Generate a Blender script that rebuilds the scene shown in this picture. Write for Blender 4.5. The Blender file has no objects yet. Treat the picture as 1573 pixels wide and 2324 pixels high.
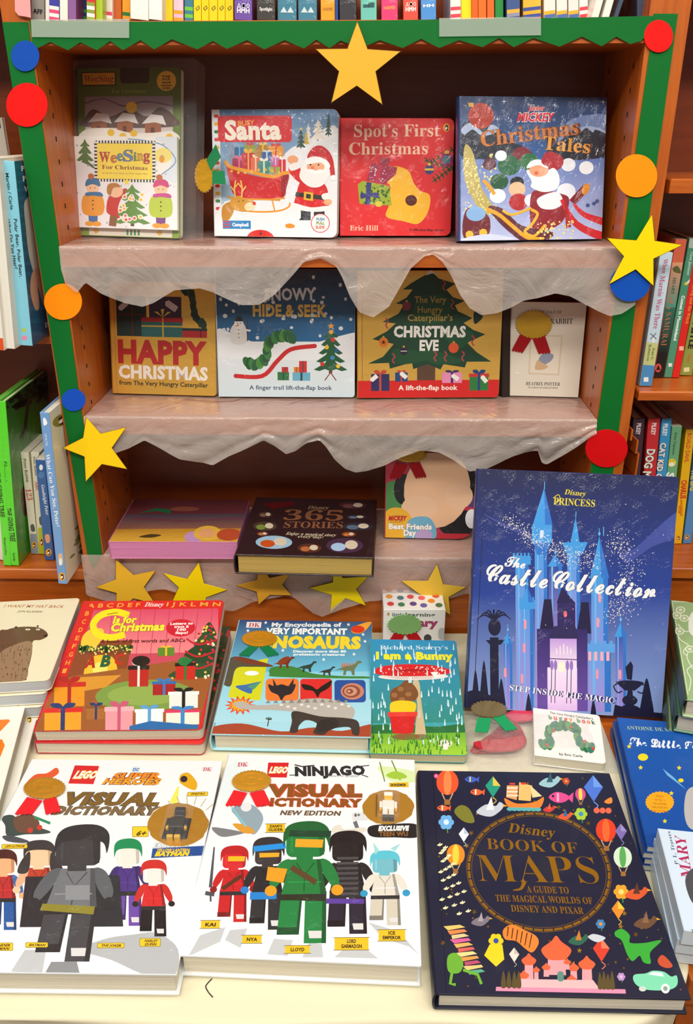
import bpy, math, random
import numpy as np
from mathutils import Matrix, Vector
random.seed(7)
S = bpy.context.scene
COL = S.collection
# ------------------------------------------------------------------ camera
FPX, PITCH, YAW, ROLL = 1897.4, .4324, .0245, -.0019
CAM = np.array([.0455, -1.3392, .3996])
def _basis():
    F = np.array([-math.sin(YAW)*math.cos(PITCH), math.cos(YAW)*math.cos(PITCH), -math.sin(PITCH)])
    R = np.array([math.cos(YAW), math.sin(YAW), 0.]); U = np.cross(R, F)
    return F, R*math.cos(ROLL)+U*math.sin(ROLL), -R*math.sin(ROLL)+U*math.cos(ROLL)
CF, CR, CU = _basis()
cd = bpy.data.cameras.new('camera'); cam = bpy.data.objects.new('camera', cd); COL.objects.link(cam)
cd.sensor_fit = 'HORIZONTAL'; cd.sensor_width = 36; cd.lens = 36*FPX/1573; cd.clip_start = .01
M = Matrix.Identity(4)
for i in range(3):
    M[i][0], M[i][1], M[i][2], M[i][3] = CR[i], CU[i], -CF[i], CAM[i]
cam.matrix_world = M; S.camera = cam
# ------------------------------------------------------------------ light of the shop
S.view_settings.view_transform = 'Standard'; S.view_settings.look = 'None'
S.view_settings.gamma = 1; S.view_settings.use_curve_mapping = False
S.view_settings.exposure = 0.1
W = bpy.data.worlds.new('shop_light'); S.world = W; W.use_nodes = True
W.node_tree.nodes['Background'].inputs[0].default_value = (1.0, .93, .84, 1)
W.node_tree.nodes['Background'].inputs[1].default_value = .2
def area(name, loc, sx, sy, power, aim, col=(1, .95, .87)):
    l = bpy.data.lights.new(name, 'AREA'); l.shape = 'RECTANGLE'; l.size = sx; l.size_y = sy; l.energy = power; l.color = col
    o = bpy.data.objects.new(name, l); COL.objects.link(o); o.location = loc
    d = Vector(aim)-Vector(loc); o.rotation_euler = d.to_track_quat('-Z', 'Y').to_euler()
area('ceiling_lamp', (-.1, -.8, 2.3), 2.6, .3, 25, (0, -.5, -.4))
area('ceiling_lamp', (0, -2.5, 2.3), 2.6, .3, 84, (0, -.2, -.1))
area('ceiling_lamp', (1.9, -1.4, 2.3), .3, 1.6, 16, (.2, -.3, -.3))
area('ceiling_lamp', (-1.9, -1.4, 2.3), .3, 1.6, 16, (-.2, -.3, -.3))
# ------------------------------------------------------------------ rays to real planes
def ray(x, y): return CF+(x-786.5)/FPX*CR-(y-1162)/FPX*CU
def pl(x, y, p, n):
    d = ray(x, y); n = np.array(n, float); return CAM+d*(((np.array(p, float)-CAM)@n)/(d@n))
def onz(x, y, z): return pl(x, y, (0, 0, z), (0, 0, 1))
def ony(x, y, Y): return pl(x, y, (0, Y, 0), (0, 1, 0))
# ------------------------------------------------------------------ materials
def lin(c):
    if isinstance(c, str):
        c = c.lstrip('#')
        if len(c) == 3: c = ''.join(k*2 for k in c)
        c = [int(c[i:i+2], 16)/255 for i in (0, 2, 4)]
        c = [k/12.92 if k <= .04045 else ((k+.055)/1.055)**2.4 for k in c]
    return tuple(c[:3])+(1.,)
def nodes(name):
    m = bpy.data.materials.new(name); m.use_nodes = True; nt = m.node_tree
    return m, nt, nt.nodes['Principled BSDF']
def bump(nt, src, dist, strength=.5, normal=None):
    b = nt.nodes.new('ShaderNodeBump'); b.inputs['Strength'].default_value = strength; b.inputs['Distance'].default_value = dist
    nt.links.new(src, b.inputs['Height'])
    return b
def texco(nt, sc=(1, 1, 1)):
    t = nt.nodes.new('ShaderNodeTexCoord'); mp = nt.nodes.new('ShaderNodeMapping'); mp.inputs['Scale'].default_value = sc
    nt.links.new(t.outputs['Object'], mp.inputs[0]); return mp.outputs[0]
def noise(nt, co, scale, detail=3, rough=.5, dist=0):
    n = nt.nodes.new('ShaderNodeTexNoise'); n.inputs['Scale'].default_value = scale; n.inputs['Detail'].default_value = detail
    n.inputs['Roughness'].default_value = rough; n.inputs['Distortion'].default_value = dist; nt.links.new(co, n.inputs['Vector']); return n.outputs['Fac']
def printed(name, rough=.4, coat=0., metal=0., wr=0., spec=.5, bumpd=0., bsc=60, coatr=.06, pages=False):
    m, nt, p = nodes(name)
    a = nt.nodes.new('ShaderNodeAttribute'); a.attribute_name = 'Col'
    nt.links.new(a.outputs['Color'], p.inputs['Base Color'])
    p.inputs['Roughness'].default_value = rough; p.inputs['Metallic'].default_value = metal
    p.inputs['Coat Weight'].default_value = coat; p.inputs['Coat Roughness'].default_value = coatr
    p.inputs['Specular IOR Level'].default_value = spec
    if wr:
        co = texco(nt, (1, .55, 1)); n = noise(nt, co, 42, 5, .6, 1.2)
        b = bump(nt, n, .006*wr, .9); nt.links.new(b.outputs[0], p.inputs['Coat Normal'])
    if bumpd:
        b = bump(nt, noise(nt, texco(nt), bsc, 4), bumpd, .6); nt.links.new(b.outputs[0], p.inputs['Normal'])
    if pages:
        co = texco(nt, (2, 2, 900)); n = noise(nt, co, 2, 2)
        b = bump(nt, n, .0008, .8); nt.links.new(b.outputs[0], p.inputs['Normal'])
        r = nt.nodes.new('ShaderNodeMapRange'); r.inputs[1].default_value = .3; r.inputs[2].default_value = .7; r.inputs[3].default_value = .72; r.inputs[4].default_value = 1
        nt.links.new(n, r.inputs[0]); x = nt.nodes.new('ShaderNodeMix'); x.data_type = 'RGBA'; x.blend_type = 'MULTIPLY'; x.inputs[0].default_value = 1
        nt.links.new(a.outputs['Color'], x.inputs[6]); nt.links.new(r.outputs[0], x.inputs[7]); nt.links.new(x.outputs[2], p.inputs['Base Color'])
    return m
PLAIN = printed('printed_card', .42, .25)
WRAP = printed('shrink_wrapped_print', .4, .75, wr=1.)
MATTE = printed('matt_paper', .6, 0, spec=.3)
PAPER = printed('decoration_paper', .5, 0, bumpd=.0006, bsc=25, spec=.25)
FOIL = printed('metallic_foil', .25, .3, metal=.45, bumpd=.003, bsc=40)
FOILP = printed('foil_lettering', .3, 0, metal=.6, bumpd=.0004, bsc=40)
PAGES = printed('page_edges', .8, 0, spec=.2, pages=True)
def wood(name, c1, c2, sc=(1.2, 14, 14), rough=.38):
    m, nt, p = nodes(name); co = texco(nt, sc); n = noise(nt, co, 6, 6, .6, .6)
    r = nt.nodes.new('ShaderNodeValToRGB'); r.color_ramp.elements[0].color = lin(c1); r.color_ramp.elements[1].color = lin(c2)
    r.color_ramp.elements[0].position = .3; r.color_ramp.elements[1].position = .72
    nt.links.new(n, r.inputs[0]); nt.links.new(r.outputs[0], p.inputs['Base Color']); p.inputs['Roughness'].default_value = rough
    p.inputs['Coat Weight'].default_value = .2; p.inputs['Coat Roughness'].default_value = .25
    b = bump(nt, n, .0003, .3); nt.links.new(b.outputs[0], p.inputs['Normal']); return m
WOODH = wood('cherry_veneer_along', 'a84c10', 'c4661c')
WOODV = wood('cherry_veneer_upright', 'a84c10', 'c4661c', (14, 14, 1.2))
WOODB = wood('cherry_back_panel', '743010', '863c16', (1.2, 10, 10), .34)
def simple(name, c, rough=.5, metal=0, alpha=1, bd=0, bs=40, coat=0, dist=0, trans=0, sc=(1, 1, 1)):
    m, nt, p = nodes(name); p.inputs['Base Color'].default_value = lin(c); p.inputs['Roughness'].default_value = rough
    p.inputs['Metallic'].default_value = metal; p.inputs['Alpha'].default_value = alpha; p.inputs['Coat Weight'].default_value = coat
    p.inputs['Transmission Weight'].default_value = trans
    if bd:
        b = bump(nt, noise(nt, texco(nt, sc), bs, 5, .55, dist), bd, .8); nt.links.new(b.outputs[0], p.inputs['Normal']); 
        if coat: nt.links.new(b.outputs[0], p.inputs['Coat Normal'])
    return m
SHEET = simple('frosted_plastic_sheet', 'd8ccc4', .2, alpha=.45, bd=.008, bs=14, coat=.5, dist=1.2)
CLEAR = simple('clear_plastic', 'f2f4f4', .06, alpha=.06, bd=.005, bs=30, coat=1., dist=1.5)
HOLDER = simple('label_holder_plastic', 'c8d8c8', .2, alpha=.34, coat=.6)
CLOTH = simple('cream_tablecloth', 'e3dabb', .8, bd=.002, bs=9)
DARK = simple('dark_hole', '1a0c06', .8)
FLOORM = simple('carpet', '6b5848', .9, bd=.002, bs=300)
WALLM = simple('painted_wall', 'd8cdbb', .8, bd=.0004, bs=200)
# ------------------------------------------------------------------ meshes
class MB:
    def __init__(s): s.v = []; s.f = []; s.c = []; s.m = []
    def face(s, pts, col='fff', m=0):
        i = len(s.v); s.v += [tuple(p) for p in pts]; s.f.append(list(range(i, i+len(pts))))
        s.c.append([lin(col)]*len(pts) if not isinstance(col, list) else col); s.m.append(m)
    def tris(s, vs, fs, col, m=0):
        i = len(s.v); s.v += vs; k = lin(col)
        for f in fs: s.f.append([i+j for j in f]); s.c.append([k]*len(f)); s.m.append(m)
    def prism(s, out, z0, z1, col='fff', m=0, bev=0, inner=None):
        n = len(out); i = len(s.v); k = lin(col)
        rings = [[(x, y, z0) for x, y in out]]
        if bev and inner: rings += [[(x, y, z1-bev) for x, y in out], [(x, y, z1) for x, y in inner]]
        else: rings += [[(x, y, z1) for x, y in out]]
        for r in rings: s.v += r
        for a in range(len(rings)-1):
            for j in range(n):
                q = (j+1) % n; s.f.append([i+a*n+j, i+a*n+q, i+(a+1)*n+q, i+(a+1)*n+j]); s.c.append([k]*4); s.m.append(m)
        s.f.append([i+j for j in range(n)][::-1]); s.c.append([k]*n); s.m.append(m)
        t = i+(len(rings)-1)*n; s.f.append([t+j for j in range(n)]); s.c.append([k]*n); s.m.append(m)
    def box(s, a, b, col='fff', m=0):
        s.prism([(a[0], a[1]), (b[0], a[1]), (b[0], b[1]), (a[0], b[1])], a[2], b[2], col, m)
    def build(s, name, mats, parent=None, off=(0, 0, 0), smooth=False):
        me = bpy.data.meshes.new(name); ox, oy, oz = off
        me.from_pydata([(x-ox, y-oy, z-oz) for x, y, z in s.v], [], s.f)
        for m in (mats if isinstance(mats, (list, tuple)) else [mats]): me.materials.append(m)
        me.polygons.foreach_set('material_index', s.m)
        a = me.color_attributes.new('Col', 'FLOAT_COLOR', 'CORNER')
        a.data.foreach_set('color', [x for f in s.c for c in f for x in c])
        if smooth: me.polygons.foreach_set('use_smooth', [True]*len(s.f))
        me.update(); o = bpy.data.objects.new(name, me); COL.objects.link(o)
        if parent: o.parent = parent
        return o
def outline(x0, y0, x1, y1, rad=(0, 0, 0, 0), ins=0, seg=5):
    """rounded rectangle, radii BL BR TR TL"""
    if not isinstance(rad, (list, tuple)): rad = (rad,)*4
    x0 += ins; y0 += ins; x1 -= ins; y1 -= ins; out = []
    for k, (cx, cy, sx, sy) in enumerate(((x0, y0, 1, 1), (x1, y0, -1, 1), (x1, y1, -1, -1), (x0, y1, 1, -1))):
        r = max(0, rad[k]-ins)
        if r <= 0: out.append((cx, cy)); continue
        a0 = (180, 270, 0, 90)[k]
        for j in range(seg+1):
            a = math.radians(a0+90*j/seg); out.append((cx+sx*r+r*math.cos(a), cy+sy*r+r*math.sin(a)))
    return out
def slab(mb, x0, y0, x1, y1, z0, z1, rad=0, col='fff', m=0, bev=.0006):
    mb.prism(outline(x0, y0, x1, y1, rad), z0, z1, col, m, bev, outline(x0, y0, x1, y1, rad, bev))
def tag(o, label=None, cat=None, group=None, kind=None):
    if label: o['label'] = label
    if cat: o['category'] = cat
    if group: o['group'] = group
    if kind: o['kind'] = kind
    return o
def empty(name, mat, label, cat, group=None):
    o = bpy.data.objects.new(name, None); COL.objects.link(o); o.matrix_world = mat; o.empty_display_size = .05
    return tag(o, label, cat, group)
# ------------------------------------------------------------------ views (crops in which coordinates were read) and art
VW = dict(F=(0, 0, 1), A=(0, 0, 3.025), B=(460, 0, 2.712), C=(1000, 0, 2.745), D=(0, 540, 3.025), E=(460, 540, 2.247), Z=(1100, 540, 3.3256),
          G=(0, 900, 2.809), H=(500, 980, 2.537), I=(1040, 1040, 2.951), J=(0, 1340, 2.913), K=(470, 1320, 2.497), L=(1040, 1560, 2.951),
          M=(0, 1680, 3.277), N=(400, 1680, 2.809), O=(930, 1730, 2.4464), P=(0, 240, 4.006), Q=(0, 800, 4.305), R=(1473, 60, 4.65), T=(1420, 520, 6.117),
          U=(1400, 860, 4.468), X=(1373, 1340, 2.36), Y=(0, 1340, 4.15), a=(0, 0, 3.9325), b=(360, 0, 3.9325), c=(720, 0, 3.9325), d=(1080, 0, 3.19))
def px(view, *pts):
    ox, oy, k = VW[view]; return [(ox+x/k, oy+y/k) for x, y in pts]
def homog(src, dst):
    A = []; b = []
    for (x, y), (u, v) in zip(src, dst):
        A.append([x, y, 1, 0, 0, 0, -u*x, -u*y]); b.append(u); A.append([0, 0, 0, x, y, 1, -v*x, -v*y]); b.append(v)
    h = np.linalg.solve(np.array(A, float), np.array(b, float)); return np.append(h, 1).reshape(3, 3)
def clip(poly, hull):
    out = poly
    n = len(hull)
    for i in range(n):
        a, b = hull[i], hull[(i+1) % n]
        if not out: return []
        src, out = out, []
        d = [(b[0]-a[0])*(p[1]-a[1])-(b[1]-a[1])*(p[0]-a[0]) for p in src]
        for j in range(len(src)):
            k = (j+1) % len(src)
            if d[j] >= 0: out.append(src[j])
            if (d[j] >= 0) != (d[k] >= 0):
                t = d[j]/(d[j]-d[k]); p, q = src[j], src[k]
                out.append(tuple(p[c]+(q[c]-p[c])*t for c in range(len(p))))
    return out
def mp(s, U, L, N=None):
    r = ''
    for c in s:
        if 'A' <= c <= 'Z': r += chr(U+ord(c)-65)
        elif 'a' <= c <= 'z': r += chr(L+ord(c)-97)
        elif N and '0' <= c <= '9': r += chr(N+ord(c)-48)
        else: r += c
    return r
ST = dict(S=(0x1D400, 0x1D41A, 0x1D7CE), C=(0x1D4D0, 0x1D4EA, None))   # serif and script letters; the rest is the built-in sans
TEXTS = []; ARTS = []; TCACHE = {}
class Art:
    """flat print on one face: coordinates of the face are found through the homography of its four corners"""
    def __init__(s, quad, w, h, view='F', rad=0, z=.0002, inset=.0004, sx0=0):
        s.H = homog(quad, [(0, h), (w, h), (w, 0), (0, 0)]); s.w, s.h = w, h; s.view = view
        s.hull = outline(0, 0, w, h, rad, inset); s.z = z; s.k = 0; s.ops = []; s.lets = []; ARTS.append(s)
    def p(s, x, y):
        ox, oy, k = VW[s.view]; x = ox+x/k; y = oy+y/k; h = s.H
        if s.hc is not h: s.hc = h; s.hl = [float(t) for t in h.reshape(-1)]
        h = s.hl; d = h[6]*x+h[7]*y+h[8]; return ((h[0]*x+h[1]*y+h[2])/d, (h[3]*x+h[4]*y+h[5])/d)
    hc = None
    def lay(s): s.k += 1; return s.z+s.k*1.1e-5
    def raw(s, pts, col, m=0):
        q = clip(pts, s.hull)
        if len(q) >= 3: s.ops.append((q, s.lay(), col, m))
    def poly(s, pts, col, m=0): s.raw([s.p(*q) for q in pts], col, m)
    def polys(s, lst, col, m=0):
        z = s.lay()
        for pts in lst:
            q = clip([s.p(*t) for t in pts], s.hull)
            if len(q) >= 3: s.ops.append((q, z, col, m))
    def rect(s, x0, y0, x1, y1, col, m=0): s.poly([(x0, y1), (x1, y1), (x1, y0), (x0, y0)], col, m)
    def full(s, col, m=0): s.raw([(-1, -1), (1, -1), (1, 1), (-1, 1)], col, m)
    def ellp(s, cx, cy, rx, ry=None, rot=0, n=22, a0=0, a1=360):
        ry = ry or rx; c, t = math.cos(math.radians(rot)), math.sin(math.radians(rot)); o = []
        for i in range(n if a1-a0 >= 360 else n+1):
            a = math.radians(a0+(a1-a0)*i/n); X, Y = rx*math.cos(a), ry*math.sin(a); o.append((cx+X*c-Y*t, cy+X*t+Y*c))
        return o
    def ell(s, cx, cy, rx, ry=None, col='fff', rot=0, m=0, n=22, a0=0, a1=360): s.poly(s.ellp(cx, cy, rx, ry, rot, n, a0, a1), col, m)
    def dots(s, lst, r, col, m=0, n=7): s.polys([s.ellp(x, y, r, r, 0, n) for x, y in lst], col, m)
    def rr(s, x0, y0, x1, y1, r, col, m=0): s.poly(outline(x0, y0, x1, y1, r), col, m)
    def line(s, pts, w, col, m=0, smooth=False):
        if smooth: pts = spl(pts)
        L = []; R = []; n = len(pts)
        for i in range(n):
            a = pts[max(0, i-1)]; b = pts[min(n-1, i+1)]; dx, dy = b[0]-a[0], b[1]-a[1]; l = math.hypot(dx, dy) or 1
            ww = (w if not isinstance(w, (list, tuple)) else w[0]+(w[1]-w[0])*i/(n-1))/2
            L.append((pts[i][0]-dy/l*ww, pts[i][1]+dx/l*ww)); R.append((pts[i][0]+dy/l*ww, pts[i][1]-dx/l*ww))
        s.polys([[L[i], L[i+1], R[i+1], R[i]] for i in range(n-1)], col, m)
    def blob(s, pts, col, m=0): s.poly(spl(pts, True), col, m)
    def star(s, cx, cy, r, col, n=5, inner=.42, rot=-90, m=0):
        s.poly([(cx+(r if i % 2 == 0 else r*inner)*math.cos(math.radians(rot+180*i/n)), cy+(r if i % 2 == 0 else r*inner)*math.sin(math.radians(rot+180*i/n))) for i in range(2*n)], col, m)
    def grad(s, x0, y0, x1, y1, c0, c1, n=10, m=0, horiz=False):
        a, b = np.array(lin(c0)), np.array(lin(c1)); z = s.lay()
        for i in range(n):
            t0, t1 = i/n, (i+1)/n; ca, cb = tuple(a+(b-a)*t0), tuple(a+(b-a)*t1)
            if horiz: P = [(x0+(x1-x0)*t0, y1), (x0+(x1-x0)*t1, y1), (x0+(x1-x0)*t1, y0), (x0+(x1-x0)*t0, y0)]; cc = [ca, cb, cb, ca]
            else: P = [(x0, y0+(y1-y0)*t1), (x1, y0+(y1-y0)*t1), (x1, y0+(y1-y0)*t0), (x0, y0+(y1-y0)*t0)]; cc = [cb, cb, ca, ca]
            q = clip([s.p(*P[j])+cc[j] for j in range(4)], s.hull)
            if len(q) >= 3: s.ops.append(([t[:2] for t in q], z, [tuple(t[2:]) for t in q], m))
    def text(s, t, x0, y0, x1, y1, h, col='fff', st='R', m=0, bold=0, out=None, ow=.05, shear=0, arc=0):
        """baseline from (x0,y0) to (x1,y1), cap height h, all in the view's pixels"""
        if st == 'B': st = 'R'; bold += .045
        elif st == 'O': st = 'R'; bold += .045; shear += .2
        elif st == 'I': st = 'S'; shear += .2
        if st in ST: t2 = mp(t, *ST[st])
        else: t2 = t
        a = np.array(s.p(x0, y0)); b = np.array(s.p(x1, y1)); d = b-a; L = np.linalg.norm(d); d /= L; up = np.array([-d[1], d[0]])
        dx, dy = x1-x0, y1-y0; l = math.hypot(dx, dy); mx, my = (x0+x1)/2, (y0+y1)/2
        hv = (np.array(s.p(mx+dy/l*h, my-dx/l*h))-np.array(s.p(mx, my)))@up
        if out: TEXTS.append((s, t2, st, a, d, up, L, hv, s.lay(), out, 0, min(bold+ow, .1), shear, arc))
        TEXTS.append((s, t2, st, a, d, up, L, hv, s.lay(), col, m, bold, shear, arc))
def spl(pts, closed=False, n=5):
    out = []; N = len(pts)
    for i in range(N if closed else N-1):
        p = [pts[(i+k) % N] if closed else pts[min(max(i+k, 0), N-1)] for k in (-1, 0, 1, 2)]
        for j in range(n):
            t = j/n; out.append(tuple(.5*((2*p[1][c])+(-p[0][c]+p[2][c])*t+(2*p[0][c]-5*p[1][c]+4*p[2][c]-p[3][c])*t*t+(-p[0][c]+3*p[1][c]-3*p[2][c]+p[3][c])*t**3) for c in (0, 1)))
    if not closed: out.append(pts[-1])
    return out
def flush_text():
    need = {}
    for T in TEXTS:
        key = (T[1], T[11]); need[key] = None
    for st in set(T[2] for T in TEXTS): need[(mp('H', *ST[st]) if st in ST else 'H', 0)] = None
    tmp = []
    for (t, b) in need:
        c = bpy.data.curves.new('t', 'FONT'); c.body = t; c.size = 1; c.offset = b; c.resolution_u = 2; c.space_character = 1+1.3*max(0, b)
        c.materials.append(PLAIN); o = bpy.data.objects.new('t', c); COL.objects.link(o); tmp.append((t, b, o))
    bpy.context.view_layer.update(); dg = bpy.context.evaluated_depsgraph_get()
    for t, b, o in tmp:
        e = o.evaluated_get(dg); m = e.to_mesh(); n = len(m.vertices); v = np.zeros(n*3); m.vertices.foreach_get('co', v)
        need[(t, b)] = (v.reshape(-1, 3)[:, :2], [list(p.vertices) for p in m.polygons]); e.to_mesh_clear()
    for t, b, o in tmp:
        c = o.data; bpy.data.objects.remove(o); bpy.data.curves.remove(c)
    for (s, t, st, a, d, up, L, hv, z, col, m, b, sh, arc) in TEXTS:
        V, Fs = need[(t, b)]; Hh = need[(mp('H', *ST[st]) if st in ST else 'H', 0)][0]
        if not len(V): continue
        cap = Hh[:, 1].max()
        base = need.get((t, 0), need[(t, b)])[0]
        x0, x1 = base[:, 0].min(), base[:, 0].max(); xs = (V[:, 0]-x0)/(x1-x0)*L; ys = V[:, 1]/cap*hv
        xs = xs+ys*sh; ys = ys+arc*hv*(1-(2*xs/L-1)**2)
        P = a[None, :]+xs[:, None]*d[None, :]+ys[:, None]*up[None, :]
        s.lets.append(([(float(q[0]), float(q[1]), z) for q in P], Fs, col, m))
def relayer(s):
    """print layers only rise where they really overlap"""
    G = {}
    for L, kind in ((s.ops, 0), (s.lets, 1)):
        for i, it in enumerate(L):
            P, z = (it[0], it[1]) if kind == 0 else (it[0], it[0][0][2])
            xs = [p[0] for p in P]; ys = [p[1] for p in P]; G.setdefault(z, []).append((kind, i, min(xs), min(ys), max(xs), max(ys)))
    B = np.zeros((0, 4)); lv = np.zeros(0); new = {}
    for z in sorted(G):
        it = G[z]; top = 0; b = np.array([g[2:] for g in it])
        if len(lv):
            for r in b:
                m = (B[:, 0] < r[2]) & (B[:, 2] > r[0]) & (B[:, 1] < r[3]) & (B[:, 3] > r[1])
                if m.any(): top = max(top, lv[m].max())
        new[z] = top+1; B = np.vstack([B, b]); lv = np.append(lv, np.full(len(b), top+1))
    f = lambda z: s.z+2e-5*new[z]
    s.ops = [(q, f(z), c, m) for q, z, c, m in s.ops]; s.lets = [([(p[0], p[1], f(p[2])) for p in vs], fs, c, m) for vs, fs, c, m in s.lets]
def flush_arts():
    flush_text()
    for s in ARTS: relayer(s)
    for s in ARTS:
        if not getattr(s, 'owner', None): continue
        off, tr, parent, mats = s.owner
        mb = MB()
        for q, z, col, m in s.ops: mb.face([tr((x, y, z)) for x, y in q], col, m)
        if mb.f: mb.build('cover_art', mats, parent, off)
        mb = MB()
        for vs, fs, col, m in s.lets: mb.tris([tr(v) for v in vs], fs, col, m)
        if mb.f: mb.build('lettering', mats, parent, off)['kind'] = 'stuff'
# ------------------------------------------------------------------ books
def frame(quad, z, lean=None, length=None):
    TL, TR, BR, BL = quad; O = onz(*BL, z); X = onz(*BR, z); w = np.linalg.norm(X-O); u = (X-O)/w; b = np.array([-u[1], u[0], 0])
    def at(th):
        v = np.array([0, 0, math.cos(th)])+b*math.sin(th); n = np.cross(u, v); t = pl((TL[0]+TR[0])/2, (TL[1]+TR[1])/2, O, n)
        return v, n, (t-O)@v
    if length:
        best = min((abs(at(math.radians(k/2))[2]-length), k/2) for k in range(0, 180)); lean = best[1]
    v, n, h = at(math.radians(lean)); return O, u, v, n, w, h
def pxof(P):
    d = np.array(P)-CAM; k = d@CF; return np.array([786.5+FPX*(d@CR)/k, 1162-FPX*(d@CU)/k])
def settle(quad, z, lean=None, length=None):
    """true rectangle whose corners fit the four seen ones best: place, turn, lean and size are free, its foot stays on z"""
    O, u, v, n, w, h = frame(quad, z, lean, length)
    le0 = math.acos(max(-1, min(1, v[2]))); flat = le0 > 1.5; zz = z
    wt = [1. if -15 <= x <= 1590 and 0 <= y <= 2330 else .07 for x, y in quad]
    wl, wr = (6, 60) if flat else ((1., 5) if length else (1.2, 5))
    def rect(p):
        u0 = np.array([math.cos(p[2]), math.sin(p[2]), 0]); b = np.array([-u0[1], u0[0], 0]); v0 = np.array([0, 0, 1])*math.cos(p[3])+b*math.sin(p[3])
        return np.array([p[0], p[1], zz]), u0*math.cos(p[4])+v0*math.sin(p[4]), -u0*math.sin(p[4])+v0*math.cos(p[4])
    def res(p):
        O, u, v = rect(p); w, h = p[5], p[6]; r = []
        for P, t, k in zip((O+v*h, O+u*w+v*h, O+u*w, O), quad, wt): r += list((pxof(P)-t)*k)
        return np.array(r+[math.degrees(p[3]-le0)*wl, math.degrees(p[4])*wr]+([(h-length)*1200] if length else []))
    p = np.array([O[0], O[1], math.atan2(u[1], u[0]), le0, 0, w, h])
    for rnd in range(3):
        for i in range(25):
            r = res(p); J = np.array([(res(p+np.eye(7)[k]*1e-5)-r)/1e-5 for k in range(7)]).T
            p = p-np.linalg.solve(J.T@J+1e-4*np.diag(np.diag(J.T@J)), J.T@r)
        O, u, v = rect(p); low = min(O[2], (O+u*p[5])[2]); zz += z-low
        if abs(z-low) < 2e-4: break
    return O, u, v, np.cross(u, v), p[5], p[6]
def mat4(O, u, v, n): return Matrix([[u[i], v[i], n[i], O[i]] for i in range(3)]+[[0, 0, 0, 1]])
class Book:
    def __init__(s, name, label, quad, z, T, lean=None, length=None, kind='board', rad=.008, col='fff', view='F', mat=None, page='f3ead6',
                 group=None, cat='book', spine=None, fr=None, wonly=None):
        q = px(view, *quad); s.q = q
        if fr: O, u, v, n, w, h = fr
        else: O, u, v, n, w, h = settle(q, z+(T*math.sin(math.radians(lean)) if lean is not None and lean < 45 else 0), lean, length)
        if not fr:
            q = [tuple(pxof(P)) if not (-15 <= t[0] <= 1590 and 0 <= t[1] <= 2330) else t for P, t in zip((O+v*h, O+u*w+v*h, O+u*w, O), q)]; s.q = q
        s.w, s.h, s.T = w, h, T; s.mat = mat or PLAIN; flat = n[2] > .8
        off = (w/2, h/2 if flat else 0, -T); s.off = off
        root = empty(name, mat4(O, u, v, n) @ Matrix.Translation(off), label, cat, group); s.root = root
        spine = spine or col
        if kind == 'board':
            rd = (0, rad, rad, 0)
            mb = MB(); slab(mb, .0, 0, w, h, -.0016, 0, rd, col); s.cover = mb.build('front_cover', s.mat, root, off)
            mb = MB(); slab(mb, .0005, .0005, w-.0005, h-.0005, -T+.0012, -.0016, rd, page, bev=0.0001); mb.build('page_block', PAGES, root, off)
            mb = MB(); slab(mb, 0, 0, w, h, -T, -T+.0012, rd, col); mb.build('back_cover', s.mat, root, off)
            mb = MB(); mb.box((-.0012, 0, -T), (0, h, 0), spine); mb.build('spine', s.mat, root, off)
            s.rd = rd
        elif kind == 'hard':
            t = .0026; rd = (0, .0015, .0015, 0)
            mb = MB(); slab(mb, 0, 0, w, h, -t, 0, rd, col); s.cover = mb.build('front_cover', s.mat, root, off)
            mb = MB(); slab(mb, .004, .0035, w-.004, h-.0035, -T+t, -t, 0, page, bev=.0001); mb.build('page_block', PAGES, root, off)
            mb = MB(); slab(mb, 0, 0, w, h, -T, -T+t, rd, col); mb.build('back_cover', s.mat, root, off)
            mb = MB(); pts = [(0, 0)]; 
            for k in range(9): a = math.pi*k/8; pts.append((-.004*math.sin(a), -T/2+T/2*math.cos(a)))
            prof = [(-.004*math.sin(math.pi*k/8), -T/2+T/2*math.cos(math.pi*k/8)) for k in range(9)]
            inn = [(x+.0025, zz*1.0) for x, zz in prof[::-1]]; ring = prof+inn; N = len(ring); i0 = len(mb.v)
            mb.v += [(x, 0, zz) for x, zz in ring]+[(x, h, zz) for x, zz in ring]; kk = lin(spine)
            for j in range(N):
                jj = (j+1) % N; mb.f.append([j, jj, N+jj, N+j]); mb.c.append([kk]*4); mb.m.append(0)
            mb.f.append(list(range(N))); mb.c.append([kk]*N); mb.m.append(0); mb.f.append(list(range(N, 2*N))[::-1]); mb.c.append([kk]*N); mb.m.append(0)
            mb.build('spine', s.mat, root, off); s.rd = rd
        else:
            t = .0006; rd = (0, rad if rad < .008 else 0, rad if rad < .008 else 0, 0)
            mb = MB(); slab(mb, 0, 0, w, h, -t, 0, rd, col, bev=.0002); s.cover = mb.build('front_cover', s.mat, root, off)
            mb = MB(); slab(mb, .0004, .0004, w-.0006, h-.0004, -T+t, -t, rd, page, bev=.0001); mb.build('page_block', PAGES, root, off)
            mb = MB(); slab(mb, 0, 0, w, h, -T, -T+t, rd, col, bev=.0002); mb.build('back_cover', s.mat, root, off)
            mb = MB(); mb.box((-.0005, 0, -T), (0, h, 0), spine); mb.build('spine', s.mat, root, off); s.rd = rd
        s.O, s.u, s.v, s.n = O, u, v, n
    def art(s, view='F', foil=None):
        a = Art(s.q, s.w, s.h, view, s.rd); a.owner = (s.off, lambda p: p, s.cover, [s.mat, foil or FOILP]); s.a = a; return a
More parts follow.
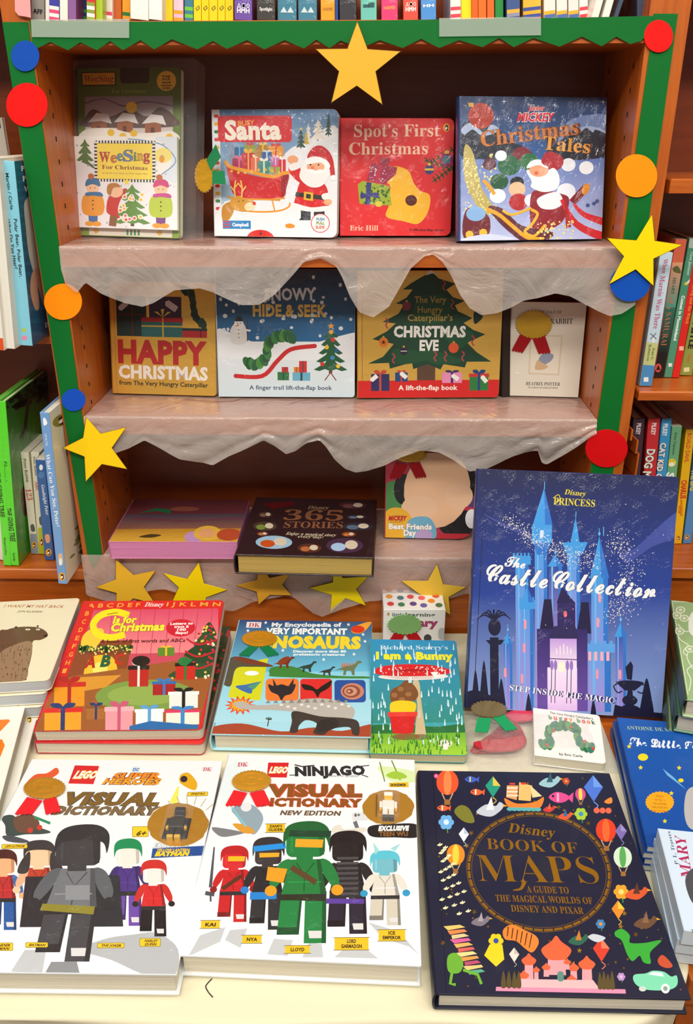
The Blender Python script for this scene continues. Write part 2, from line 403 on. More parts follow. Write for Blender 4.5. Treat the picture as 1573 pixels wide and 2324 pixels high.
    def rosette(s, view, cx, cy, rx, ry, ribs, col='f0b82c', rcol='d81822', label=None, z=.003):
        A = Art(s.q, s.w, s.h, view, s.rd); pts = []; inn = []
        for i in range(64):
            a = 2*math.pi*i/64; k = 1 if i % 2 == 0 else .92; pts.append(A.p(cx+rx*k*math.cos(a), cy-ry*k*math.sin(a))); inn.append(A.p(cx+rx*.8*math.cos(a), cy-ry*.8*math.sin(a)))
        mb = MB(); mb.prism(pts, z, z+.0012, col, 0, .0006, inn)
        c = A.p(cx, cy); n = 40   # embossed ring and crown relief
        for r0, r1, zz in ((.66, .7, .0004), (.3, .34, .0005)):
            for i in range(n):
                a, b = 2*math.pi*i/n, 2*math.pi*(i+1)/n
                P = [A.p(cx+rx*r*math.cos(t), cy-ry*r*math.sin(t)) for r, t in ((r0, a), (r1, a), (r1, b), (r0, b))]
                mb.prism(P, z+.0012, z+.0012+zz, col)
        for i in range(6):
            t = math.pi*(i+.5)/6; P = [A.p(cx+rx*x, cy-ry*y) for x, y in ((.36*math.cos(t-.08), .36*math.sin(t-.08)), (.36*math.cos(t+.08), .36*math.sin(t+.08)), (.6*math.cos(t), .6*math.sin(t)))]
            mb.prism(P, z+.0012, z+.0017, col)
        r = mb.build('rosette', FOIL, s.root, s.off); 
        if label: r['label'] = label
        for rb in ribs:
            mb = MB(); mb.prism([A.p(*q) for q in rb][::-1], z-.0012, z-.0006, rcol); mb.build('ribbon', PAPER, r, s.off)
        return r
def zig(p0, p1, n, amp=5):
    """pinked end of a ribbon from p0 to p1"""
    o = []
    for i in range(2*n+1):
        t = i/(2*n); x, y = p0[0]+(p1[0]-p0[0])*t, p0[1]+(p1[1]-p0[1])*t; o.append((x, y+(amp if i % 2 else -amp)))
    return o
def ribs(a0, a1, b0, b1): return [a0, a1]+zig(b0, b1, 4)
def spine_book(name, label, quad, z, D, col, view='F', kind='paper', mat=None, page='ece2cc', group=None, cat='book', Y=None, front=None):
    """book on its lower edge, spine to the aisle; quad = corners of the spine"""
    q = px(view, *quad); TL, TR, BR, BL = q; mat = mat or PLAIN
    if Y is None: Y = onz((BL[0]+BR[0])/2, (BL[1]+BR[1])/2, z)[1]
    a, b, c, d = [ony(*k, Y) for k in (BL, BR, TR, TL)]
    v = (d-a)+(c-b); h = np.linalg.norm(v)/2; v = v/np.linalg.norm(v); n = np.array([0, -1., 0]); u = np.cross(v, n)
    w = max(.004, abs((b-a)@u)); O = (a+b)/2-u*w/2; O = O+np.array([0, 0, z-min(O[2], (O+u*w)[2])])
    off = (w/2, 0, -D/2); root = empty(name, mat4(O, u, v, n) @ Matrix.Translation(off), label, cat, group)
    t = .0022 if kind == 'hard' else .0006; i = .003 if kind == 'hard' else .0003
    mb = MB(); slab(mb, 0, 0, w, h, -t, 0, 0, col, bev=.0005); sp = mb.build('spine', mat, root, off)
    mb = MB(); mb.box((0, 0, -D), (t, h, -t), col); mb.build('back_cover', mat, root, off)
    mb = MB(); mb.box((w-t, 0, -D), (w, h, -t), front or col); fc = mb.build('front_cover', mat, root, off)
    mb = MB(); mb.box((t, i, -D+i), (w-t, h-i, -t), page); mb.build('page_block', PAGES, root, off)
    A = Art(q, w, h, view, 0); A.owner = (off, lambda p: p, sp, [mat, FOILP])
    A.side = (O, u, v, n, w, h, D, fc, off, mat); return A
def side_art(A, quad, view):
    """print on the front cover of an upright book, seen obliquely"""
    O, u, v, n, w, h, D, fc, off, mat = A.side
    B = Art(px(view, *quad), D, h, view, 0); B.owner = (off, lambda p: (w+p[2], p[1], -p[0]), fc, [mat, FOILP]); return B
# ================================================================== the setting
XL, XR, OL, OR = -.43, .43, -.4681, .4856
Z0, Z1, Z2, Z3, ZT, DEP = .5039, .231, -.0449, -.3075, -.4654, .2122
ZTOP = ony(800, 45, 0)[2]; ZF = -1.15
mb = MB(); mb.box((-2.5, -3, ZF-.05), (2.5, .4, ZF)); tag(mb.build('floor', FLOORM), kind='structure')
mb = MB(); mb.box((-2.5, .3, ZF), (2.5, .4, 1.6)); tag(mb.build('wall_back', WALLM), kind='structure')
I4 = Matrix.Identity(4)
def part(name, a, b, mat, parent, off, bev=.001):
    mb = MB(); mb.prism(outline(a[0], a[1], b[0], b[1]), a[2], b[2], 'fff', 0, bev, outline(a[0], a[1], b[0], b[1], 0, bev)); return mb.build(name, mat, parent, off)
# ---- main bookcase
bo = (0, .1, ZF); bc = empty('bookcase', Matrix.Translation(bo), 'tall cherry wood bookcase in the middle, its front edges taped green', 'bookcase')
part('side_panel', (OL, 0, ZF), (XL, DEP+.02, 1.15), WOODV, bc, bo)
part('side_panel', (XR, 0, ZF), (OR, DEP+.02, 1.15), WOODV, bc, bo)
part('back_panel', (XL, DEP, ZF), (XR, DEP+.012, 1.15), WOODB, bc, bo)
part('shelf', (XL, .0, Z0), (XR, DEP, ZTOP), WOODH, bc, bo)
part('shelf', (XL, .0, Z1-.031), (XR, DEP, Z1), WOODH, bc, bo)
part('shelf', (XL, .0, Z2-.031), (XR, DEP, Z2), WOODH, bc, bo)
part('shelf', (XL, .0, Z3-.02), (XR, DEP, Z3), WOODH, bc, bo)
part('shelf', (XL, .0, .9), (XR, DEP, .93), WOODH, bc, bo)
part('plinth_board', (XL, .004, ZF), (XR, .022, Z3-.02), WOODH, bc, bo)
mb = MB()
for x, s in ((XL, 1), (XR, -1)):
    for zz in [Z3+.05+.032*i for i in range(26)]:
        for yy in (.045, .18):
            mb.prism([(x+s*.0002*k, yy+.0022*math.cos(a)) for k, a in ((0, 0), (0, 3.14), (2, 3.14), (2, 0))], zz-.0035, zz+.0035)
tag(mb.build('pin_hole', DARK, bc, bo), kind='stuff')
# ---- neighbouring bookcases
def neighbour(x0, x1, wall, shelves, base, label):
    o = ((x0+x1)/2, .1, ZF); r = empty('bookcase', Matrix.Translation(o), label, 'bookcase')
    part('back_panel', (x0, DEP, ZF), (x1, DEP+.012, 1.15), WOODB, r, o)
    part('side_panel', (wall, -.0, ZF), (wall+.03, DEP, 1.15), WOODV, r, o)
    for zz, t, y in shelves: part('shelf', (x0, y, zz-t), (x1, DEP, zz), WOODH, r, o, .002)
    part('plinth_board', (x0, .012, ZF), (x1, .03, base), WOODH, r, o)
ZL1 = ony(60, 786, -.03)[2]; ZL2 = ony(60, 1292, 0)[2]
neighbour(-1.2, OL-.003, -1.23, [(.62, .02, .0), (ZL1, .014, .045), (ZL2, .02, .0)], ZL2-.02, 'cherry wood bookcase left of the taped one, holding green and blue picture books')
ZR0 = ony(1550, 406, 0)[2]; ZR1 = ony(1520, 889, 0)[2]; ZR2 = ony(1550, 1290, 0)[2]
neighbour(OR+.008, 1.2, 1.2, [(ZR0, .02, .0), (ZR1, .015, .0), (ZR2, .02, .0), (.62, .02, 0)], ZR2-.02, 'cherry wood bookcase right of the taped one, holding upright novels')
# ---- display table under the cloth
to = (-.2, -.37, ZF); tb = empty('display_table', Matrix.Translation(to), 'wooden display table under the cream cloth', 'table')
mb = MB(); mb.prism(outline(-1.0, -.75, .415, -.004, (0, .125, 0, 0), 0, 10), ZT-.03, ZT-.003); mb.build('tabletop', WOODH, tb, to)
part('side_panel', (.38, -.70, ZF), (.405, -.02, ZT-.03), WOODV, tb, to)
part('side_panel', (-1.0, -.73, ZF), (-.975, -.02, ZT-.03), WOODV, tb, to)
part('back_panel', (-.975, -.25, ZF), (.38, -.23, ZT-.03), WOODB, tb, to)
part('lower_shelf', (-.975, -.73, ZT-.36), (.38, -.25, ZT-.34), WOODH, tb, to)
to = (.75, -.35, ZF); rt = empty('side_table', Matrix.Translation(to), 'bare cherry wood table at the right under the book stacks', 'table')
part('tabletop', (.415, -.70, ZT-.045), (1.15, -.004, ZT-.004), WOODH, rt, to)
part('front_panel', (.44, -.68, ZF), (1.13, -.66, ZT-.045), WOODV, rt, to)
part('side_panel', (.42, -.68, ZF), (.44, -.02, ZT-.045), WOODV, rt, to)
# ---- cloth: lies on the table, falls over the front edge
def cloth():
    mb = MB(); nx, ny = 110, 70; X0, X1 = -1.0, .425; rnd = random.Random(3); G = []
    def edge(x):  # front line of the fold with the rounded right corner
        r = .12
        return -.757+.004*math.sin(x*9)+.003*math.sin(x*23)+(0 if x < X1-r else r-math.sqrt(max(0, r*r-(x-X1+r)**2)))
    for i in range(nx+1):
        x = X0+(X1-X0)*(1-(1-i/nx)**1.25); row = []; e = edge(x)
        for j in range(ny+1):
            t = j/ny
            if t < .82: y = -.006+(e+.006)*t/.82; z = ZT+.0006*math.sin(x*31+y*7)*math.sin(y*19+x*5)
            else:
                k = (t-.82)/.18; y = e-.005*math.sin(min(1, k*3)*1.57)-.006*math.sin(x*26)*k; dd = min(1, max(0, (x+.36)/.2)); z = ZT-(.013+.05*dd*dd*(3-2*dd))*k*k-.003*k
            row.append((x, y, z))
        G.append(row)
    for r in G: mb.v += r
    # side fall at the right
    for i in range(nx):
        for j in range(ny):
            a = i*(ny+1)+j; mb.f.append([a, a+1, a+ny+2, a+ny+1]); mb.c.append([lin('fff')]*4); mb.m.append(0)
    base = len(mb.v); n = 6
    for k in range(1, n+1):
        for j in range(ny+1):
            x, y, z = G[nx][j]; mb.v.append((x+.004*math.sin(k/n*2)+.003*math.sin(y*40)*k/n, y, z-.045*k/n))
    for k in range(n):
        for j in range(ny):
            a = (nx*(ny+1)+j) if k == 0 else base+(k-1)*(ny+1)+j; b = base+k*(ny+1)+j
            mb.f.append([a, a+1, b+1, b]); mb.c.append([lin('fff')]*4); mb.m.append(0)
    return mb.build('tablecloth', CLOTH, smooth=True)
tag(cloth(), 'cream tablecloth spread over the display table', 'tablecloth')
# thread lying on the cloth
pts = [onz(x, y, ZT+.0012) for x, y in spl([(481, 2221), (470, 2233), (467, 2240), (474, 2253), (483, 2263)])]
def tube(pts, r, name, mat, n=6):
    mb = MB(); N = len(pts)
    for i, p in enumerate(pts):
        d = Vector(pts[min(N-1, i+1)])-Vector(pts[max(0, i-1)]); d.normalize(); a = d.cross(Vector((0, .3, 1))).normalized(); b = d.cross(a)
        for k in range(n):
            t = 2*math.pi*k/n; q = Vector(p)+a*r*math.cos(t)+b*r*math.sin(t); mb.v.append(tuple(q))
    for i in range(N-1):
        for k in range(n): mb.f.append([i*n+k, i*n+(k+1) % n, (i+1)*n+(k+1) % n, (i+1)*n+k]); mb.c.append([lin('222')]*4); mb.m.append(0)
    return mb.build(name, mat, smooth=True)
tag(tube(pts, .0006, 'thread', DARK), 'short curled black thread lying on the cream cloth', 'thread')
# ================================================================== plastic sheets on the shelves
def drape(name, label, ztop, edge, x0, x1, xi0=XL, xi1=XR, y0=-.004, seed=1, depth=DEP-.005):
    """sheet lying on the shelf and hanging over its front edge down to a torn hem"""
    rnd = random.Random(seed); E = sorted((ony(x, y, y0)[0], ony(x, y, y0)[2]) for x, y in edge); ex = [e[0] for e in E]; ez = [e[1] for e in E]
    mb = MB(); nx = 220; ph = [rnd.uniform(0, 6) for _ in range(9)]
    def wav(x, k): return sum(math.sin(x*f+ph[i]+k*ph[i+2]*1.3)/(1+i*.6) for i, f in enumerate((17, 29, 47, 83, 131)))
    G = []
    for i in range(nx+1):
        x = x0+(x1-x0)*i/nx; zb = float(np.interp(x, ex, ez)); col = []
        inside = xi0+.002 < x < xi1-.002
        for j in range(9):
            y = depth*(1-j/8)+.001; col.append((min(max(x, xi0+.001), xi1-.001), max(y, .001) if j < 8 else -.001, ztop+.0012+(.0006*abs(wav(x*1.3, j*.7)) if j < 8 else 0)))
        col.append((x, -.0032, ztop+.0005)); m = 18
        for j in range(1, m+1):
            t = j/m; z = ztop-.001+(zb-ztop)*t; drop = max(0, ztop-.03-z)
            y = y0-.0016*t-abs(.0022*wav(x, t*1.1))*min(1, t*1.6)+min(0, .0)-.0
            y -= .006*drop/.05*(.5+.5*math.sin(x*21+ph[0]))
            col.append((x, y, z))
        G.append(col)
    n = len(G[0])
    for r in G: mb.v += r
    for i in range(nx):
        xm = x0+(x1-x0)*(i+.5)/nx
        for j in range(n-1):
            if j < 9 and not (xi0 < xm < xi1): continue
            a = i*n+j; mb.f.append([a, a+1, a+n+1, a+n]); mb.c.append([lin('fff')]*4); mb.m.append(0)
    o = mb.build(name, SHEET, smooth=True); tag(o, label, 'sheet', 'torn plastic sheets over the shelves'); return o
E1 = [(139, 606), (150, 640), (175, 664), (195, 639), (231, 664), (281, 685), (324, 694), (350, 685), (397, 656), (456, 651), (486, 661), (520, 677), (549, 689), (589, 689), (625, 665), (665, 622), (691, 591), (727, 584), (763, 602), (776, 625), (794, 669), (816, 705), (847, 716), (883, 691), (909, 647), (932, 607), (963, 580), (983, 575), (1003, 591), (1025, 625), (1043, 665), (1065, 696), (1092, 713), (1127, 709), (1160, 696), (1187, 680), (1220, 674), (1259, 662), (1292, 669), (1325, 687), (1355, 702), (1380, 713), (1407, 708), (1444, 684)]
E2 = [(194, 985), (263, 1025), (295, 1014), (329, 996), (363, 1014), (409, 1039), (484, 1052), (520, 1032), (560, 1014), (599, 996), (622, 1008), (650, 1027), (673, 1019), (697, 1002), (725, 995), (740, 1010), (760, 1039), (784, 1061), (807, 1070), (839, 1065), (874, 1053), (910, 1035), (953, 1019), (997, 1023), (1028, 1039), (1064, 1063), (1100, 1060), (1130, 1048), (1166, 1032), (1190, 1024), (1220, 1020), (1229, 1048), (1241, 1051), (1271, 1033), (1310, 1009), (1340, 988), (1352, 983)]
E3 = [(190, 1341), (205, 1350), (221, 1356), (250, 1362), (306, 1361), (338, 1336), (377, 1332), (406, 1341), (430, 1362), (466, 1377), (505, 1378), (531, 1382), (579, 1362), (650, 1347), (669, 1354), (713, 1386), (732, 1392), (776, 1374), (839, 1358), (900, 1357), (1012, 1354), (1067, 1342), (1150, 1350), (1330, 1365)]
drape('plastic_sheet', 'frosted plastic sheet with a deep torn hem on the shelf under the Santa book', Z1, E1, ony(141, 600, 0)[0], ony(1443, 640, 0)[0], seed=2)
drape('plastic_sheet', 'frosted plastic sheet hanging from the middle shelf under the gold tree book', Z2, E2, XL, XR, seed=5)
drape('plastic_sheet', 'frosted plastic sheet over the lowest shelf, behind the five low stars', Z3, E3, ony(192, 1300, 0)[0], XR, seed=8)
# ================================================================== paper decorations
def flat(view, pts, Y, th, col, name, mat=PAPER, m=None):
    P = [ony(*q, Y) for q in px(view, *pts)]; c = sum(P)/len(P); mb = MB()
    A = [(p[0], p[2]) for p in P]
    area_ = sum(A[i][0]*A[(i+1) % len(A)][1]-A[(i+1) % len(A)][0]*A[i][1] for i in range(len(A)))
    if area_ < 0: A = A[::-1]
    n = len(A); k = lin(col)
    mb.v = [(x, Y, z) for x, z in A]+[(x, Y+th, z) for x, z in A]
    mb.f = [list(range(n)), list(range(n, 2*n))[::-1]]+[[i, n+i, n+(i+1) % n, (i+1) % n] for i in range(n)]
    mb.c = [[k]*len(f) for f in mb.f]; mb.m = [0]*len(mb.f)
    return mb.build(name, mat, None, tuple(c)), c
def flat_thing(view, pts, Y, th, col, name, label, cat, group=None, mat=PAPER, rim=None):
    o, c = flat(view, pts, Y, th, col, name, mat); o.location = c; tag(o, label, cat, group)
    if rim:
        cx, cy = sum(p[0] for p in pts)/len(pts), sum(p[1] for p in pts)/len(pts)
        r, c2 = flat(view, [(cx+(x-cx)*1.035, cy+(y-cy)*1.035) for x, y in pts], Y+th, .0004, rim, 'laminated_rim', PAPER)
        r.parent = o; r.location = c2-c
    return o
G = 'green paper strips edging the bookcase'
gl = [(5, 50), (63, 50), (132, 540), (185, 935), (215, 1120), (232, 1258), (213, 1292), (200, 1268), (137, 900), (81, 540)]
flat_thing('F', gl, -.0012, .0008, '046a26', 'paper_strip', 'long green paper strip down the left front edge of the bookcase', 'paper strip', G)
gr = [(1484, 31), (1539, 31), (1492, 364), (1475, 484), (1444, 684), (1432, 777), (1413, 913), (1392, 1072), (1388, 1100), (1336, 1100), (1340, 1072), (1352, 982), (1392, 711), (1415, 539), (1474, 120)]
flat_thing('F', gr, -.0012, .0008, '046a26', 'paper_strip', 'long green paper strip down the right front edge of the bookcase', 'paper strip', G)
zz = [(66, 48), (73, 99), (86, 109), (114, 95), (154, 114), (182, 96), (220, 114), (250, 93), (279, 114), (319, 91), (350, 112), (390, 89), (448, 112), (483, 93), (515, 111), (561, 91), (600, 112), (646, 91), (690, 110), (718, 90), (748, 109), (773, 92), (818, 110), (862, 91), (914, 109), (956, 88), (997, 109), (1042, 91), (1095, 107), (1133, 86), (1166, 107), (1211, 86), (1270, 106), (1321, 83), (1366, 105), (1399, 83), (1430, 100), (1455, 93), (1478, 70), (1484, 36), (1300, 40), (800, 47), (300, 49)]
flat_thing('F', zz, -.0034, .0008, '046a26', 'paper_strip', 'green paper valance with a zigzag lower edge across the top shelf', 'paper strip', G)
flat_thing('F', [(70, 44), (293, 43), (293, 86), (72, 84)], -.006, .0012, 'fff', 'label_holder', 'clear plastic label holder on the green valance at the upper left', 'label holder', None, HOLDER)
flat_thing('F', [(997, 41), (1228, 38), (1228, 80), (997, 83)], -.006, .0012, 'fff', 'label_holder', 'clear plastic label holder on the green valance right of the gold star', 'label holder', None, HOLDER)
def circ(cx, cy, rx, ry): return [(cx+rx*math.cos(2*math.pi*i/44), cy+ry*math.sin(2*math.pi*i/44)) for i in range(44)]
GC = 'coloured paper discs stuck on the green strips'
for (cx, cy, rx, ry, col, lab) in [(57, 127, 32, 35, '0a4cb0', 'blue paper disc at the upper left, above the red one'), (61, 238, 47, 50, 'e80e0a', 'red paper disc on the left green strip under the blue disc'),
        (143, 685, 43, 41, 'ff9000', 'orange paper disc on the left green strip'), (167, 908, 27, 25, '104ec0', 'small blue paper disc on the left strip above a yellow star'),
        (1495, 82, 33, 37, 'e80e0a', 'red paper disc at the upper right corner of the bookcase'), (1445, 399, 47, 49, 'fb9604', 'orange paper disc on the right green strip'),
        (1430, 643, 45, 41, '0a50b8', 'blue paper disc half hidden behind the yellow star at right'), (1377, 1018, 48, 43, 'd80810', 'red paper disc low on the right green strip')]:
    flat_thing('F', circ(cx, cy, rx, ry), -.018 if cx == 1430 else -.0035, .0012, col, 'paper_disc', lab, 'paper disc', GC)
GS = 'yellow paper stars of the display'
def st5(cx, cy, r, rot, inner=.42, sq=1):
    return [(cx+(r if i % 2 == 0 else r*inner)*math.cos(math.radians(rot+36*i)), cy+sq*(r if i % 2 == 0 else r*inner)*math.sin(math.radians(rot+36*i))) for i in range(10)]
for v, pts, Y, col, lab in [
    ('F', [(811, 50), (834, 112), (908, 117), (852, 162), (867, 236), (810, 194), (753, 232), (770, 162), (718, 112), (789, 111)], -.012, 'e8b236', 'pale gold paper star hanging from the zigzag valance at the top'),
    ('F', [(1480, 488), (1486, 547), (1548, 556), (1483, 587), (1483, 648), (1443, 611), (1384, 644), (1417, 582), (1379, 541), (1445, 546)], -.022, 'f6dc02', 'bright yellow paper star at right, over the blue disc'),
    ('F', [(196, 948), (228, 985), (285, 971), (253, 1017), (287, 1064), (231, 1053), (195, 1092), (192, 1036), (144, 1017), (189, 994)], -.016, 'f9d00c', 'tilted yellow paper star on the left green strip'),
    ('F', [(263, 1270), (303, 1306), (352, 1296), (326, 1333), (350, 1369), (303, 1358), (263, 1386), (265, 1346), (219, 1333), (263, 1316)], -.014, 'eab830', 'gold paper star on the lowest shelf edge, leftmost of the five'),
    ('F', [(451, 1277), (463, 1325), (514, 1339), (467, 1356), (463, 1392), (430, 1372), (391, 1366), (406, 1333), (372, 1302), (424, 1315)], -.014, 'f6d804', 'bright yellow paper star on the lowest shelf edge, second from the left'),
    ('F', [(590, 1285), (612, 1312), (660, 1302), (640, 1327), (661, 1351), (612, 1350), (587, 1372), (583, 1343), (537, 1329), (583, 1317)], -.014, 'dfa22c', 'dull gold paper star under the dark story treasury'),
    ('F', [(757, 1278), (778, 1312), (835, 1309), (808, 1337), (830, 1374), (784, 1357), (750, 1390), (753, 1350), (703, 1335), (756, 1322)], -.014, 'f6dc0c', 'bright yellow paper star with a dark outline left of the dotted box'),
    ('F', [(992, 1281), (1006, 1327), (1057, 1333), (1018, 1355), (1022, 1395), (985, 1372), (945, 1392), (955, 1350), (912, 1319), (971, 1319)], -.014, 'f0c440', 'gold paper star half hidden behind the dotted box')]:
    flat_thing(v, pts, Y, .0014, col, 'paper_star', lab, 'paper star', GS, rim='6a4a14')
# ================================================================== helpers for printed pictures
def gift(a, x0, y0, x1, y1, col, rib, lid=None, bow=True):
    a.rect(x0, y0, x1, y1, col); w, h = x1-x0, y1-y0
    if lid: a.rect(x0-w*.04, y0, x1+w*.04, y0+h*.2, lid)
    a.rect(x0+w*.44, y0, x0+w*.56, y1, rib); 
    if bow:
        for s in (-1, 1): a.blob([(x0+w*.5, y0), (x0+w*(.5+.1*s), y0-h*.22), (x0+w*(.5+.34*s), y0-h*.2), (x0+w*(.5+.26*s), y0-h*.03)], rib)
def fir(a, cx, top, bot, w, col, tiers=4, trunk='5a3a1a'):
    h = bot-top; a.rect(cx-w*.05, bot-h*.03, cx+w*.05, bot+h*.09, trunk)
    for i in range(tiers):
        t = 1-i/tiers; y1 = top+h*t; y0 = top+h*max(0, t-1.75/tiers); ww = w*.5*(.28+.72*t)
        P = [(cx, y0), (cx+ww*.35, y0+(y1-y0)*.55), (cx+ww, y1)]+[(cx+ww*(1-2*k/6), y1+(h*.035 if k % 2 else -h*.015)) for k in range(1, 6)]+[(cx-ww, y1), (cx-ww*.35, y0+(y1-y0)*.55)]
        a.poly(P, col)
def tag_(a, x, y, w, h, col='e8e6ee', rot=35):
    c, s = math.cos(math.radians(rot)), math.sin(math.radians(rot)); a.poly([(x+c*u-s*v, y+s*u+c*v) for u, v in ((-w, 0), (-w*.7, -h), (w, -h), (w, h), (-w*.7, h))], col)
def santa(a, cx, cy, k, boots=True):
    """a plain Father Christmas, k = scale"""
    X = lambda p: [(cx+x*k, cy+y*k) for x, y in p]
    if boots:
        a.poly(X([(-62, 120), (-62, 190), (-75, 205), (0, 205), (0, 120)]), '23262e'); a.poly(X([(20, 120), (20, 190), (90, 190), (85, 120)]), '23262e')
    a.blob(X([(-60, -40), (-90, 40), (-100, 120), (0, 140), (105, 130), (110, 40), (90, -20), (40, -50)]), 'd8171d')
    a.blob(X([(-108, 95), (-100, 130), (0, 150), (105, 142), (112, 112), (0, 122)]), 'f4f2f0')
    a.poly(X([(-92, 25), (95, 50), (98, 78), (-98, 52)]), '2b2620'); a.poly(X([(-42, 22), (16, 30), (14, 82), (-44, 74)]), 'e8b62c'); a.poly(X([(-28, 36), (2, 40), (0, 68), (-30, 64)]), '2b2620')
    a.blob(X([(-60, -30), (-120, -80), (-140, -130), (-100, -170), (-70, -130), (-50, -80)]), 'd8171d'); a.ell(cx-112*k, cy-178*k, 34*k, 26*k, 'f2a878'); a.blob(X([(-138, -140), (-90, -160), (-66, -130), (-120, -108)]), 'f4f2f0')
    a.blob(X([(-40, -150), (-70, -70), (-10, -10), (60, -10), (105, -60), (110, -140), (40, -180)]), 'f6f5f3')
    a.ell(cx+30*k, cy-135*k, 55*k, 40*k, 'f3ab80'); a.ell(cx+12*k, cy-128*k, 13*k, 11*k, 'e87a5a')
    a.dots([(cx+x*k, cy-146*k) for x in (-2, 48)], 6*k, '222'); a.blob(X([(-30, -112), (10, -118), (30, -108), (60, -118), (90, -100), (40, -88), (10, -92)]), 'fff')
    a.blob(X([(-22, -185), (10, -250), (70, -262), (130, -200), (150, -80), (128, -60), (110, -140), (60, -185)]), 'c9141b'); a.blob(X([(-35, -175), (20, -198), (90, -180), (120, -140), (105, -125), (60, -160), (-20, -150)]), 'fafafa')
    a.ell(cx+140*k, cy-65*k, 18*k, 18*k, 'f8f8f8'); a.blob(X([(70, 40), (120, 30), (128, 66), (80, 72)]), 'f4f2f0'); a.ell(cx+108*k, cy+88*k, 26*k, 20*k, 'f2a878')
def scatter(a, n, x0, y0, x1, y1, r, col, seed=1, m=0, nn=6):
    rr = random.Random(seed); a.polys([a.ellp(rr.uniform(x0, x1), rr.uniform(y0, y1), k, k, 0, nn) for k in [rr.uniform(r*.5, r*1.2) for _ in range(n)]], col, m)
def puffin(a, cx, cy, r, col='f2a41c'):
    a.ell(cx, cy, r*.78, r, col); a.blob([(cx-r*.3, cy-r*.4), (cx+r*.15, cy-r*.7), (cx+r*.45, cy-r*.1), (cx+r*.3, cy+r*.7), (cx-r*.2, cy+r*.6), (cx-r*.1, cy+r*.1)], '1c1c1c'); a.ell(cx, cy+r*.15, r*.2, r*.35, 'fff', 20)
def sprig(a, pts, w, cols, step=1):
    """a plain garland of overlapping leaves along a curve"""
    P = spl(pts, n=3)
    for i, (x, y) in enumerate(P): a.ell(x, y, w*.62, w, cols[i % len(cols)], rot=(i*37) % 60-30, n=12)
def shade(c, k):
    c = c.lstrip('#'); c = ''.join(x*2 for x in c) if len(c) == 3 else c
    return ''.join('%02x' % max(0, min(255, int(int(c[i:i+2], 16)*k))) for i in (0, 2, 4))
def blockman(a, cx, top, w, h, head='f2b51e', hair=None, body='888', legs=None, arm=None, hands=None, skew=0):
    legs = legs or body; arm = arm or body; X = lambda p: [(cx+x*w+skew*(y-.3)*w, top+y*h) for x, y in p]
    a.poly(X([(-.3, .62), (-.02, .62), (-.04, .93), (-.33, .93)]), legs); a.poly(X([(.02, .62), (.3, .62), (.32, 1), (.03, 1)]), legs)
    a.poly(X([(.08, .9), (.27, .9), (.26, .96), (.1, .96)]), 'd9d9d9')
    a.poly(X([(-.3, .58), (.3, .58), (.3, .65), (-.3, .65)]), '2c2a2e'); a.poly(X([(-.2, .31), (.2, .31), (.3, .6), (-.3, .6)]), body)
    for s in (-1, 1): a.blob(X([(.2*s, .31), (.34*s, .34), (.46*s, .48), (.42*s, .56), (.32*s, .5), (.24*s, .42)]), arm); a.ell(*X([(.44*s, .57)])[0], w*.08, w*.07, hands or head)
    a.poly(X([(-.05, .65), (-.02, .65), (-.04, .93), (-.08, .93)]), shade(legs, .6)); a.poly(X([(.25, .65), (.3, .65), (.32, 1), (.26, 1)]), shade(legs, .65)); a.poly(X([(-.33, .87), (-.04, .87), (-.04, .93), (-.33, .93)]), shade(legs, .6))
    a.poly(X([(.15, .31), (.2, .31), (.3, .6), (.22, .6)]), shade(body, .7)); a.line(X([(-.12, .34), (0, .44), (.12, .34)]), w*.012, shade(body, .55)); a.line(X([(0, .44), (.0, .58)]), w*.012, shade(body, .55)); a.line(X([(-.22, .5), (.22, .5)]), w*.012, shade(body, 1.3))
    a.rect(cx-w*.12-.0, top+h*.27, cx+w*.1, top+h*.33, head)
    a.rr(cx-w*.26, top+h*.06, cx+w*.26, top+h*.29, w*.09, head)
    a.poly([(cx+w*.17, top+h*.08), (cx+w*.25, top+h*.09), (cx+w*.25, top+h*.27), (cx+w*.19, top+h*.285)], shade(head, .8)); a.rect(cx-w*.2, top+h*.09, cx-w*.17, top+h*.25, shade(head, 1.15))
    if hair: a.blob(X([(-.3, .2), (-.3, .06), (-.16, -.005), (.14, -.01), (.3, .06), (.31, .2), (.24, .12), (0, .1), (-.24, .12)]), hair)
MG = Z1+.002
# ------------------------------------------------------------------ upper shelf
# music set in a blister pack
b = Book('music_set', 'song booklet with yellow title panel in a clear blister pack on a green card', [(540, 462), (1240, 465), (1240, 1628), (542, 1628)], MG, .012, lean=6, kind='paper', rad=.006, col='4c6a1c', view='A', cat='book set')
a = b.art('A'); a.grad(540, 462, 1240, 1630, '45601c', '86a832', 8); a.rr(835, 430, 1032, 568, 26, '150a05'); a.rect(568, 488, 806, 582, '1d1a10'); a.rect(576, 496, 798, 575, 'd9a02c')
a.text('WeeSing', 586, 555, 788, 555, 42, 'a03a14', 'S', shear=.1); a.ell(1145, 556, 64, 66, 'e8b83c')
for i, t in enumerate(('Songs', 'BOOK', 'and', 'one-hour', 'CD')): a.text(t, 1118-(i == 3)*10, 530+i*20, 1172+(i == 3)*10, 530+i*20, 12, '3c2a10', 'B')
a.text('For Christmas', 778, 632, 1005, 632, 24, '93a04c', 'S')
a.grad(590, 655, 1188, 960, '8d7f90', 'e4dcd2', 6); a.line([(590, 700), (720, 670), (860, 720), (1000, 690), (1188, 720)], 10, '6c6070', smooth=True); a.blob([(590, 800), (650, 740), (760, 790), (900, 740), (1010, 790), (1100, 730), (1188, 780), (1188, 860), (590, 860)], '5c4640')
a.ell(910, 730, 38, 38, 'f0c634')
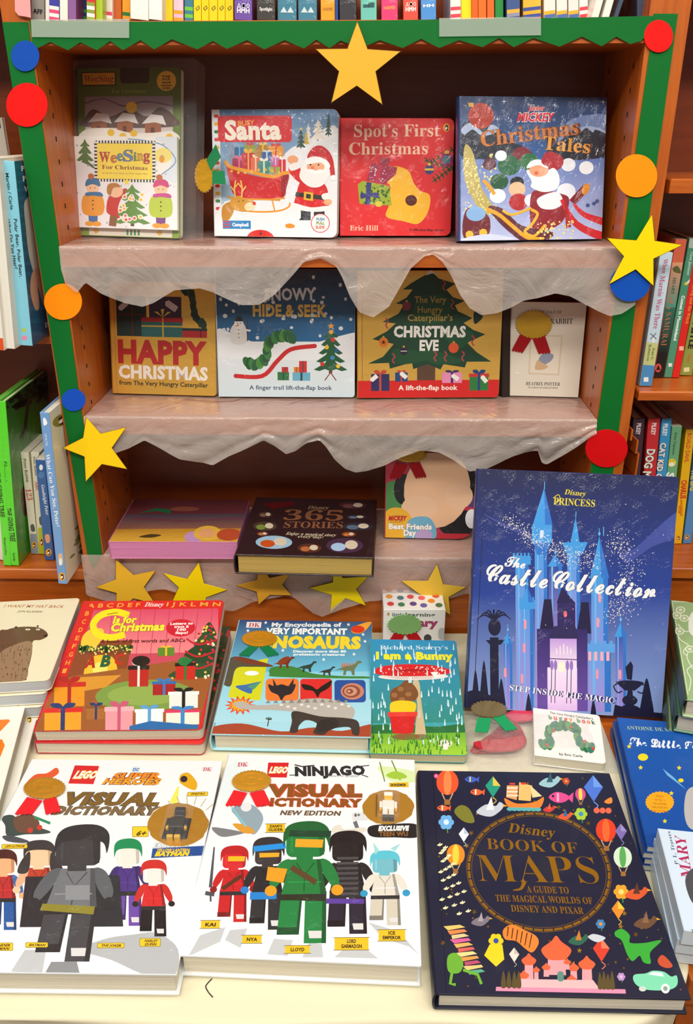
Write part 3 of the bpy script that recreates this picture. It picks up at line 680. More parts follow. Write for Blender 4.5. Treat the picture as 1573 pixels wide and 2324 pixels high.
for x, y in ((680, 850), (860, 850), (1050, 860)): a.rect(x-48, y-30, x+60, y+50, '9c5a34'); a.poly([(x-70, y-20), (x-10, y-85), (x+70, y-75), (x+95, y-10), (x+20, y-30)], 'e6e2e0'); a.rect(x-10, y+5, x+15, y+50, '5a2c1c')
a.blob([(590, 880), (760, 870), (900, 900), (1060, 900), (1188, 890), (1188, 960), (590, 960)], 'efe9e0'); a.dots([(768, 900), (850, 925), (925, 905), (1165, 930)], 26, 'e8bc2c')
a.rect(605, 1572, 1186, 1622, 'e9e4d6'); a.polys([[(x, 1575), (x+14, 1575), (x+14, 1615), (x, 1615)] for x in range(870, 970, 26)], '2f8f52'); a.dots([(655, 1590), (1100, 1590)], 20, 'e3b02b')
A2 = Art(b.q, b.w, b.h, 'A', 0, z=.0092); P4 = [A2.p(*q) for q in ((530, 1572), (1238, 1572), (1232, 935), (530, 933))]
mb = MB(); mb.prism(P4, .003, .009, 'f4efe2'); bk = mb.build('booklet', PLAIN, b.root, b.off); A2.hull = P4; A2.owner = (b.off, lambda p: p, bk, [PLAIN, FOILP]); a = A2
a.full('f4f1ea'); a.blob([(1085, 940), (1150, 990), (1160, 1060), (1200, 1100), (1150, 1180), (1080, 1200), (1238, 1240), (1238, 940)], 'dfe6ee'); a.line([(900, 950), (1040, 965), (1150, 1000), (1225, 1100), (1130, 1190)], 7, '6f9ac0', smooth=True)
a.ell(1140, 1060, 58, 50, 'f6e27a'); a.ell(1132, 1085, 18, 26, 'e6a02c'); fir(a, 605, 950, 1150, 150, '56783a'); a.blob([(530, 1150), (640, 1140), (760, 1250), (900, 1230), (1238, 1260), (1238, 1572), (530, 1572)], 'ecebee'); scatter(a, 60, 535, 960, 1230, 1560, 7, 'a9b4cc', 3)
a.rect(670, 962, 1088, 1246, '16140f'); a.polys([[(670+i*21, 962), (681+i*21, 962), (681+i*21, 980), (670+i*21, 980)] for i in range(20)]+[[(680+i*21, 1228), (691+i*21, 1228), (691+i*21, 1246), (680+i*21, 1246)] for i in range(20)]+[[(670, 970+i*24), (690, 970+i*24), (690, 982+i*24), (670, 982+i*24)] for i in range(11)]+[[(1068, 970+i*24), (1088, 970+i*24), (1088, 982+i*24), (1068, 982+i*24)] for i in range(11)], 'f2efe8')
a.rect(690, 982, 1068, 1226, 'f8dc50')
for t, x0, x1, y, hh, c in (('W', 705, 778, 1108, 66, 'c8401c'), ('e', 784, 824, 1112, 70, 'd8702c'), ('e', 828, 868, 1100, 70, '5c90a8'), ('S', 872, 935, 1102, 74, '6a86b8'), ('i', 940, 962, 1100, 58, '6c9838'), ('n', 966, 1005, 1098, 70, 'd89a20'), ('g', 1008, 1050, 1098, 70, 'c43c2c')): a.text(t, x0, y, x1, y, hh, c, 'S', out='3a2a50', ow=.02)
a.text('For Christmas', 722, 1158, 1036, 1162, 28, '7a1f2c', 'S'); a.text('by Pamela Conn Beall and Susan Hagen Nipp', 725, 1190, 1035, 1192, 9, '4a4030')
for cx, coat, hat, leg in ((655, 'e79a2a', '2f72a0', '3b6ea8'), (1125, 'b9cc3c', 'd0407c', '7c3c86')):
    a.poly([(cx-35, 1460), (cx+35, 1460), (cx+30, 1540), (cx-30, 1540)], leg); a.ell(cx-26, 1545, 32, 18, 'e8a02c'); a.ell(cx+26, 1545, 32, 18, 'e8a02c')
    a.blob([(cx-50, 1335), (cx+50, 1335), (cx+80, 1400), (cx+60, 1480), (cx-60, 1480), (cx-80, 1400)], coat); a.ell(cx, 1290, 46, 44, 'f4c8a0'); a.blob([(cx-50, 1280), (cx-40, 1235), (cx, 1220), (cx+45, 1238), (cx+52, 1280), (cx, 1265)], hat); a.ell(cx-10, 1210, 22, 20, 'c06a2c'); a.dots([(cx-15, 1292), (cx+15, 1292)], 4, '2a2a2a'); a.blob([(cx-45, 1325), (cx+50, 1320), (cx+70, 1350), (cx, 1345), (cx-45, 1350)], '2c74a4' if cx < 900 else 'c84890'); a.dots([(cx, 1380), (cx, 1410), (cx, 1440)], 6, '5a3414')
a.blob([(770, 1350), (830, 1320), (880, 1290), (895, 1310), (850, 1370), (830, 1440), (840, 1500), (760, 1470), (750, 1420)], 'c8312c'); a.ell(815, 1310, 52, 46, 'f2c49c'); a.blob([(755, 1320), (765, 1265), (820, 1255), (850, 1280), (800, 1290), (780, 1340)], 'b87a34'); a.poly([(775, 1480), (830, 1490), (815, 1560), (765, 1555)], '8a5a30')
fir(a, 930, 1260, 1530, 250, '5f8f3a', 5); a.star(893, 1245, 28, 'f4dc3c'); rr = random.Random(4)
for i in range(16): x, y = 830+rr.random()*200, 1330+rr.random()*190; a.ell(x, y, 17, 17, 'f8f4e8'); a.ell(x, y, 10, 10, rr.choice(['e86a8c', '5c9cd0', 'f0c030', 'e87830', 'e84c44']))
mb = MB(); slab(mb, -.003, -.004, b.w+.030, b.h+.010, -.024, .011, .006, 'fff', bev=.003); o = mb.build('blister', CLEAR, b.root, b.off); o['label'] = 'clear plastic blister shell'
Aq = Art(b.q, b.w, b.h, 'A', 0); mb = MB(); c = Aq.p(1395, 1185)
pts = []
for i in range(48): t = 2*math.pi*i/48; k = 1 if i % 2 else .9; pts.append((c[0]+.017*k*math.cos(t), c[1]+.026*k*math.sin(t)))
mb.prism(pts, -.006, -.002, 'dba41e', 0); rs = mb.build('rosette', FOIL, b.root, b.off)
for P in ([(1410, 1080), (1470, 975), (1505, 1060), (1440, 1150)], ribs((1450, 1150), (1450, 1240), (1540, 1250), (1530, 1160))):
    mb = MB(); mb.prism([Aq.p(*q) for q in P], -.0015, -.0008, '14804c'); mb.build('ribbon', PAPER, rs, b.off)
# red-titled Santa board book
b = Book('board_book', 'board book with a waving Santa and red sleigh on the upper shelf', [(68, 672), (833, 672), (830, 1460), (68, 1458)], MG, .02, lean=7, rad=.01, col='e9edf2', view='B', mat=WRAP)
a = b.art('B'); a.grad(112, 672, 840, 1300, '5c86b4', 'a9c6de', 8); scatter(a, 60, 130, 680, 830, 950, 5, 'dfe9f2', 9)
for i in range(16): a.rr(76, 702+i*47.5, 106, 722+i*47.5, 9, ('d83a2c', 'eab52c', '3c7a3c')[i % 3])
a.blob([(112, 1260), (300, 1180), (520, 930), (620, 880), (840, 800), (840, 1480), (112, 1480)], 'eef0f4'); fir(a, 773, 695, 825, 42, '1f4a34', 6); fir(a, 710, 730, 850, 88, 'efe6da', 3); fir(a, 652, 755, 870, 50, 'e9e0d2', 3); fir(a, 640, 800, 880, 40, 'c8a63c', 3); fir(a, 607, 792, 900, 58, '1f4434', 4)
a.star(609, 790, 12, 'e8d040'); a.line([(680, 790), (735, 770), (690, 820), (745, 805)], 3, '8a5a4a')
a.rr(100, 710, 552, 870, 22, 'd4202a'); a.text('BUSY', 225, 772, 326, 766, 30, 'f0a83c', 'R', bold=.02)
a.text('Santa', 142, 852, 488, 848, 108, 'f7efdf', 'R', bold=.045)
a.rr(168, 884, 506, 1080, 44, '8d98ae')
for x0, y0, x1, y1, c, r in ((200, 900, 262, 990, '2f6ea4', '7fb0d0'), (262, 888, 330, 960, '8fa83a', 'd85040'), (340, 888, 410, 960, 'b8862c', 'e8c860'), (410, 895, 500, 975, 'e89a24', 'd8402c'), (185, 970, 270, 1050, 'a83058', 'e87090'), (245, 935, 325, 1045, 'c8283c', 'f0b040'), (300, 965, 360, 1050, 'e86a4c', 'f4d0a0'), (368, 930, 430, 985, '2c5ca0', 'cfe0f0'), (342, 985, 420, 1060, '3f8f84', 'f0f0e0'), (425, 965, 480, 1050, 'c070b0', 'f4c0d8'), (470, 975, 515, 1060, 'd8303c', 'f4f4f4'), (415, 1020, 480, 1062, '9cb04c', 'e05078')): gift(a, x0, y0, x1, y1, c, r)
a.ell(345, 935, 22, 26, 'b8803c')
a.line([(290, 1215), (480, 1225)], 14, 'e0921c'); a.blob([(148, 1000), (180, 1030), (300, 1070), (420, 1088), (530, 1062), (518, 1150), (490, 1212), (300, 1225), (200, 1205), (165, 1110)], 'cf1a20'); a.blob([(490, 1075), (530, 1062), (518, 1150), (490, 1212)], '9c1424')
a.line([(140, 985), (175, 1022), (300, 1052), (430, 1080), (500, 1060), (548, 1052)], 22, 'eea02c', smooth=True); a.line([(150, 1210), (300, 1222), (430, 1222), (510, 1212)], 10, 'e89a24')
a.dots([(180+i*42, 1048+10*math.sin(i)) for i in range(8)], 9, 'f0b848'); a.line([(210, 1285), (320, 1300), (460, 1295), (530, 1270), (540, 1240)], 11, 'e8981f', smooth=True); a.line([(310, 1225), (290, 1290)], 8, 'e8981f'); a.line([(430, 1225), (445, 1290)], 8, 'e8981f')
a.blob([(118, 1270), (170, 1240), (190, 1290), (160, 1350), (118, 1360)], 'c88a2c'); a.blob([(175, 1220), (230, 1200), (270, 1225), (320, 1240), (318, 1275), (270, 1300), (200, 1290), (170, 1260)], 'd89a34'); a.ell(290, 1268, 34, 26, 'f4dcae', -15); a.dots([(318, 1248)], 12, 'd8301c'); a.dots([(222, 1236), (250, 1232)], 4, '222')
for x, k in ((200, -1), (240, 1)): a.line([(x, 1210), (x+k*5, 1160), (x-k*4, 1105)], 9, 'f0c468'); a.line([(x+k*3, 1175), (x+k*28, 1140)], 8, 'f0c468'); a.line([(x, 1150), (x-k*22, 1120)], 7, 'f0c468')
santa(a, 668, 1150, .98)
a.rect(118, 1357, 295, 1410, '2a86c8'); a.polys([[(118, 1362+i*16), (168, 1362+i*16), (168, 1369+i*16), (118, 1369+i*16)] for i in range(3)], 'e04038'); a.rect(168, 1357, 295, 1410, '2a86c8'); a.text('Campbell', 178, 1393, 280, 1393, 20, 'fff', 'B')
a.ell(728, 1368, 59, 61, 'd8303c'); a.ell(728, 1368, 54, 56, 'f7f5f0')
for t, y, c in (('PUSH', 1352, '3a86b8'), ('PULL', 1376, '6a8a30'), ('SLIDE', 1402, 'c8502c')): a.text(t, 704-(t == 'SLIDE')*5, y, 754, y, 17, c, 'B')
a.ell(355, 1468, 86, 54, 'd8281f'); a.line([(357, 1420), (357, 1442)], 4, '222'); a.poly([(346, 1436), (368, 1436), (357, 1448)], '222'); a.blob([(512, 1380), (540, 1372), (570, 1385), (560, 1400), (520, 1400)], 'e8901c')
# red book with serif title
b = Book('board_book', 'red board book with cream serif title and two wrapped presents, beside the Santa book', [(853, 722), (1548, 730), (1530, 1452), (845, 1452)], MG, .02, lean=7, rad=.01, col='d6242a', view='B', mat=WRAP)
a = b.art('B'); a.full('e0282c'); a.text('Spot’s First', 935, 838, 1458, 838, 72, 'f8cdb0', 'S'); a.text('Christmas', 903, 946, 1386, 946, 72, 'f8cdb0', 'S')
puffin(a, 1498, 787, 25)
for x0, y0, x1, y1, n in ((1400, 1000, 1560, 900, 1), (1380, 980, 1560, 1040, 2), (1430, 1100, 1560, 1010, 3)):
    for i in range(7): t = i/6; x, y = x0+(x1-x0)*t, y0+(y1-y0)*t; a.polys([[(x, y-4), (x-26, y+24), (x+4, y+6)], [(x, y+4), (x-26, y-22), (x+4, y-6)], [(x-5, y+3), (x+14, y+30), (x+10, y)]], '1f4a24')
a.ell(1502, 980, 40, 46, '8c1f58'); a.ell(1502, 980, 22, 24, '3c7a86'); a.rect(1490, 926, 1516, 944, 'e8b63c'); a.ell(1396, 1040, 30, 30, '3c3a78'); a.rect(1368, 1033, 1424, 1046, 'e8b63c'); a.ell(1396, 1008, 10, 10, 'e8b63c')
a.blob([(1100, 1070), (1130, 1030), (1200, 1020), (1270, 1050), (1300, 1120), (1340, 1170), (1400, 1200), (1390, 1300), (1330, 1375), (1240, 1360), (1130, 1330), (1150, 1250), (1110, 1200), (1160, 1150)], 'f6b92c'); a.ell(1285, 1230, 36, 34, '5a1e14')
a.poly([(1010, 1105), (1040, 1000), (1200, 1025), (1190, 1070), (1120, 1130)], 'a02a4c'); scatter(a, 36, 1030, 1020, 1130, 1110, 4, 'f4e0e4', 5); a.poly([(1085, 1008), (1110, 1012), (1080, 1125), (1055, 1120)], 'c03050'); a.blob([(1090, 1000), (1110, 965), (1160, 980), (1130, 1015)], '9c2040')
a.poly([(955, 1130), (985, 1108), (1150, 1140), (1165, 1262), (965, 1250)], '9cb030'); scatter(a, 40, 975, 1140, 1150, 1245, 8, '3c6a24', 6); a.poly([(1010, 1115), (1040, 1120), (1030, 1256), (1000, 1254)], '3a3a80'); a.blob([(975, 1180), (1012, 1190), (1080, 1180), (1080, 1215), (1020, 1205), (975, 1220)], '3a3a80'); a.ell(1085, 1252, 22, 18, 'd8c83c')
a.text('Eric Hill', 903, 1418, 1080, 1418, 32, 'f8cdb0', 'S'); a.text('A lift-the-flap story', 1270, 1420, 1490, 1422, 14, '5c0c10', 'O')
# tales annual
b = Book('picture_book', 'large midnight blue Christmas story book with orange bauble and gold title', [(130, 600), (1025, 602), (1018, 1502), (118, 1490)], MG, .022, lean=7, kind='hard', col='2a4478', view='C', mat=WRAP)
a = b.art('C'); a.grad(118, 600, 1030, 980, '16305c', '2a5a9c', 6); a.grad(118, 980, 1030, 1510, '5d78b8', 'b9c2ea', 6)
a.blob([(760, 780), (830, 730), (930, 710), (1030, 730), (1030, 960), (740, 900)], '6a80b0'); a.blob([(130, 960), (130, 790), (190, 750), (240, 780), (300, 760), (360, 800), (420, 870), (500, 900), (560, 980)], '141f34'); a.blob([(130, 800), (180, 760), (230, 790), (270, 820), (310, 770), (360, 800), (310, 830), (250, 835), (200, 800), (150, 830)], 'a8b8d8'); a.blob([(640, 980), (760, 850), (850, 790), (920, 800), (1030, 830), (1030, 970)], '101a2c'); a.blob([(820, 810), (900, 780), (1000, 800), (1030, 830), (960, 800), (940, 820), (900, 790), (860, 820)], '9fb0d4')
for x, y in ((388, 632), (698, 652), (348, 737), (1000, 632), (600, 700)): a.star(x, y, 18, 'dfe8f8', 4, .16)
a.ell(250, 718, 76, 78, 'b02c14'); a.rect(176, 640, 206, 664, 'd8a03c'); a.blob([(400, 640), (440, 620), (480, 640)], '20385c')
a.text('Disney', 530, 655, 575, 655, 12, 'e8ecf4', 'C'); a.text('Junior', 535, 684, 636, 684, 28, 'd8283c', 'O', out='f4f0f0', ow=.03); a.text('MICKEY', 468, 750, 692, 750, 48, 'd8203c', 'O', out='f8f4f4', ow=.04)
a.text('Christmas', 252, 905, 850, 830, 92, 'c9752a', 'S', m=0, out='6e2d14', ow=.02); a.text('Tales', 628, 922, 922, 950, 82, 'e0a040', 'S', out='7a3814', ow=.02)
a.blob([(150, 900), (200, 940), (250, 1150), (330, 1300), (250, 1310), (150, 1110)], 'b8a860'); scatter(a, 120, 150, 950, 350, 1350, 6, 'f0e48c', 3)
for x, y, r, c in ((500, 960, 60, '7a1a2c'), (300, 1010, 42, '5a1f34'), (420, 1020, 70, '16603c'), (545, 1000, 60, '1c6a3c'), (360, 1120, 56, '1a5434'), (470, 1130, 44, '111820'), (790, 1020, 46, 'e8ecf4'), (700, 1000, 60, 'a81c2c'), (470, 1170, 52, 'f0b890'), (480, 1250, 60, 'b01c24'), (560, 1240, 44, 'dfe6f2'), (370, 960, 36, 'eef2f8'), (905, 1040, 46, 'eef2f8'), (350, 1210, 50, 'e9edf5'), (780, 1190, 60, 'e4e9f4')): a.ell(x, y, r, r*.9, c)
a.blob([(560, 1200), (640, 1180), (740, 1200), (800, 1240), (760, 1380), (640, 1440), (560, 1400)], '8c1424'); a.blob([(530, 1050), (560, 1120), (560, 1160), (640, 1190), (720, 1170), (735, 1100), (700, 1040), (640, 1060)], 'eff2f6'); a.ell(605, 1050, 60, 44, 'eaa07c'); a.ell(590, 1070, 14, 12, 'd8684c'); a.blob([(530, 1040), (550, 1000), (600, 985), (650, 1010), (660, 1040), (600, 1020)], 'f4f6f8'); a.blob([(620, 1000), (650, 940), (710, 950), (720, 1030), (660, 1030)], 'a8182c'); a.blob([(600, 1230), (720, 1190), (760, 1260), (700, 1300), (620, 1290)], 'e6eaf2')
a.line([(260, 1110), (300, 1150), (330, 1200)], 22, 'e0a028', smooth=True); a.blob([(290, 1280), (380, 1290), (500, 1400), (700, 1450), (640, 1510), (520, 1510), (380, 1400)], '5c1c2c'); a.line([(280, 1290), (360, 1330), (450, 1410), (540, 1480), (640, 1490)], 24, 'e3a21e', smooth=True); a.line([(560, 1300), (600, 1330), (560, 1400), (520, 1440), (580, 1470), (650, 1400)], 18, 'ecb02c', smooth=True); a.line([(380, 1300), (440, 1330), (560, 1290)], 16, 'ecb02c', smooth=True)
a.line([(820, 1260), (910, 1160)], 50, '7a1420'); a.ell(905, 1175, 22, 38, 'd88a20', 20); a.line([(750, 1240), (850, 1400), (1030, 1490)], [20, 60], 'c8202c', smooth=True); a.line([(830, 1270), (900, 1340), (1030, 1390)], [16, 50], 'd02430', smooth=True); a.line([(770, 1240), (800, 1420)], [10, 34], 'a81824')
a.blob([(150, 1300), (220, 1290), (300, 1350), (280, 1480), (140, 1470)], '6c1824'); a.ell(215, 1320, 60, 46, '84b0e0'); a.dots([(175, 1450), (260, 1440)], 26, 'f0b838'); a.blob([(118, 1480), (300, 1450), (480, 1500), (118, 1510)], 'cfd8f2'); scatter(a, 60, 600, 1380, 830, 1490, 7, 'f4e080', 8); a.dots([(920, 1280), (960, 1270), (980, 1255)], 14, '3c5490')
# ------------------------------------------------------------------ middle shelf
M2 = Z2+.002
GOLD = 'f2bd55'
b = Book('board_book', 'gold foil board book with big red capitals, leftmost on the middle shelf', [(762, 300), (1480, 300), (1483, 1078), (762, 1076)], M2, .02, lean=7, rad=.006, col=GOLD, view='D', mat=FOIL, spine='c8923a')
a = b.art('D', PLAIN)
a.line([(790, 300), (790, 1078)], 4, 'b8852e'); a.rect(805, 400, 1010, 672, '14302c', 1); a.rect(1030, 400, 1250, 560, '3a1e3c', 1); a.rect(975, 542, 1258, 572, 'b01f24', 1); a.rect(975, 572, 1255, 674, '2c6462', 1); a.rect(975, 596, 1255, 606, 'c8a83c', 1); a.rect(1118, 540, 1126, 674, 'd8b83c', 1); a.rect(908, 460, 918, 672, '5a2424', 1); a.rect(805, 520, 1010, 528, '5a2424', 1); a.rect(1253, 610, 1424, 628, '14302c', 1); a.rect(1256, 628, 1422, 674, 'b02028', 1); a.rect(1376, 628, 1384, 674, '5a1418', 1)
for k in (-1, 0, 1): a.poly([(1122, 540), (1122+k*46-12, 486+abs(k)*16), (1122+k*46+12, 482+abs(k)*20)], 'e8c840', 1)
tag_(a, 1180, 460, 46, 22, 'cfc8c8', 35); tag_(a, 850, 470, 36, 18, 'cfc8c8', -40)
sprig(a, [(1270, 355), (1320, 380), (1330, 450), (1345, 530), (1400, 585)], 34, ['1c3a28', '16301f', '24442c'])
a.ops = [(q, z, c, 1) for q, z, c, m in a.ops]
a.text('HAPPY', 806, 852, 1422, 856, 146, 'b32422', 'R', 1, bold=.05); a.text('CHRISTMAS', 806, 962, 1426, 966, 84, 'f0e6da', 'R', 1, bold=.045); a.text('from The Very Hungry Caterpillar', 808, 1012, 1426, 1018, 30, '3c3420', 'R', 1, bold=.02)
b = Book('board_book', 'snowy night board book with a Christmas tree on the right and red winding slope', [(74, 160), (772, 160), (783, 812), (74, 812)], M2, .022, lean=7, rad=.006, col='e6ecf2', view='E', mat=WRAP)
a = b.art('E'); a.grad(74, 150, 800, 540, '0f1c34', '24689c', 8); a.grad(74, 520, 800, 830, 'eef1f4', 'cfe2ea', 5)
a.blob([(74, 460), (150, 480), (250, 520), (400, 560), (560, 530), (700, 490), (800, 480), (800, 600), (74, 600)], 'eef1f4')
a.text('The Very Hungry', 300, 195, 585, 190, 34, '3f3e34'); a.text('Caterpillar’s', 330, 232, 552, 228, 34, '3f3e34'); a.text('SNOWY', 318, 312, 578, 308, 56, 'dce2e8', 'R', bold=.035); a.text('HIDE & SEEK', 258, 390, 632, 392, 56, 'eac258', 'R', bold=.04)
rr = random.Random(12); a.polys([a.ellp(rr.uniform(90, 770), rr.uniform(180, 520), rr.uniform(7, 12), rr.uniform(7, 11), 0, 8) for _ in range(48)], 'dfe4ea')
a.blob([(150, 530), (140, 470), (165, 430), (210, 430), (225, 480), (215, 530)], 'e2e0dc'); a.ell(186, 432, 24, 26, 'eae8e4'); a.rect(168, 405, 206, 418, '2a1c20'); a.rect(174, 392, 200, 408, '2a1c20'); a.line([(186, 436), (170, 442)], 6, 'e07828'); a.line([(230, 405), (228, 520)], 4, '5a2c24'); a.line([(210, 460), (245, 465)], 10, 'e8e6e0'); a.dots([(184, 460), (184, 480), (184, 500), (180, 428), (194, 428)], 3, '222')
sprig(a, [(225, 630), (270, 640), (325, 600), (330, 540), (370, 500), (430, 490), (455, 500)], 34, ['2d6a34', '1f5430', '3c8040', '28603a', '4a8c3c'])
a.line([(160, 700), (300, 700), (380, 620), (450, 560), (570, 542)], 22, 'cc2226', smooth=True); a.dots([(163, 700), (572, 542)], 12, 'cc2226')
for x0, y0, x1, y1, c in ((380, 678, 440, 722, '2f7a44'), (402, 652, 436, 680, 'c83030'), (458, 680, 550, 724, '6cb4d0'), (465, 652, 492, 680, 'e8862c'), (492, 620, 532, 680, 'd03030')): gift(a, x0, y0, x1, y1, c, '2c4c54', bow=False)
fir(a, 655, 450, 665, 175, '1e5a34', 5, '7a2c1c'); a.star(655, 440, 18, 'eaa030'); a.line([(655, 680), (625, 722)], 5, '7a2c1c'); a.line([(655, 680), (685, 722)], 5, '7a2c1c')
for x, y, c in ((665, 510, 'e03030'), (634, 548, 'f0c030'), (684, 565, '2c5c90'), (664, 602, '3c90c0'), (612, 636, 'd83028'), (694, 646, 'f0c830'), (655, 470, 'e8b030')): a.ell(x, y, 11, 11, c)
a.text('A finger trail lift-the-flap book', 232, 772, 664, 772, 22, '4a5470', 'R', bold=.02)
b = Book('board_book', 'gold board book with a big dark fir tree and red lower band, middle shelf', [(793, 165), (1530, 165), (1518, 815), (788, 815)], M2, .022, lean=7, rad=.008, col='f4c25c', view='E', mat=FOIL, spine='c8923a')
a = b.art('E', PLAIN)
a.line([(815, 170), (812, 815)], 4, 'a87a28'); T = [(1168, 172), (1200, 205), (1285, 232), (1240, 262), (1275, 300), (1335, 318), (1285, 340), (1300, 370), (1375, 405), (1330, 430), (1380, 465), (1442, 488), (1350, 530), (1400, 580), (1475, 628), (1350, 628), (1340, 658), (1230, 640), (1215, 668), (1150, 640), (1075, 665), (1068, 630), (955, 662), (950, 632), (842, 636), (920, 600), (975, 535), (865, 510), (940, 470), (985, 430), (918, 422), (1000, 380), (1025, 335), (985, 330), (1040, 300), (1070, 260), (1020, 260), (1060, 230), (1120, 195)]
a.rect(1095, 640, 1188, 725, '5c4030', 1); a.poly(T, '16402a', 1); a.poly([(780, 725), (1540, 722), (1540, 820), (780, 820)], 'd0201f', 1)
for p in ([(1100, 300), (1250, 300), (1240, 420), (1090, 420)], [(980, 560), (1200, 600), (1000, 640)], [(1200, 450), (1380, 480), (1300, 560)], [(1120, 560), (1330, 620), (1180, 640)]): a.blob(p, '1d4f30', 1)
a.poly([(1135, 190), (1165, 150), (1172, 172), (1200, 190), (1168, 180)], 'e8e4e0', 1)
for x, y, r, c in ((1040, 343, 22, '8c2f4c'), (922, 526, 24, 'e07820'), (1026, 572, 20, '2c2438'), (1281, 556, 26, 'e0582c')): a.ell(x, y, r, r*1.05, c, m=1); a.rect(x-5, y-r-8, x+5, y-r+2, 'c8a040', 1)
a.star(922, 526, 14, '5c2010', m=1); a.line([(1010, 572), (1042, 572)], 4, 'e8e0e0', 1)
for x, y in ((1228, 240), (1272, 335), (940, 430), (974, 610), (1188, 600), (1240, 600), (1330, 600), (1380, 520)): a.line([(x-6, y-26), (x+6, y-10), (x-6, y+8), (x+5, y+26)], 7, 'b8404a', 1, smooth=True)
a.blob([(1385, 370), (1420, 380), (1425, 405), (1390, 435), (1380, 410)], '16302a', 1)
for x0, y0, x1, y1, c, r in ((858, 690, 952, 778, '2e2c60', 'c04a34'), (982, 682, 1046, 730, '26447e', 'c8402c'), (1224, 684, 1326, 738, 'e58cb8', '3c2a6a'), (1366, 690, 1462, 778, '2a7a3c', '24407c')): gift(a, x0, y0, x1, y1, c, r, 'c8342a' if x0 > 1350 else None)
for x, y, r in ((872, 712, -40), (1024, 696, 40), (1290, 708, 35), (1440, 718, 50)): tag_(a, x, y, 22, 11, 'f0eee8', r)
a.ops = [(q, z, c, 1) for q, z, c, m in a.ops]
for t, x0, x1, y in (('The Very', 1080, 1240, 327), ('Hungry', 1096, 1222, 377), ('Caterpillar’s', 1046, 1268, 418)): a.text(t, x0, y, x1, y, 32, 'b99a45', 'R', 1, bold=.015)
a.text('CHRISTMAS', 974, 498, 1342, 500, 52, 'ece9e2', 'R', 1, bold=.045); a.text('EVE', 1106, 568, 1204, 568, 50, 'ece9e2', 'R', 1, bold=.045); a.text('A lift-the-flap book', 998, 774, 1304, 774, 24, 'f4eadf', 'R', 1, bold=.03)
b = Book('board_book', 'dark board book edge standing between the gold tree book and the cream one', [(1535, 300), (1572, 300), (1568, 808), (1532, 808)], M2, .012, lean=8, rad=.001, col='2a2420', view='E')
b = Book('hardcover_book', 'slim cream book with gold rosette and red ribbons, far right on the middle shelf', [(225, 480), (765, 490), (715, 1205), (160, 1190)], M2, .012, lean=7, kind='hard', col='e9e2d0', view='Z', mat=WRAP)
a = b.art('Z'); a.full('eae3d2'); a.text('THE TALE OF', 400, 565, 580, 565, 20, '5a4c40', 'S'); a.text('PETER RABBIT', 330, 640, 662, 640, 38, '3c3530', 'S')
a.poly([(345, 720), (590, 725), (565, 1030), (328, 1020)], 'dccdb0'); a.poly([(355, 732), (578, 737), (554, 1018), (340, 1010)], 'ece4d0'); a.blob([(410, 900), (450, 860), (520, 870), (500, 920), (430, 950)], '8f9ab0'); a.blob([(380, 980), (400, 910), (430, 930), (480, 960), (440, 985)], 'd8b48c')
a.text('BEATRIX POTTER', 308, 1106, 572, 1112, 26, '4a4038', 'S'); a.text('The original and authorized edition', 322, 1130, 555, 1134, 14, '6a5f50', 'I')
b.rosette('Z', 372, 645, 138, 105, [ribs((270, 715), (358, 745), (290, 855), (205, 838)), ribs((360, 745), (455, 725), (498, 855), (405, 862))], col='e0b030', rcol='a80c18', label='gold seal with dark red ribbons')
# ------------------------------------------------------------------ lowest shelf
M3 = Z3+.002
b = Book('storybook', 'thick pink-edged storybook lying flat at the left of the lowest shelf', [(870, 655), (1573, 662), (1530, 928), (680, 920)], M3+.036, .034, lean=90, kind='board', rad=.001, col='c66fa0', view='G', mat=WRAP, page='d68ab8')
a = b.art('G'); a.grad(640, 640, 1600, 745, '54242a', '6a3038', 3); a.grad(640, 745, 1600, 840, '4c4456', '8a5a48', 3); a.grad(640, 838, 1600, 930, 'b8842c', 'd8a83c', 3)
a.poly([(885, 740), (1000, 708), (1090, 716), (1092, 744), (1000, 725)], '156a44'); a.ell(1180, 715, 90, 14, '8c4c3c'); a.blob([(880, 890), (960, 872), (1030, 880), (960, 896)], '4a3a20'); a.ell(1240, 895, 60, 40, 'c090c0'); a.ell(1330, 870, 90, 50, 'e0b040'); a.ell(1325, 868, 56, 30, 'e0a06c'); a.ell(1470, 880, 80, 40, 'b84c2c'); a.line([(860, 770), (1200, 790), (1573, 775)], 12, '70404c')
b = Book('storybook', 'thick dark storybook with gold edges lying flat, jutting over the lowest shelf', [(215, 385), (900, 385), (888, 722), (80, 705)], M3+.042, .038, lean=90, kind='hard', col='2c1a1c', view='H', mat=WRAP, page='c9a95c')
a = b.art('H'); a.full('2e1b1e'); gc = '8c5a3c'
a.text('Disney', 495, 445, 615, 445, 18, 'a08468', 'I'); a.text('365', 355, 508, 700, 508, 56, gc, 'S'); a.text('STORIES', 358, 552, 700, 552, 36, gc, 'S'); a.text('Enjoy a magical story', 368, 592, 656, 600, 16, 'd8c8a8', 'I'); a.text('every day!', 436, 608, 580, 612, 14, 'd8c8a8', 'I')
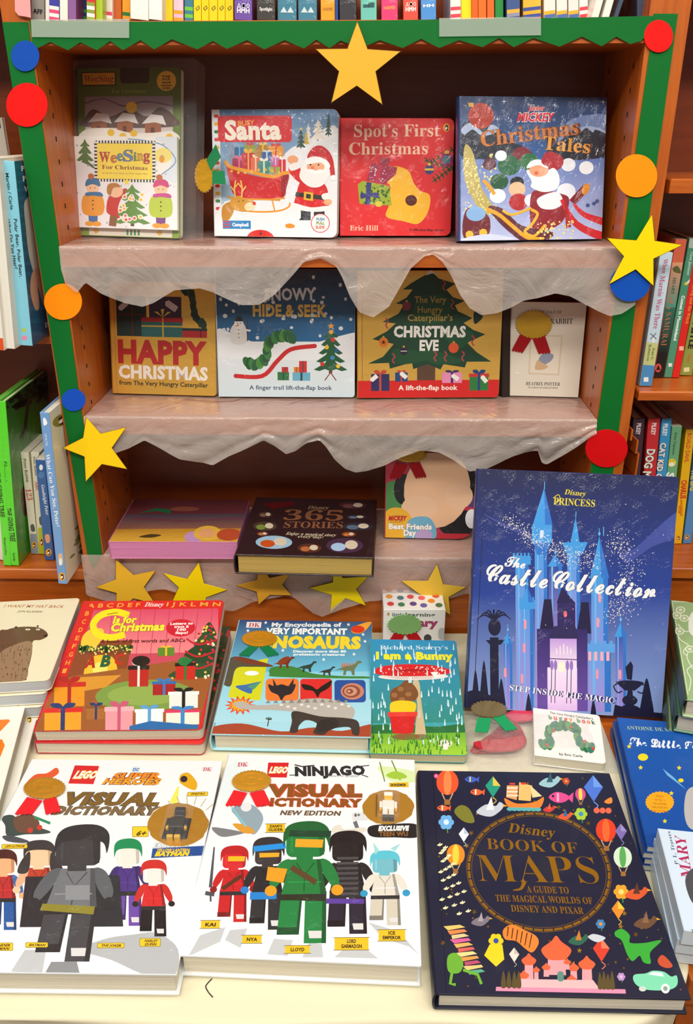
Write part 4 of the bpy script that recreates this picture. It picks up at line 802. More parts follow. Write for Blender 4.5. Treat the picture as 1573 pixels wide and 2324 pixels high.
for x, y, rx, ry, c, c2 in ((302, 636, 104, 38, '9cc0d8', 'c8501c'), (712, 652, 110, 44, '4a3048', 'a8c8e8'), (505, 668, 70, 26, '5a3024', 'b86a3c'), (240, 588, 32, 12, '7a3c2c', 'b87a4c'), (735, 586, 42, 14, '8c4420', 'c87a3c'), (255, 545, 66, 26, '4a3c30', '7a8c3c'), (760, 420, 80, 20, '4a2c30', '7a4c48'), (790, 540, 90, 24, '2f2c38', '5a6c84'), (260, 480, 40, 16, '4c3430', '8a6a4c'), (780, 486, 60, 12, '30303c', '6a7c94')):
    a.ell(x, y, rx, ry, c); a.ell(x-rx*.35, y+ry*.2, rx*.4, ry*.55, c2); a.ell(x+rx*.35, y-ry*.1, rx*.35, ry*.6, 'd8c8b0')
a.poly([(245, 418), (420, 405), (425, 425), (300, 450)], '5c0c14')
b = Book('board_book', 'board book with yellow corner, peach and black round shapes, standing on the lowest shelf', [(955, 110), (1480, 130), (1462, 618), (952, 612)], M3, .018, lean=8, rad=.03, col='c03048', view='H', mat=WRAP)
a = b.art('H'); a.full('b83048'); a.rect(950, 100, 1100, 250, 'a8283c'); a.blob([(950, 300), (1060, 300), (1060, 460), (950, 480)], '4c8a4c'); a.blob([(1350, 100), (1490, 200), (1490, 420), (1380, 400), (1340, 250)], '5a3c78')
a.ell(1060, 330, 60, 90, '1a1a1c'); a.ell(1395, 270, 75, 130, '1a1a1c', -15); a.ell(1390, 530, 130, 80, '18181c'); a.ell(1250, 330, 190, 225, 'eebf98', 8); a.ell(1150, 440, 105, 75, 'f0c4a0'); a.ell(1375, 370, 80, 75, 'f0c4a0'); a.ell(1450, 500, 36, 55, 'e9e9ee'); a.rect(1240, 585, 1480, 625, 'c02838')
a.blob([(950, 470), (1020, 435), (1090, 470), (1120, 540), (1120, 625), (950, 625)], 'edb430'); a.blob([(1090, 510), (1200, 490), (1250, 560), (1230, 625), (1080, 625)], '6fb0d0'); a.ell(1180, 600, 50, 40, 'b8a0d0')
a.text('Disney', 1005, 486, 1040, 486, 9, 'a02020', 'C'); a.text('MICKEY', 970, 510, 1076, 510, 24, 'c82028', 'O', out='7a1014', ow=.02); a.text('& FRIENDS', 980, 524, 1056, 524, 8, '7a3a20'); a.text('Best Friends', 974, 560, 1224, 562, 30, 'f8f6f0', 'R', bold=.05, out='6a4a30', ow=.03); a.text('Day', 1062, 598, 1134, 598, 32, 'f8f6f0', 'R', bold=.05, out='6a4a30', ow=.03)
b.rosette('H', 1095, 130, 95, 42, [ribs((1010, 170), (1080, 185), (1040, 265), (975, 262)), ribs((1085, 182), (1150, 170), (1190, 258), (1125, 264))], col='cf9a1c', rcol='9c0c18', label='gold seal with dark red ribbons tucked under the sheet')
# ------------------------------------------------------------------ books on the table
TT = ZT+.002
RA = 'red alphabet board books stacked on the table'
def alph(a, full=True):
    a.full('d8221f'); a.poly([(612, 122), (1440, 130), (1310, 935), (350, 925), (470, 560)], 'c84a5c')
    a.text('A B C D E F', 566, 108, 915, 108, 26, 'f4a63c', 'R', bold=.02); a.text('Disney', 945, 108, 1068, 110, 28, 'f8f0e8', 'I'); a.text('I J K L M N', 1092, 108, 1452, 115, 26, 'f4a63c', 'R', bold=.02)
    for i, c in enumerate('BCDEFGHI'): y = 160+i*54; x = 565-i*20.5; a.text(c, x-14, y, x+12, y, 28, 'f4a63c', 'R', bold=.02)
    for i, c in enumerate('OPQ'): a.text(c, 1412-i*6, 165+i*48, 1436-i*6, 165+i*48, 28, 'f4a63c', 'R', bold=.02)
b = Book('board_book', 'lower red alphabet board book, shifted to the right under its twin', [(600, 225), (1530, 245), (1345, 1022), (238, 1003)], TT+.022, .021, length=.30, rad=.008, col='c01c28', view='J', mat=WRAP, group=RA, page='e8dccb')
low = b
a = b.art('J'); alph(a); a.H = homog(px('J', (600, 225), (1530, 245), (1345, 1022), (238, 1003)), [(0, b.h), (b.w, b.h), (b.w, 0), (0, 0)]); a.blob([(1300, 300), (1560, 260), (1500, 800), (1340, 900)], '1c3a20'); scatter(a, 60, 1380, 280, 1520, 900, 12, 'c02a2c', 8)
b = Book('board_book', 'upper red alphabet board book with big yellow letter C, lying on its twin', [(545, 62), (1478, 75), (1340, 935), (232, 915)], TT+.045, .022, length=.30, rad=.008, col='c01c28', view='J', mat=WRAP, group=RA)
a = b.art('J'); alph(a)
a.grad(600, 130, 1440, 420, 'd84a6a', 'f08a8c', 6); a.poly([(612, 122), (545, 62), (380, 560), (455, 560)], 'd8221f')
for i, c in enumerate('BCDEFGHI'): y = 160+i*54; x = 565-i*20.5; a.text(c, x-14, y, x+12, y, 28, 'f4a63c', 'R', bold=.02)
for i in range(9): x = 640+i*95; a.line([(x, 130), (x-30, 440)], 4, 'b83a5c')
a.poly([(520, 330), (870, 330), (830, 560), (440, 570)], '8c4420'); a.blob([(540, 300), (600, 250), (680, 260), (640, 360), (540, 380)], 'f6c83c'); a.poly([(530, 385), (865, 395), (858, 425), (515, 415)], '7a3a20'); scatter(a, 70, 520, 365, 870, 400, 12, '2c5a24', 2); scatter(a, 50, 520, 365, 870, 420, 7, 'f4e070', 3); a.blob([(600, 440), (740, 440), (760, 570), (560, 580)], 'f6c02c'); a.ell(660, 520, 50, 50, 'fbe36c')
a.poly([(470, 560), (1440, 440), (1310, 935), (232, 925), (350, 640)], '9c5a28'); a.poly([(480, 570), (800, 560), (700, 640), (420, 680)], 'd8942c'); a.ell(960, 700, 330, 105, '7c9a44'); a.ell(960, 695, 250, 70, '8fab50')
a.text('A', 552, 505, 628, 505, 66, 'b02418', 'R', bold=.05); a.text('B', 658, 500, 722, 500, 70, '1c5c38', 'R', bold=.05); a.text('C', 748, 490, 808, 488, 66, 'c02c1c', 'R', bold=.05)
a.line([(845, 165), (760, 140), (660, 160), (610, 220), (640, 285), (730, 310), (820, 290)], 44, 'f5e21c', smooth=True); a.line([(770, 145), (700, 155)], 4, '3a3010')
a.text('Is for', 738, 215, 892, 215, 44, 'f8ea3c', 'R', bold=.05, out='8c3a1c', ow=.03); a.text('Christmas', 722, 268, 1078, 268, 50, 'f8ea3c', 'R', bold=.05, out='8c3a1c', ow=.03); a.text('A book of first words and ABCs', 655, 345, 1220, 350, 22, '5a1a14', 'R', bold=.03)
a.ell(1190, 255, 98, 58, 'cf1f30')
for i, t in enumerate(('Letters to', 'trace &', '100', 'flaps!')): w = (76, 50, 30, 42)[i]; a.text(t, 1195-w, 234+i*20.5, 1195+w, 234+i*20.5, 16, 'f8ece8', 'B')
for i, (cx, w) in enumerate(((1380, 70), (1365, 120), (1350, 190), (1330, 250), (1310, 280))): y = 230+i*68; a.blob([(cx, y-10), (cx+w*.7, y+70), (cx+w*.3, y+86), (cx-w*.4, y+90), (cx-w*.7, y+66)], ('1f4424', '26502a', '1c4022')[i % 3])
rr = random.Random(5)
for i in range(70):
    t = rr.random(); x = 1370-60*t+rr.uniform(-1, 1)*(30+150*t); a.ell(x, 240+t*360, 9, 8, rr.choice(['d82c2c', 'e8c84c', 'd8284c', 'f4e8c0', 'a82c20']), n=8)
for i in range(3): a.line([(1230-i*10, 330+i*80), (1310, 370+i*80), (1440, 340+i*70)], 12, 'c02430', smooth=True)
gift(a, 1040, 385, 1150, 440, '5c8a2c', 'e8c02c')
for x0, y0, x1, y1, c, r, l in ((360, 600, 560, 760, 'e6951c', 'b0241c', 'c8281c'), (300, 770, 540, 915, 'eda026', '28386c', 'd82820'), (575, 760, 700, 850, 'a8682c', '203468', '8a5420'), (850, 500, 980, 640, 'b8241c', 'f0e8dc', '1c1614'), (1160, 490, 1290, 600, 'c8281c', '1c7a3c', '18120f'), (1010, 610, 1160, 700, 'a81c20', '3c78b8', '2f6cb0'), (1120, 680, 1310, 790, 'eeeae4', '181614', 'f4f2ee'), (700, 770, 880, 925, 'e89aa4', 'c85878', 'f0b0b8'), (900, 790, 1080, 900, 'e8f0f4', '5ca0d0', 'f4f8fa'), (1100, 800, 1320, 900, 'f0ead8', '3c88c8', 'd83c60')): gift(a, x0, y0, x1, y1, c, r, l)
a.ell(930, 470, 60, 34, '1a1614'); a.ell(1215, 480, 40, 30, '1c7a3c'); a.poly([(860, 900), (1000, 870), (1320, 905), (1310, 930), (860, 928)], '2468a8')
# dinosaur encyclopedia
b = Book('hardcover_book', 'blue dinosaur encyclopedia with gold rosette and green ribbons', [(172, 215), (945, 230), (922, 885), (35, 860)], TT+.036, .033, length=.292, kind='hard', col='a8dcec', view='K', mat=WRAP)
a = b.art('K'); a.grad(30, 210, 950, 520, '1d3c78', '6cc0e0', 8); a.grad(30, 520, 950, 800, '8cd2ea', 'aee0ee', 3); a.blob([(20, 830), (200, 805), (420, 850), (600, 830), (760, 850), (940, 815), (940, 900), (20, 900)], 'a8482c')
a.poly([(215, 228), (300, 230), (296, 264), (210, 262)], 'e8e4e8'); a.text('DK', 224, 258, 290, 259, 24, 'c02c40', 'S'); a.text('My Encyclopedia of', 358, 256, 764, 258, 22, 'f2f4f4', 'R', bold=.045); a.text('VERY IMPORTANT', 324, 298, 796, 304, 32, 'f6f7f4', 'R', bold=.055); a.text('DINOSAURS', 250, 375, 876, 385, 62, 'f4d832', 'R', bold=.07)
a.text('Discover more than 80', 484, 408, 790, 410, 13, 'f0f6f8', 'R', bold=.05); a.text('prehistoric creatures', 486, 425, 782, 428, 12, 'f0f6f8', 'R', bold=.05)
a.blob([(822, 280), (860, 250), (940, 228), (915, 270), (880, 296), (840, 298)], 'f2a42c'); a.ell(860, 274, 40, 22, 'd8301c')
for x, y in ((222, 280), (806, 246), (890, 305), (425, 396), (324, 233), (900, 345), (835, 420), (660, 450)): a.star(x, y, 11, 'f2f6f8')
a.blob([(352, 530), (360, 495), (450, 485), (520, 500), (600, 530), (760, 545), (900, 548), (890, 560), (400, 548)], '3c8438')
def dino(x, y, k, col, flip=1, plates=None):
    P = [(-60, 6), (-20, -10), (10, -16), (30, -22), (45, -38), (62, -36), (64, -28), (48, -24), (36, -8), (28, 6), (30, 28), (18, 28), (12, 8), (-8, 8), (-12, 28), (-24, 28), (-20, 6), (-40, 4)]
    if plates:
        for i in range(6): a.poly([(x+flip*k*(-32+i*12), y-k*8), (x+flip*k*(-26+i*12), y-k*34), (x+flip*k*(-20+i*12), y-k*10)], plates)
    a.poly([(x+flip*k*u, y+k*v) for u, v in P], col)
dino(430, 470, 1.0, '7a3018'); dino(560, 495, .95, '2c4438'); dino(675, 520, .8, '343a38'); dino(800, 505, 1.25, '6c7a54', 1, 'd0704c'); a.ell(430, 455, 40, 16, '8c3c20', -30)
a.poly([(160, 480), (342, 440), (300, 680), (120, 660)], 'd4d820'); a.ell(250, 526, 40, 13, 'fff'); a.blob([(160, 600), (220, 590), (300, 575), (260, 610), (250, 640), (210, 630)], '3c70b0'); a.poly([(225, 600), (310, 570), (262, 620)], '4c9a7c'); a.blob([(60, 500), (150, 430), (330, 470), (365, 490), (250, 490), (160, 500), (130, 600), (60, 560)], '54503c'); a.blob([(150, 430), (300, 460), (370, 488), (200, 465)], '7a3c24')
a.rr(330, 558, 518, 682, 22, 'ea7c34'); a.rr(526, 560, 706, 684, 16, 'dc2c2c'); a.rr(720, 568, 898, 694, 20, '2050a0')
a.blob([(345, 590), (380, 600), (420, 590), (460, 600), (500, 590), (480, 640), (440, 655), (420, 680), (400, 650), (360, 630)], '26242a'); a.poly([(375, 600), (370, 556), (395, 600)], '2a282e'); a.poly([(460, 600), (490, 556), (485, 610)], '2a282e'); a.blob([(535, 590), (590, 600), (620, 620), (650, 600), (705, 570), (690, 610), (640, 640), (625, 665), (600, 630), (550, 620)], '1c1616')
for r, c in ((58, 'c88468'), (44, '8c4c3c'), (32, 'd09478'), (18, '8c4c3c'), (8, 'd8a088')): a.ell(822-(58-r)*.4, 632, r*1.15, r*.8, c)
a.poly([(190+(90 if i % 2 == 0 else 55)*math.cos(math.pi*i/14), 705+(55 if i % 2 == 0 else 30)*math.sin(math.pi*i/14)) for i in range(28)], 'e0481c'); a.poly([(190+(66 if i % 2 == 0 else 44)*math.cos(math.pi*i/14), 705+(38 if i % 2 == 0 else 24)*math.sin(math.pi*i/14)) for i in range(28)], 'f4a82c')
a.blob([(150, 695), (210, 685), (260, 705), (400, 700), (500, 680), (640, 670), (760, 690), (830, 730), (810, 790), (700, 800), (520, 750), (400, 735), (260, 730), (190, 725)], 'b8b4ac'); a.blob([(490, 740), (640, 770), (780, 780), (850, 800), (855, 870), (820, 870), (800, 830), (700, 840), (660, 870), (600, 860), (620, 810), (560, 790), (520, 820), (510, 855), (470, 855), (480, 800)], '3c3632'); a.blob([(630, 800), (720, 780), (740, 820), (680, 850), (620, 850)], '2e2a28')
for i in range(11): x = 330+i*44; a.poly([(x, 695-(i > 5)*4), (x+16, 664+abs(i-5)*3), (x+30, 695)], '8c8880')
a.polys([a.ellp(420+i*38, 705+(i % 3)*10, 11, 7, 0, 8) for i in range(11)], 'e4e2dc'); a.line([(345, 822), (350, 785)], 5, '3c2c24'); [a.line([(350, 785), (350+18*math.cos(t), 782+12*math.sin(t))], 4, '2c4430') for t in (3.3, 4, 4.8, 5.6, 6.2, .3)]
b.rosette('K', 290, 335, 104, 48, [ribs((235, 372), (285, 380), (235, 435), (175, 428)), ribs((290, 380), (345, 370), (402, 425), (335, 437))], col='e8a428', rcol='12784a', label='gold seal with green ribbons')
# bunny book
b = Book('board_book', 'rainy blue board book with a red toadstool, in front of the dotted box', [(928, 325), (1412, 335), (1478, 990), (925, 970)], TT+.02, .018, length=.235, rad=.006, col='3aa0a8', view='K', mat=WRAP, page='d9cfae')
a = b.art('K'); a.grad(920, 320, 1490, 800, '2a8fc0', '2c8a80', 6); a.blob([(900, 820), (1100, 810), (1300, 825), (1500, 810), (1500, 900), (900, 900)], '1f6c34'); a.grad(900, 860, 1500, 1000, '6cae2c', 'a4d234', 3)
a.text('Richard Scarry’s', 978, 384, 1365, 386, 22, 'cfe4ea', 'S'); 
a.blob([(1165, 570), (1200, 570), (1215, 700), (1240, 860), (1240, 880), (1180, 880), (1190, 700)], 'c8b48c'); a.ell(1205, 882, 60, 16, '8a7650'); a.ell(1168, 540, 200, 20, 'e6e0d8'); a.polys([[(980+i*15, 530), (984+i*15, 530), (1080+i*7, 555), (1078+i*7, 555)] for i in range(26)], '9a5a5a'); a.blob([(952, 510), (970, 486), (1060, 472), (1170, 470), (1290, 478), (1380, 505), (1372, 525), (1280, 535), (1160, 538), (1040, 535), (965, 525)], 'd01f24'); scatter(a, 60, 980, 485, 1360, 525, 4, 'f4dcd8', 3); a.ell(1160, 505, 100, 7, 'b01418'); a.poly([(1265, 516), (1310, 514), (1300, 530), (1350, 528), (1290, 550)], 'f0ece8')
a.blob([(1050, 690), (1040, 620), (1090, 590), (1130, 560), (1180, 600), (1195, 650), (1150, 690)], '7a4c28'); [a.ell(1100+40*math.cos(t), 640+30*math.sin(t), 18, 14, '9a6a3c', n=10) for t in (0, 1.5, 3, 4.6)]; a.blob([(1040, 690), (1100, 675), (1180, 690), (1170, 750), (1110, 775), (1045, 750)], 'e8c81c'); a.poly([(1030, 745), (1185, 745), (1165, 862), (1055, 862)], 'cf1c1c'); a.poly([(1022, 740), (1192, 740), (1190, 765), (1025, 765)], 'e03a30'); a.ell(1125, 880, 78, 18, '8a5a34'); a.ell(1350, 920, 40, 22, 'e9dccb'); a.rect(1338, 925, 1364, 955, 'efe6dc')
rr = random.Random(8); a.polys([[(x, y), (x+3, y), (x+7, y+34), (x+2, y+38), (x-2, y+34)] for x, y in [(rr.uniform(935, 1460), rr.uniform(335, 900)) for _ in range(120)] if not (y > 560 and 1040 < x < 1200)], 'd4ecf2'); rr = random.Random(9); a.polys([[(x, y), (x+5, y-34), (x+9, y)] for x, y in [(rr.uniform(930, 1475), rr.uniform(880, 985)) for _ in range(120)]], '3f8a24')
a.text('I am a Bunny', 956, 438, 1396, 444, 38, 'f0e42c', 'R', bold=.06)
# dotted boxed set: a closed box with a lid face
Tq = px('K', (1003, 30), (1342, 33), (1352, 158), (1000, 158)); zt_ = TT+.085
O, u, v, n, w, h = frame(Tq, zt_, lean=90)
root = empty('boxed_set', mat4(O, u, v, n) @ Matrix.Translation((w/2, h/2, -.083)), 'small white box with coloured dots on top and a green foil rosette', 'box')
off = (w/2, h/2, -.083); mb = MB(); slab(mb, 0, 0, w, h, -.083, 0, 0, 'f0efec'); bx = mb.build('carton', WRAP, root, off)
a = Art(Tq, w, h, 'K'); a.owner = (off, lambda p: p, bx, [WRAP, FOILP])
for x, y, c in ((1043, 46, 'd8486c'), (1108, 50, '5c4c9c'), (1180, 50, '3a7a4c'), (1248, 52, 'e0483c'), (1306, 47, '7a3c50'), (1040, 84, 'e8982c'), (1104, 92, '3c7484'), (1162, 86, 'e04c4c'), (1225, 93, 'e8506c'), (1306, 82, 'd8502c'), (1278, 110, 'e8862c'), (1044, 126, 'dc2c34'), (1106, 130, '2c7a4c'), (1174, 126, '4c348c'), (1232, 135, '4c4cb0'), (1318, 134, '2c6c4c')): a.ell(x, y, 20, 12, c)
Fq = px('K', (1000, 160), (1352, 160), (1352, 460), (1000, 460)); nf = np.cross(u, np.array([0, 0, 1.]))
H2 = .083; A3 = [O+np.array([0, 0, -H2]), ]
a = Art([(0, 0), (1, 0), (1, 1), (0, 1)], w, H2, 'F')
def fp(x, y, vw='K'):
    q = pl(*px(vw, (x, y))[0], O, -v); return ((q-O)@u, (q-O)[2]+H2)
a.p = lambda x, y: fp(x, y)
a.owner = (off, lambda p: (p[0], -p[2], p[1]-H2), bx, [WRAP, FOILP])
a.rr(1310, 262, 1380, 330, 20, 'b8bcc0'); puffin(a, 1027, 184, 9); a.text('little', 1050, 196, 1120, 196, 18, '6a7a84', 'R', bold=.03); a.text('learning', 1124, 196, 1292, 198, 20, '5c6c5c', 'R', bold=.03); a.text('library', 1080, 250, 1308, 254, 40, 'a83c70', 'R', bold=.06); a.ell(1250, 320, 22, 22, '3a3a40')
for P, z, nm, c, mt in (([(1120+100*k*math.cos(2*math.pi*i/48), 236+58*k*math.sin(2*math.pi*i/48)) for i in range(48) for k in ((1 if i % 2 else .9),)], .004, 'rosette', 'a4e08c', FOIL), (ribs((1060, 285), (1120, 292), (1100, 345), (1030, 335)), .003, 'ribbon', 'b8101c', PAPER), (ribs((1125, 292), (1185, 280), (1220, 335), (1150, 345)), .003, 'ribbon', 'b8101c', PAPER)):
    mb = MB(); Q = [fp(*q) for q in P]; N = len(Q); mb.v = [(x, -z, y-H2) for x, y in Q]+[(x, -z-.001, y-H2) for x, y in Q]
    mb.f = [list(range(N)), list(range(N, 2*N))[::-1]]+[[i, (i+1) % N, N+(i+1) % N, N+i] for i in range(N)]; mb.c = [[lin(c)]*len(f) for f in mb.f]; mb.m = [0]*len(mb.f)
    o = mb.build(nm, mt, root if nm == 'rosette' else rs, off); rs = o if nm == 'rosette' else rs
    if nm == 'rosette': o['label'] = 'green foil rosette'
# toy figures packed in the two white annuals
def capsule(b, view, cx, cy, rx, ry, fig):
    A = Art(b.q, b.w, b.h, view, b.rd); mb = MB(); rr = random.Random(int(cx)); pts = [A.p(cx+rx*k*math.cos(t), cy+ry*k*math.sin(t)) for i in range(40) for t, k in ((-2*math.pi*i/40, 1+.05*rr.random()),)]
    mb.prism(pts[::1], .0006, .0012, 'cf9a3c'); mb.build('gold_disc', FOIL, b.root, b.off)
    c = A.p(cx, cy); ux = (A.p(cx+rx, cy)[0]-c[0]); s = ux*.011/.02
    mb = MB(); S = ux/.028*.9
    def bx(x0, y0, x1, y1, z0, z1, col): mb.prism(outline(c[0]+x0*S, c[1]+y0*S, c[0]+x1*S, c[1]+y1*S, .001), z0, z1, col, 0, .0008, outline(c[0]+x0*S, c[1]+y0*S, c[0]+x1*S, c[1]+y1*S, .001, .0008))
    if fig.get('cape'): bx(-.013, -.02, .013, .008, .001, .003, fig['cape'])
    bx(-.007, -.022, -.0006, -.009, .001, .009, fig['leg']); bx(.0006, -.022, .007, -.009, .001, .009, fig['leg']); bx(-.007, -.0235, -.0006, -.020, .001, .0105, fig['foot']); bx(.0006, -.0235, .007, -.020, .001, .0105, fig['foot'])
    bx(-.0075, -.009, .0075, .005, .001, .009, fig['body']); bx(-.011, -.006, -.0075, .004, .002, .008, fig['arm']); bx(.0075, -.006, .011, .004, .002, .008, fig['arm'])
    bx(-.011, -.0095, -.008, -.006, .003, .0075, fig['hand']); bx(.008, -.0095, .011, -.006, .003, .0075, fig['hand']); bx(-.0048, .005, .0048, .015, .001, .010, fig['head']); bx(-.0055, .011, .0055, .0175, .0008, .0106, fig['hair'])
    if fig.get('staff'): bx(-.015, -.018, -.0138, .018, .004, .005, fig['staff'])
    o = mb.build('toy_figure', PLAIN, b.root, b.off); o['label'] = fig['label']
    mb = MB(); w_ = .0145*S; P0 = outline(c[0]-w_, c[1]-.026*S, c[0]+w_, c[1]+.022*S, .008); P1 = outline(c[0]-w_, c[1]-.026*S, c[0]+w_, c[1]+.022*S, .008, .003); mb.prism(P0, .0008, .0135, 'fff', 0, .003, P1); mb.build('toy_blister', CLEAR, b.root, b.off)
b = Book('hardcover_book', 'white annual at lower left with a large grey and black block figure on its cover', [(240, 120), (1645, 172), (1322, 1745), (-405, 1672)], TT+.036, .034, lean=90, kind='hard', col='e9edf0', view='M', mat=WRAP)
a = b.art('M'); a.full('eef1f4')
a.blob([(620, 1560), (800, 1480), (1000, 1450), (1180, 1440), (1330, 1560), (1300, 1760), (1100, 1750), (850, 1640)], 'b4b8bc'); a.poly([(200, 1560), (360, 1560), (330, 1760), (100, 1720)], 'c0c4c8'); a.poly([(400, 1650), (590, 1650), (620, 1770), (340, 1760)], '8c9094')
a.poly([(560, 176), (742, 186), (700, 322), (512, 312)], 'd41f26'); a.text('LEGO', 545, 272, 712, 276, 50, 'f8f6f2', 'O', out='e8b82c', ow=.055); a.ell(1010, 218, 32, 22, 'd8e4f0'); a.text('DC', 988, 230, 1034, 232, 22, '2c68a8', 'B')
a.text('SUPER', 830, 284, 1186, 292, 40, 'f08c20', 'O', out='6a1c14', ow=.05, shear=.1); a.text('HEROES', 762, 322, 1180, 336, 40, 'f2a024', 'O', out='6a1c14', ow=.05, shear=.1)
a.text('VISUAL', 440, 466, 1180, 490, 84, '7c5c24', 'O', bold=.01, out='4a4a4c', ow=.03); a.text('DICTIONARY', 385, 540, 1165, 562, 56, '7c6440', 'O', bold=.01, out='4a4a4c', ow=.03); a.poly([(1500, 212), (1570, 216), (1566, 248), (1496, 244)], 'e0dce0'); a.text('DK', 1502, 244, 1560, 246, 26, 'c83a50', 'S')
a.blob([(180, 320), (260, 240), (350, 230), (420, 190), (440, 230), (380, 270), (300, 290), (210, 330)], 'e0582c'); a.blob([(10, 560), (90, 540), (180, 600), (380, 670), (320, 690), (200, 690), (60, 700), (40, 620)], '3c4c48'); a.blob([(110, 560), (240, 540), (300, 620), (200, 680), (120, 650)], '6a4c3c'); a.blob([(20, 700), (100, 700), (220, 740), (180, 755), (60, 740)], '4c5058'); a.line([(260, 560), (380, 610)], 20, '2c8a5c'); a.dots([(230, 660), (300, 640)], 22, 'c83c30'); a.blob([(1340, 270), (1400, 255), (1460, 330), (1440, 385), (1340, 330)], 'e0a81c'); a.ell(1365, 300, 26, 24, '2c2430'); a.line([(1325, 355), (1290, 480)], [12, 60], 'eee860')
for i in range(9): t = 1.8+i*.28; a.line([(1400+180*math.cos(t+2.3), 640+150*math.sin(t+2.3)), (1400+260*math.cos(t+2.3), 640+220*math.sin(t+2.3))], 5, 'b09a60')
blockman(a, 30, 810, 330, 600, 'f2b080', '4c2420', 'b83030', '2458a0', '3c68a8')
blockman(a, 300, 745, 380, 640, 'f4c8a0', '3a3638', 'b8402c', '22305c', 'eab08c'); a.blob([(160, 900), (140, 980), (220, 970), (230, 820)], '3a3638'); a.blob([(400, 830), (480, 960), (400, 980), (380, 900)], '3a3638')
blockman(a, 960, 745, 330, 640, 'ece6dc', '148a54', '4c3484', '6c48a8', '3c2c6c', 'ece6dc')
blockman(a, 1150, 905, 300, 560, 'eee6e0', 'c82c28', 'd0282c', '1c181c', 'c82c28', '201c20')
a.poly([(200, 1010), (420, 1010), (380, 1390), (160, 1390)], '2c2a30'); a.poly([(700, 1000), (900, 1010), (930, 1390), (700, 1390)], '2c2e34')
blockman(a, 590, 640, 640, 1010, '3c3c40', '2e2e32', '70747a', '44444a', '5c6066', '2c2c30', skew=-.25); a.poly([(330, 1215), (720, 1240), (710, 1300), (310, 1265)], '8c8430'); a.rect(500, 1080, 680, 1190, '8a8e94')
for x0, y0, x1, y1, t, c in ((990, 645, 1110, 725, '6+', 'f0cc28'), (15, 762, 212, 798, 'LEX LUTHOR', 'f0c828'), (205, 1505, 375, 1545, 'BATMAN', 'f0c828'), (740, 1510, 940, 1550, 'THE JOKER', 'f0c828'), (1390, 398, 1540, 430, 'SINESTRO', 'f0c828')): a.rr(x0, y0, x1, y1, 10, '6a5a10'); a.rr(x0+3, y0+3, x1-3, y1-3, 9, c); a.text(t, x0+25, y1-12, x1-25, y1-10, (y1-y0)*.42, '5a4010', 'O')
for x0, x1, y, A_, B_ in ((-110, 112, 1505, 'WONDER', 'WOMAN'), (1050, 1205, 1478, 'HARLEY', 'QUINN')): a.rr(x0, y, x1, y+62, 10, '6a5a10'); a.rr(x0+3, y+3, x1-3, y+59, 9, 'f0c828'); a.text(A_, x0+35, y+27, x1-25, y+29, 18, '5a4010', 'O'); a.text(B_, x0+35, y+52, x1-35, y+54, 18, '5a4010', 'O')
a.text('EXCLUSIVE', 1142, 802, 1400, 806, 28, 'f2f4f6', 'O', out='3c4450', ow=.05); a.poly([(1140, 812), (1515, 798), (1505, 870), (1130, 884)], '1c4c94'); a.text('YELLOW LANTERN', 1165, 836, 1405, 838, 20, 'f0c828', 'O'); a.text('BATMAN', 1155, 868, 1400, 868, 28, 'f0cc28', 'O', bold=.04)
capsule(b, 'M', 1325, 640, 215, 155, dict(cape='1c1c20', leg='1c1a1c', foot='d8a81c', body='2a2620', arm='1c1a1c', hand='d8a81c', head='2a2a2e', hair='1e1e22', label='small black and yellow block figure in a clear capsule'))
b.rosette('M', 335, 355, 162, 85, [ribs((205, 415), (320, 445), (250, 545), (115, 545)), ribs((325, 445), (420, 410), (460, 530), (345, 550))], col='d89c30', rcol='e0242c', label='dark gold seal with red ribbons')
b = Book('hardcover_book', 'white annual in the middle front with a green block figure between four others', [(310, 62), (1535, 140), (1552, 1445), (35, 1370)], TT+.036, .034, lean=90, kind='hard', col='e9edf0', view='N', mat=WRAP)
a = b.art('N'); a.full('eef2f4'); a.blob([(260, 180), (400, 120), (420, 300), (300, 420), (250, 300)], 'e2eef0')
for p in ([(170, 1250), (330, 1200), (300, 1290), (100, 1380)], [(640, 1275), (760, 1285), (730, 1380), (600, 1370)], [(860, 1300), (940, 1310), (950, 1390), (820, 1390)], [(1100, 1320), (1200, 1330), (1290, 1400), (1020, 1390)], [(1230, 1180), (1420, 1240), (1540, 1380), (1480, 1330), (1320, 1280)], [(360, 1220), (470, 1210), (430, 1330), (330, 1280)]): a.poly(p, 'c2c6c9')
a.poly([(368, 124), (440, 124), (436, 158), (362, 156)], 'e0dce0'); a.text('DK', 368, 154, 434, 155, 28, 'c83a50', 'S'); a.poly([(572, 132), (710, 136), (698, 238), (566, 232)], 'd41f26'); a.text('LEGO', 578, 202, 698, 205, 38, 'f8f6f2', 'O', out='e8b82c', ow=.055)
a.text('NINJAGO', 752, 226, 1215, 230, 56, '26272b', 'O', bold=.02, shear=-.25); a.line([(748, 152), (800, 166), (880, 160)], 8, '26272b'); a.line([(1180, 175), (1240, 170)], 6, '26272b'); a.line([(715, 222), (760, 222)], 6, '26272b'); a.line([(1190, 232), (1232, 248)], 6, '26272b'); a.text('Masters of Spinjitzu', 958, 240, 1168, 246, 15, '4a4c50')
a.text('VISUAL', 568, 358, 1195, 376, 72, '8c5018', 'B', bold=.02, out='d8453c', ow=.03); a.text('DICTIONARY', 505, 422, 1195, 446, 48, '8c5018', 'B', bold=.01, out='d8453c', ow=.03); a.text('NEW EDITION', 658, 486, 1050, 500, 28, '6a5038', 'O', bold=.01)
